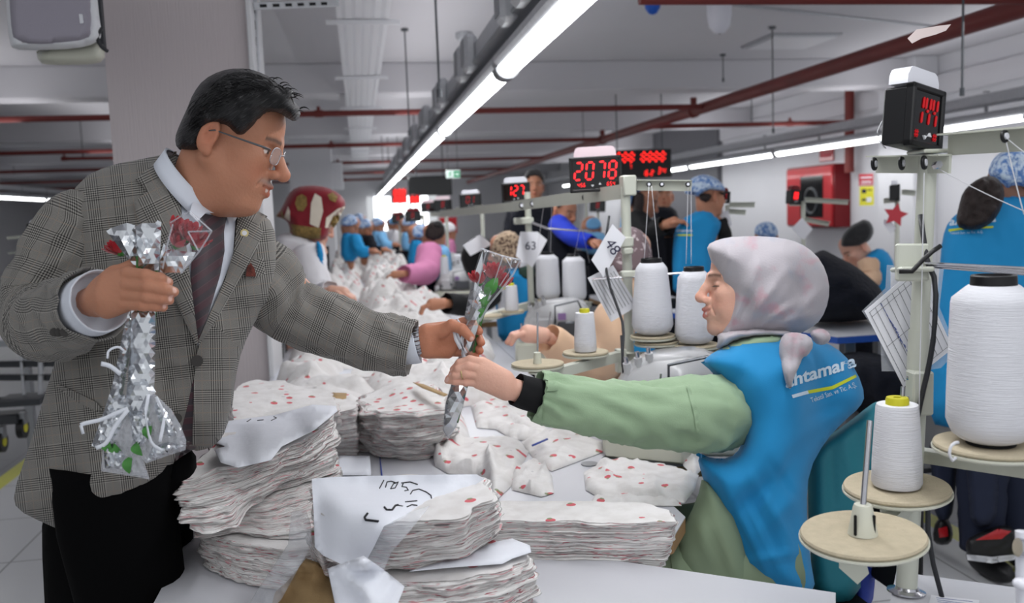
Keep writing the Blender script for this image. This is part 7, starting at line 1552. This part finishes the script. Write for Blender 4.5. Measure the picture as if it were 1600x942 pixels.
# exit sign
c = D(708, 272, 9.5); t = thing('exit_sign', c, 'small green and white exit sign with running figure and arrow, hanging above the far row', 'exit sign'); panel('box', c, .15, .085, .03, 'exitwhite', t, bev=.003); panel('green_panel', c+[.038, -.016, -.002], .066, .066, .004, 'exitgreen', t, bev=.001)
o = c+np.array([.038, -.019, -.002]); MB().prism([o+[-.025, 0, -.006], o+[-.025, 0, .006], o+[.002, 0, .006], o+[.002, 0, .018], o+[.025, 0, 0], o+[.002, 0, -.018], o+[.002, 0, -.006]], (0, -.002, 0)).build('arrow', MAT['exitwhite'], t)
o = c+np.array([-.035, -.016, 0]); MB().ell(o+[.006, 0, .025], (.006, .003, .006), 10, 6).tube([o+[.002, 0, .018], o+[-.004, 0, 0], o+[-.016, 0, -.022]], .004, 6).tube([o+[-.004, 0, 0], o+[.010, 0, -.008], o+[.006, 0, -.024]], .0035, 6).tube([o+[-.014, 0, .008], o+[.002, 0, .014], o+[.014, 0, .006]], .003, 6).build('running_figure', MAT['exitgreen'], t)
for dx in (-.05, .05): MB().cyl(c+[dx, 0, .04], c+[dx, 0, 2.95-c[2]], .003, n=6).build('wire', MAT['rod'], t)
# fire cabinet on the right wall
c0 = np.array([6.27, 11.6, 1.46]); t = thing('fire_cabinet', c0, 'red fire hose cabinet with a glass window on the right wall', 'fire cabinet')
MB().box((6.28, 11.6, 1.46), (.24, 1.30, .84), bev=.01).build('case', MAT['reddk'], t, 'auto'); d_ = MB().box((6.15, 11.6, 1.46), (.03, 1.26, .80), bev=.01).build('door', MAT['red'], t, 'auto')
MB().box((6.133, 11.5, 1.46), (.006, .62, .56)).build('window_pane', MAT['glassblk'], d_); MB().box((6.13, 12.1, 1.5), (.02, .03, .12)).build('handle', MAT['chrome'], d_)
a = np.linspace(0, 2*PI, 29); MB().tube([(6.128, 11.5+.17*math.cos(q), 1.40+.17*math.sin(q)) for q in a], .02, 8).build('hose_reel', MAT['dkgrey'], d_, True)
p_ = W(1290, 243, x=6.37); fs = MB().box((6.385, p_[1], p_[2]), (.02, .36, .16), bev=.003).build('fire_sign', MAT['red'], None, 'auto'); tag(fs, 'small red sign on the wall above the fire cabinet', 'sign'); MB().box((6.373, p_[1], p_[2]), (.003, .26, .05)).build('sign_print', MAT['label_red'], fs)
# notices on the wall column
def notice(px, py, w, h, m, lb, marks):
    q = W(px, py, y=9.145); o = MB().box((q[0], 9.143, q[2]), (w, .004, h)).build('notice', MAT[m]); tag(o, lb, 'notice')
    for (x, z, ww, hh, mm) in marks: MB().box((q[0]+x*w, 9.139, q[2]+z*h), (ww*w, .003, hh*h)).build('notice_print', MAT[mm], o)
    return o
notice(1353, 281, .17, .13, 'label_red', 'red and white notice on the column right of the fire cabinet, upper one', [(0, .2, .8, .12, 'paper'), (0, -.15, .7, .10, 'paper'), (0, -.35, .8, .06, 'paper')])
notice(1354, 306, .17, .21, 'yellow', 'yellow notice on the column right of the fire cabinet, lower one', [(-.2, .25, .3, .2, 'ink'), (.2, .3, .3, .06, 'ink'), (.15, -.2, .35, .25, 'paper'), (-.2, -.2, .3, .1, 'ink')])
# ceiling fittings
c = D(1020, 26, 6.6); c = np.array([c[0], c[1], 2.95]); t = thing('motion_sensor', c, 'blue-domed sensor on a white base on the ceiling', 'sensor')
MB().lathe([(.001, 0), (.075, 0), (.07, -.04), (.05, -.06), (.001, -.06)], c, (0, 0, 1), 24).build('base', MAT['white'], t, 'auto'); MB().lathe([(.06, -.055), (.055, -.09), (.03, -.125), (.001, -.135)], c, (0, 0, 1), 24).build('dome', MAT['blue'], t, True)
c = W(1124, 20, z=2.8); t = thing('ceiling_sounder', (c[0], c[1], 2.95), 'white rounded ceiling device cut by the top edge, right of the blue sensor', 'alarm'); MB().lathe([(.001, -.30), (.04, -.295), (.075, -.25), (.09, -.16), (.095, 0), (.001, 0)], (c[0], c[1], 2.95), (0, 0, 1), 28).build('body', MAT['whiteplastic'], t, True)
MB().cyl((c[0], c[1], 2.655), (c[0], c[1], 2.648), .008, n=10).build('sensor_eye', MAT['dkgrey'], t)
c = W(1235, 66, z=2.93); t = thing('ceiling_hatch', c, 'flat light panel with a thin frame on the ceiling at the upper right', 'hatch'); MB().box((c[0], c[1], 2.93), (.62, .62, .03), bev=.004).build('panel', MAT['white'], t); MB().box((c[0], c[1], 2.94), (.70, .70, .018), bev=.004).build('frame', MAT['galv'], t)
cc = MB().tube([D(1038, 18, 6.6)*[1, 1, 0]+[0, 0, 2.94], (c[0]+1.5, c[1]-.5, 2.94)], .012, 8).build('conduit', MAT['galv'], None, True); tag(cc, 'thin conduit on the ceiling running right from the blue sensor', 'conduit')
dv = W(724, 55, z=2.93); t = thing('smoke_detector', dv, 'small faded ceiling detector between the cable tray and the diagonal lights', 'detector'); MB().lathe([(.001, -.05), (.05, -.045), (.07, -.02), (.07, .02), (.001, .02)], dv, (0, 0, 1), 20).build('body', MAT['galv'], t, 'auto')
# loudspeaker
t = thing('loudspeaker', D(85, 90, 2.8), 'large cream loudspeaker with a grey grille, hung at the top left corner beside the column', 'loudspeaker')
o = inflate('cabinet', [(8, -60), (10, 20), (14, 62), (20, 78), (60, 79), (120, 76), (150, 68), (160, 55), (154, 20), (148, -60)], 2.88, .13, MAT['white'], t, 7, edge=7); g_ = inflate('grille', [(13, -50), (16, 30), (22, 68), (80, 70), (138, 62), (144, 50), (140, -50)], 2.755, .03, MAT['grille'] if 'grille' in MAT else mat('grille', S(160, 155, 167), .7, bump=(500, .4)), t, 7, edge=7)
bg_ = wbvh(g_); drape('badge', [(123, 22), (129, 22), (131, 36), (125, 37)], bg_, .003, .003, MAT['chrome'], t, 3); inflate('rear_body', [(56, 74), (150, 66), (164, 70), (164, 96), (140, 101), (80, 102), (60, 98)], 3.0, .10, MAT['cream'], t, 6, edge=12)
MB().box(D(153, 20, 3.0), (.03, .03, .25)).build('wall_bracket', MAT['dkgrey'], t); MB().tube(catmull([D(158, 45, 2.83), D(152, 58, 2.81), D(158, 72, 2.81), D(168, 80, 2.83)], 10), .006, 8).build('lead', MAT['cable'], t, True)
# electrical cabinets far behind
c = D(524, 275, 15.2); t = thing('electrical_cabinet', c, 'white wall cabinet on the far column, behind the red headscarf', 'cabinet'); panel('case', c, .26, .45, .15, 'white', t); panel('door', c+[0, -.08, 0], .22, .41, .01, 'wallw', t)
c = D(700, 352, 12.5); t = thing('hose_cabinet', c, 'small red cabinet on a post far behind the counters', 'cabinet'); panel('case', c, .24, .22, .12, 'red', t); MB().cyl((c[0], c[1]+.02, 0), (c[0], c[1]+.02, c[2]), .03, n=12).build('post', MAT['galv'], t)
# ------------------------------------------------------------------ table with the dark heap
q0, q1 = W(1278, 500, z=.86), W(1400, 540, z=.86)
slab('work_table', [(1.9, 3.35), (2.9, 3.35), (2.9, 4.6), (1.55, 4.6)], .86, .03, 'white table with a blue edge under the black cloth heap at the right', 'table', medge='blueedge', legs=[(2.0, 3.45), (2.8, 3.45), (1.7, 4.5), (2.8, 4.5)])
h_ = inflate('cloth_heap', [(1250, 500), (1252, 440), (1256, 415), (1268, 398), (1284, 390), (1292, 392), (1310, 402), (1335, 414), (1355, 430), (1378, 450), (1384, 480), (1372, 498), (1300, 505)], 4.0, .25, MAT['navy'], None, 6, edge=34, noise_amp=.03, noise_scale=.06); tag(h_, 'big heap of black cloth on the blue-edged table behind the grey-pink headscarf', 'cloth heap')
h_ = inflate('cloth_heap', [(1300, 560), (1330, 548), (1375, 552), (1420, 570), (1440, 600), (1430, 650), (1380, 660), (1330, 640), (1300, 600)], 3.7, .22, MAT['navy'], None, 8, edge=40, noise_amp=.03, noise_scale=.05); tag(h_, 'dark cloth heap on the shelf below the blue-edged table', 'cloth heap')
slab('low_shelf', [(1.75, 3.1), (2.8, 3.1), (2.8, 4.3), (1.6, 4.3)], .36, .02, 'low dark shelf under the blue-edged table', 'shelf', mtop='dkgrey', medge='dkgrey', legs=[(1.8, 3.2), (2.7, 3.2), (1.7, 4.2), (2.7, 4.2)])
# machines and small stands in the right background
slab('work_table', [(2.2, 5.1), (4.2, 5.1), (4.2, 5.9), (2.2, 5.9)], .8, .03, 'white sewing table in front of the person with the dark cap', 'table', legs=[(2.3, 5.2), (4.1, 5.2), (2.3, 5.8), (4.1, 5.8)])
for (x, y, d, s_, lb) in ((1290, 385, 5.7, .9, 'white sewing machine with a green label left of the dark cap'), (1165, 385, 5.9, .9, 'white sewing machine behind the blue vest with the black sleeve')):
    q = D(x, y, d); mm = copy_tree(m0); put(mm, (q[0], q[1], .80 if x > 1200 else q[2]-.2), -.4, lb, 'background sewing machines', sc=s_)
slab('work_table', [(1.6, 5.55), (2.15, 5.55), (2.15, 6.4), (1.6, 6.4)], .78, .03, 'white sewing table behind the blue-vested back', 'table', legs=[(1.65, 5.6), (2.1, 6.3)])
def small_stand(px, ytop, ybot, d, lb, bars, cardp=None, cnt=None, cm='led'):
    s_ = thing('thread_stand', D(px, ybot, d), lb, 'thread stand'); a_, b_ = D(px, ytop, d), D(px, ybot, d); MB().cyl((a_[0], a_[1], .02 if px == 1136 else .78), a_, .013, n=12).build('pole', MAT['cream2'], s_, True)
    for (x0, y0, x1, y1) in bars: bar(D(x0, y0, d), D(x1, y1, d), .03, s_)
    return s_
small_stand(1255, 318, 390, 5.6, 'cream thread stand in front of the fire cabinet', [(1234, 318, 1258, 318), (1258, 312, 1326, 316), (1258, 343, 1296, 350)])
card([(1237, 357), (1253, 340), (1270, 358), (1256, 375)], 5.5, 'white card on the stand in front of the fire cabinet')
display(D(1244, 308, 5.5), c2w([1, 0, -.5]), 'glowing red counter in front of the fire cabinet', '88', w=.085, h=.09, m='led', small='', lampcol='reddk')
small_stand(1402, 310, 400, 5.0, 'thread stand carrying a red paper star', [(1382, 314, 1404, 312), (1410, 300, 1432, 302)])
display(D(1405, 301, 4.95), c2w([.4, 0, -.9]), 'small dark counter above the red paper star', '1', w=.075, h=.085, m='led_dim', small='')
sp = []; 
for k in range(10):
    r_ = 20 if k % 2 == 0 else 10; a = -PI/2+k*PI/5+.2; sp.append((1399+r_*math.cos(a), 336+r_*math.sin(a)*.95))
card(sp, 4.9, 'red paper star pinned on a thin stand right of the notices', m='label_red', th=.004, name='paper_star'); card([(1380, 342), (1392, 346), (1400, 356), (1392, 366), (1381, 352)], 4.92, 'white paper tab hanging behind the red star')
small_stand(1136, 320, 400, 5.2, 'thread stand right of the blue-vested back', [(1140, 320, 1180, 320), (1138, 330, 1166, 332)]); card([(1122, 334), (1138, 328), (1144, 352), (1130, 358)], 5.1, 'white card on the stand right of the blue-vested back')
display(D(1134, 308, 5.2), c2w([.8, 0, -.5]), 'dark counter right of the blue cap', '1', w=.07, h=.07, m='led_dim', small='', lampcol='reddk')
for x, y, lb in ((915, 290, 'small red-lit counter behind card 48, left one'), (934, 322, 'small red-lit counter above the low pale cap')):
    display(D(x, y, 8.0), c2w([1, 0, -.1]), lb, '8', w=.14, h=.10, m='led_dim', small='', lampcol='reddk'); q = D(x, y, 8.05); tag(MB().cyl((q[0], q[1], 0), (q[0], q[1], q[2]-.05), .012, n=10).build('counter_post', MAT['cream2']), 'thin post under the '+lb, 'post')
pass
# ------------------------------------------------------------------ left background
slab('work_table', [(-3.6, 5.6), (-1.9, 5.6), (-1.9, 6.5), (-3.6, 6.5)], .78, .04, 'grey-white sewing table far left behind the suited man', 'table', medge='steel', legs=[(-3.5, 5.7), (-2.0, 5.7), (-2.0, 6.4)])
slab('work_table', [(-4.2, 8.5), (-2.6, 8.5), (-2.6, 9.4), (-4.2, 9.4)], .8, .04, 'second sewing table further back at the far left', 'table', medge='steel', legs=[(-4.1, 8.6), (-2.7, 8.6)])
display(D(58, 358, 6.2), c2w([1, 0, .1]), 'black counter with white lamp at the far left behind the tweed sleeve', '8', w=.15, h=.075, m='led_dim', small='')
s_ = thing('thread_stand', D(60, 480, 6.2), 'thread stand at the far left edge', 'thread stand'); bar(D(10, 372, 6.2), D(76, 366, 6.2), .02, s_); bar(D(12, 396, 6.2), D(60, 390, 6.2), .012, s_); q = D(60, 372, 6.2); MB().cyl((q[0], q[1], .78), q, .013, n=12).build('pole', MAT['cream2'], s_, True)
q = D(18, 470, 6.2); mm = copy_tree(m0); put(mm, (q[0], q[1], .78), .2, 'sewing machine at the far left edge', 'background sewing machines', sc=.8)
o = inflate('thread_box', [(6, 424), (16, 420), (25, 424), (26, 452), (18, 458), (8, 454)], 6.1, .04, MAT['skyblue'], None, 4, edge=6); tag(o, 'pale blue cover over a machine part at the far left edge', 'machine cover')
thread_cone(D(8, 500, 6.0), .05, .12, 'white cone standing low at the far left edge', 'orange')
ct = thing('trolley', D(30, 640, 4.6), 'grey trolley with yellow-hubbed castors at the left edge', 'trolley')
for (x0, y0, x1, y1) in ((-40, 570, 85, 568), (-40, 590, 80, 590), (-40, 628, 70, 622)): bar(D(x0, y0, 4.6), D(x1, y1, 4.6), .035, ct, 'rail', 'dkgrey')
MB().box(D(38, 624, 4.55), (.22, .22, .03), bev=.005).build('shelf', MAT['dkgrey'], ct, 'auto'); MB().cyl(D(28, 500, 4.6), D(38, 618, 4.6), .008).build('upright', MAT['galv'], ct); MB().cyl(D(64, 560, 4.6), D(64, 620, 4.6), .014).build('upright', MAT['galv'], ct); MB().box(D(12, 652, 4.6), (.14, .14, .05), bev=.006).build('caster_frame', MAT['dkgrey'], ct, 'auto')
for (x, y) in ((35, 668), (2, 690)):
    q = D(x, y, 4.6); w_ = MB().cyl(q-[.015, 0, 0], q+[.015, 0, 0], .055, n=24).build('wheel', MAT['black'], ct, 'auto'); MB().cyl(q-[.018, 0, 0], q+[.018, 0, 0], .025, n=18).build('hub', MAT['yellow'], w_, 'auto'); MB().box(q+[0, 0, .05], (.045, .05, .06)).build('fork', MAT['steel'], ct)
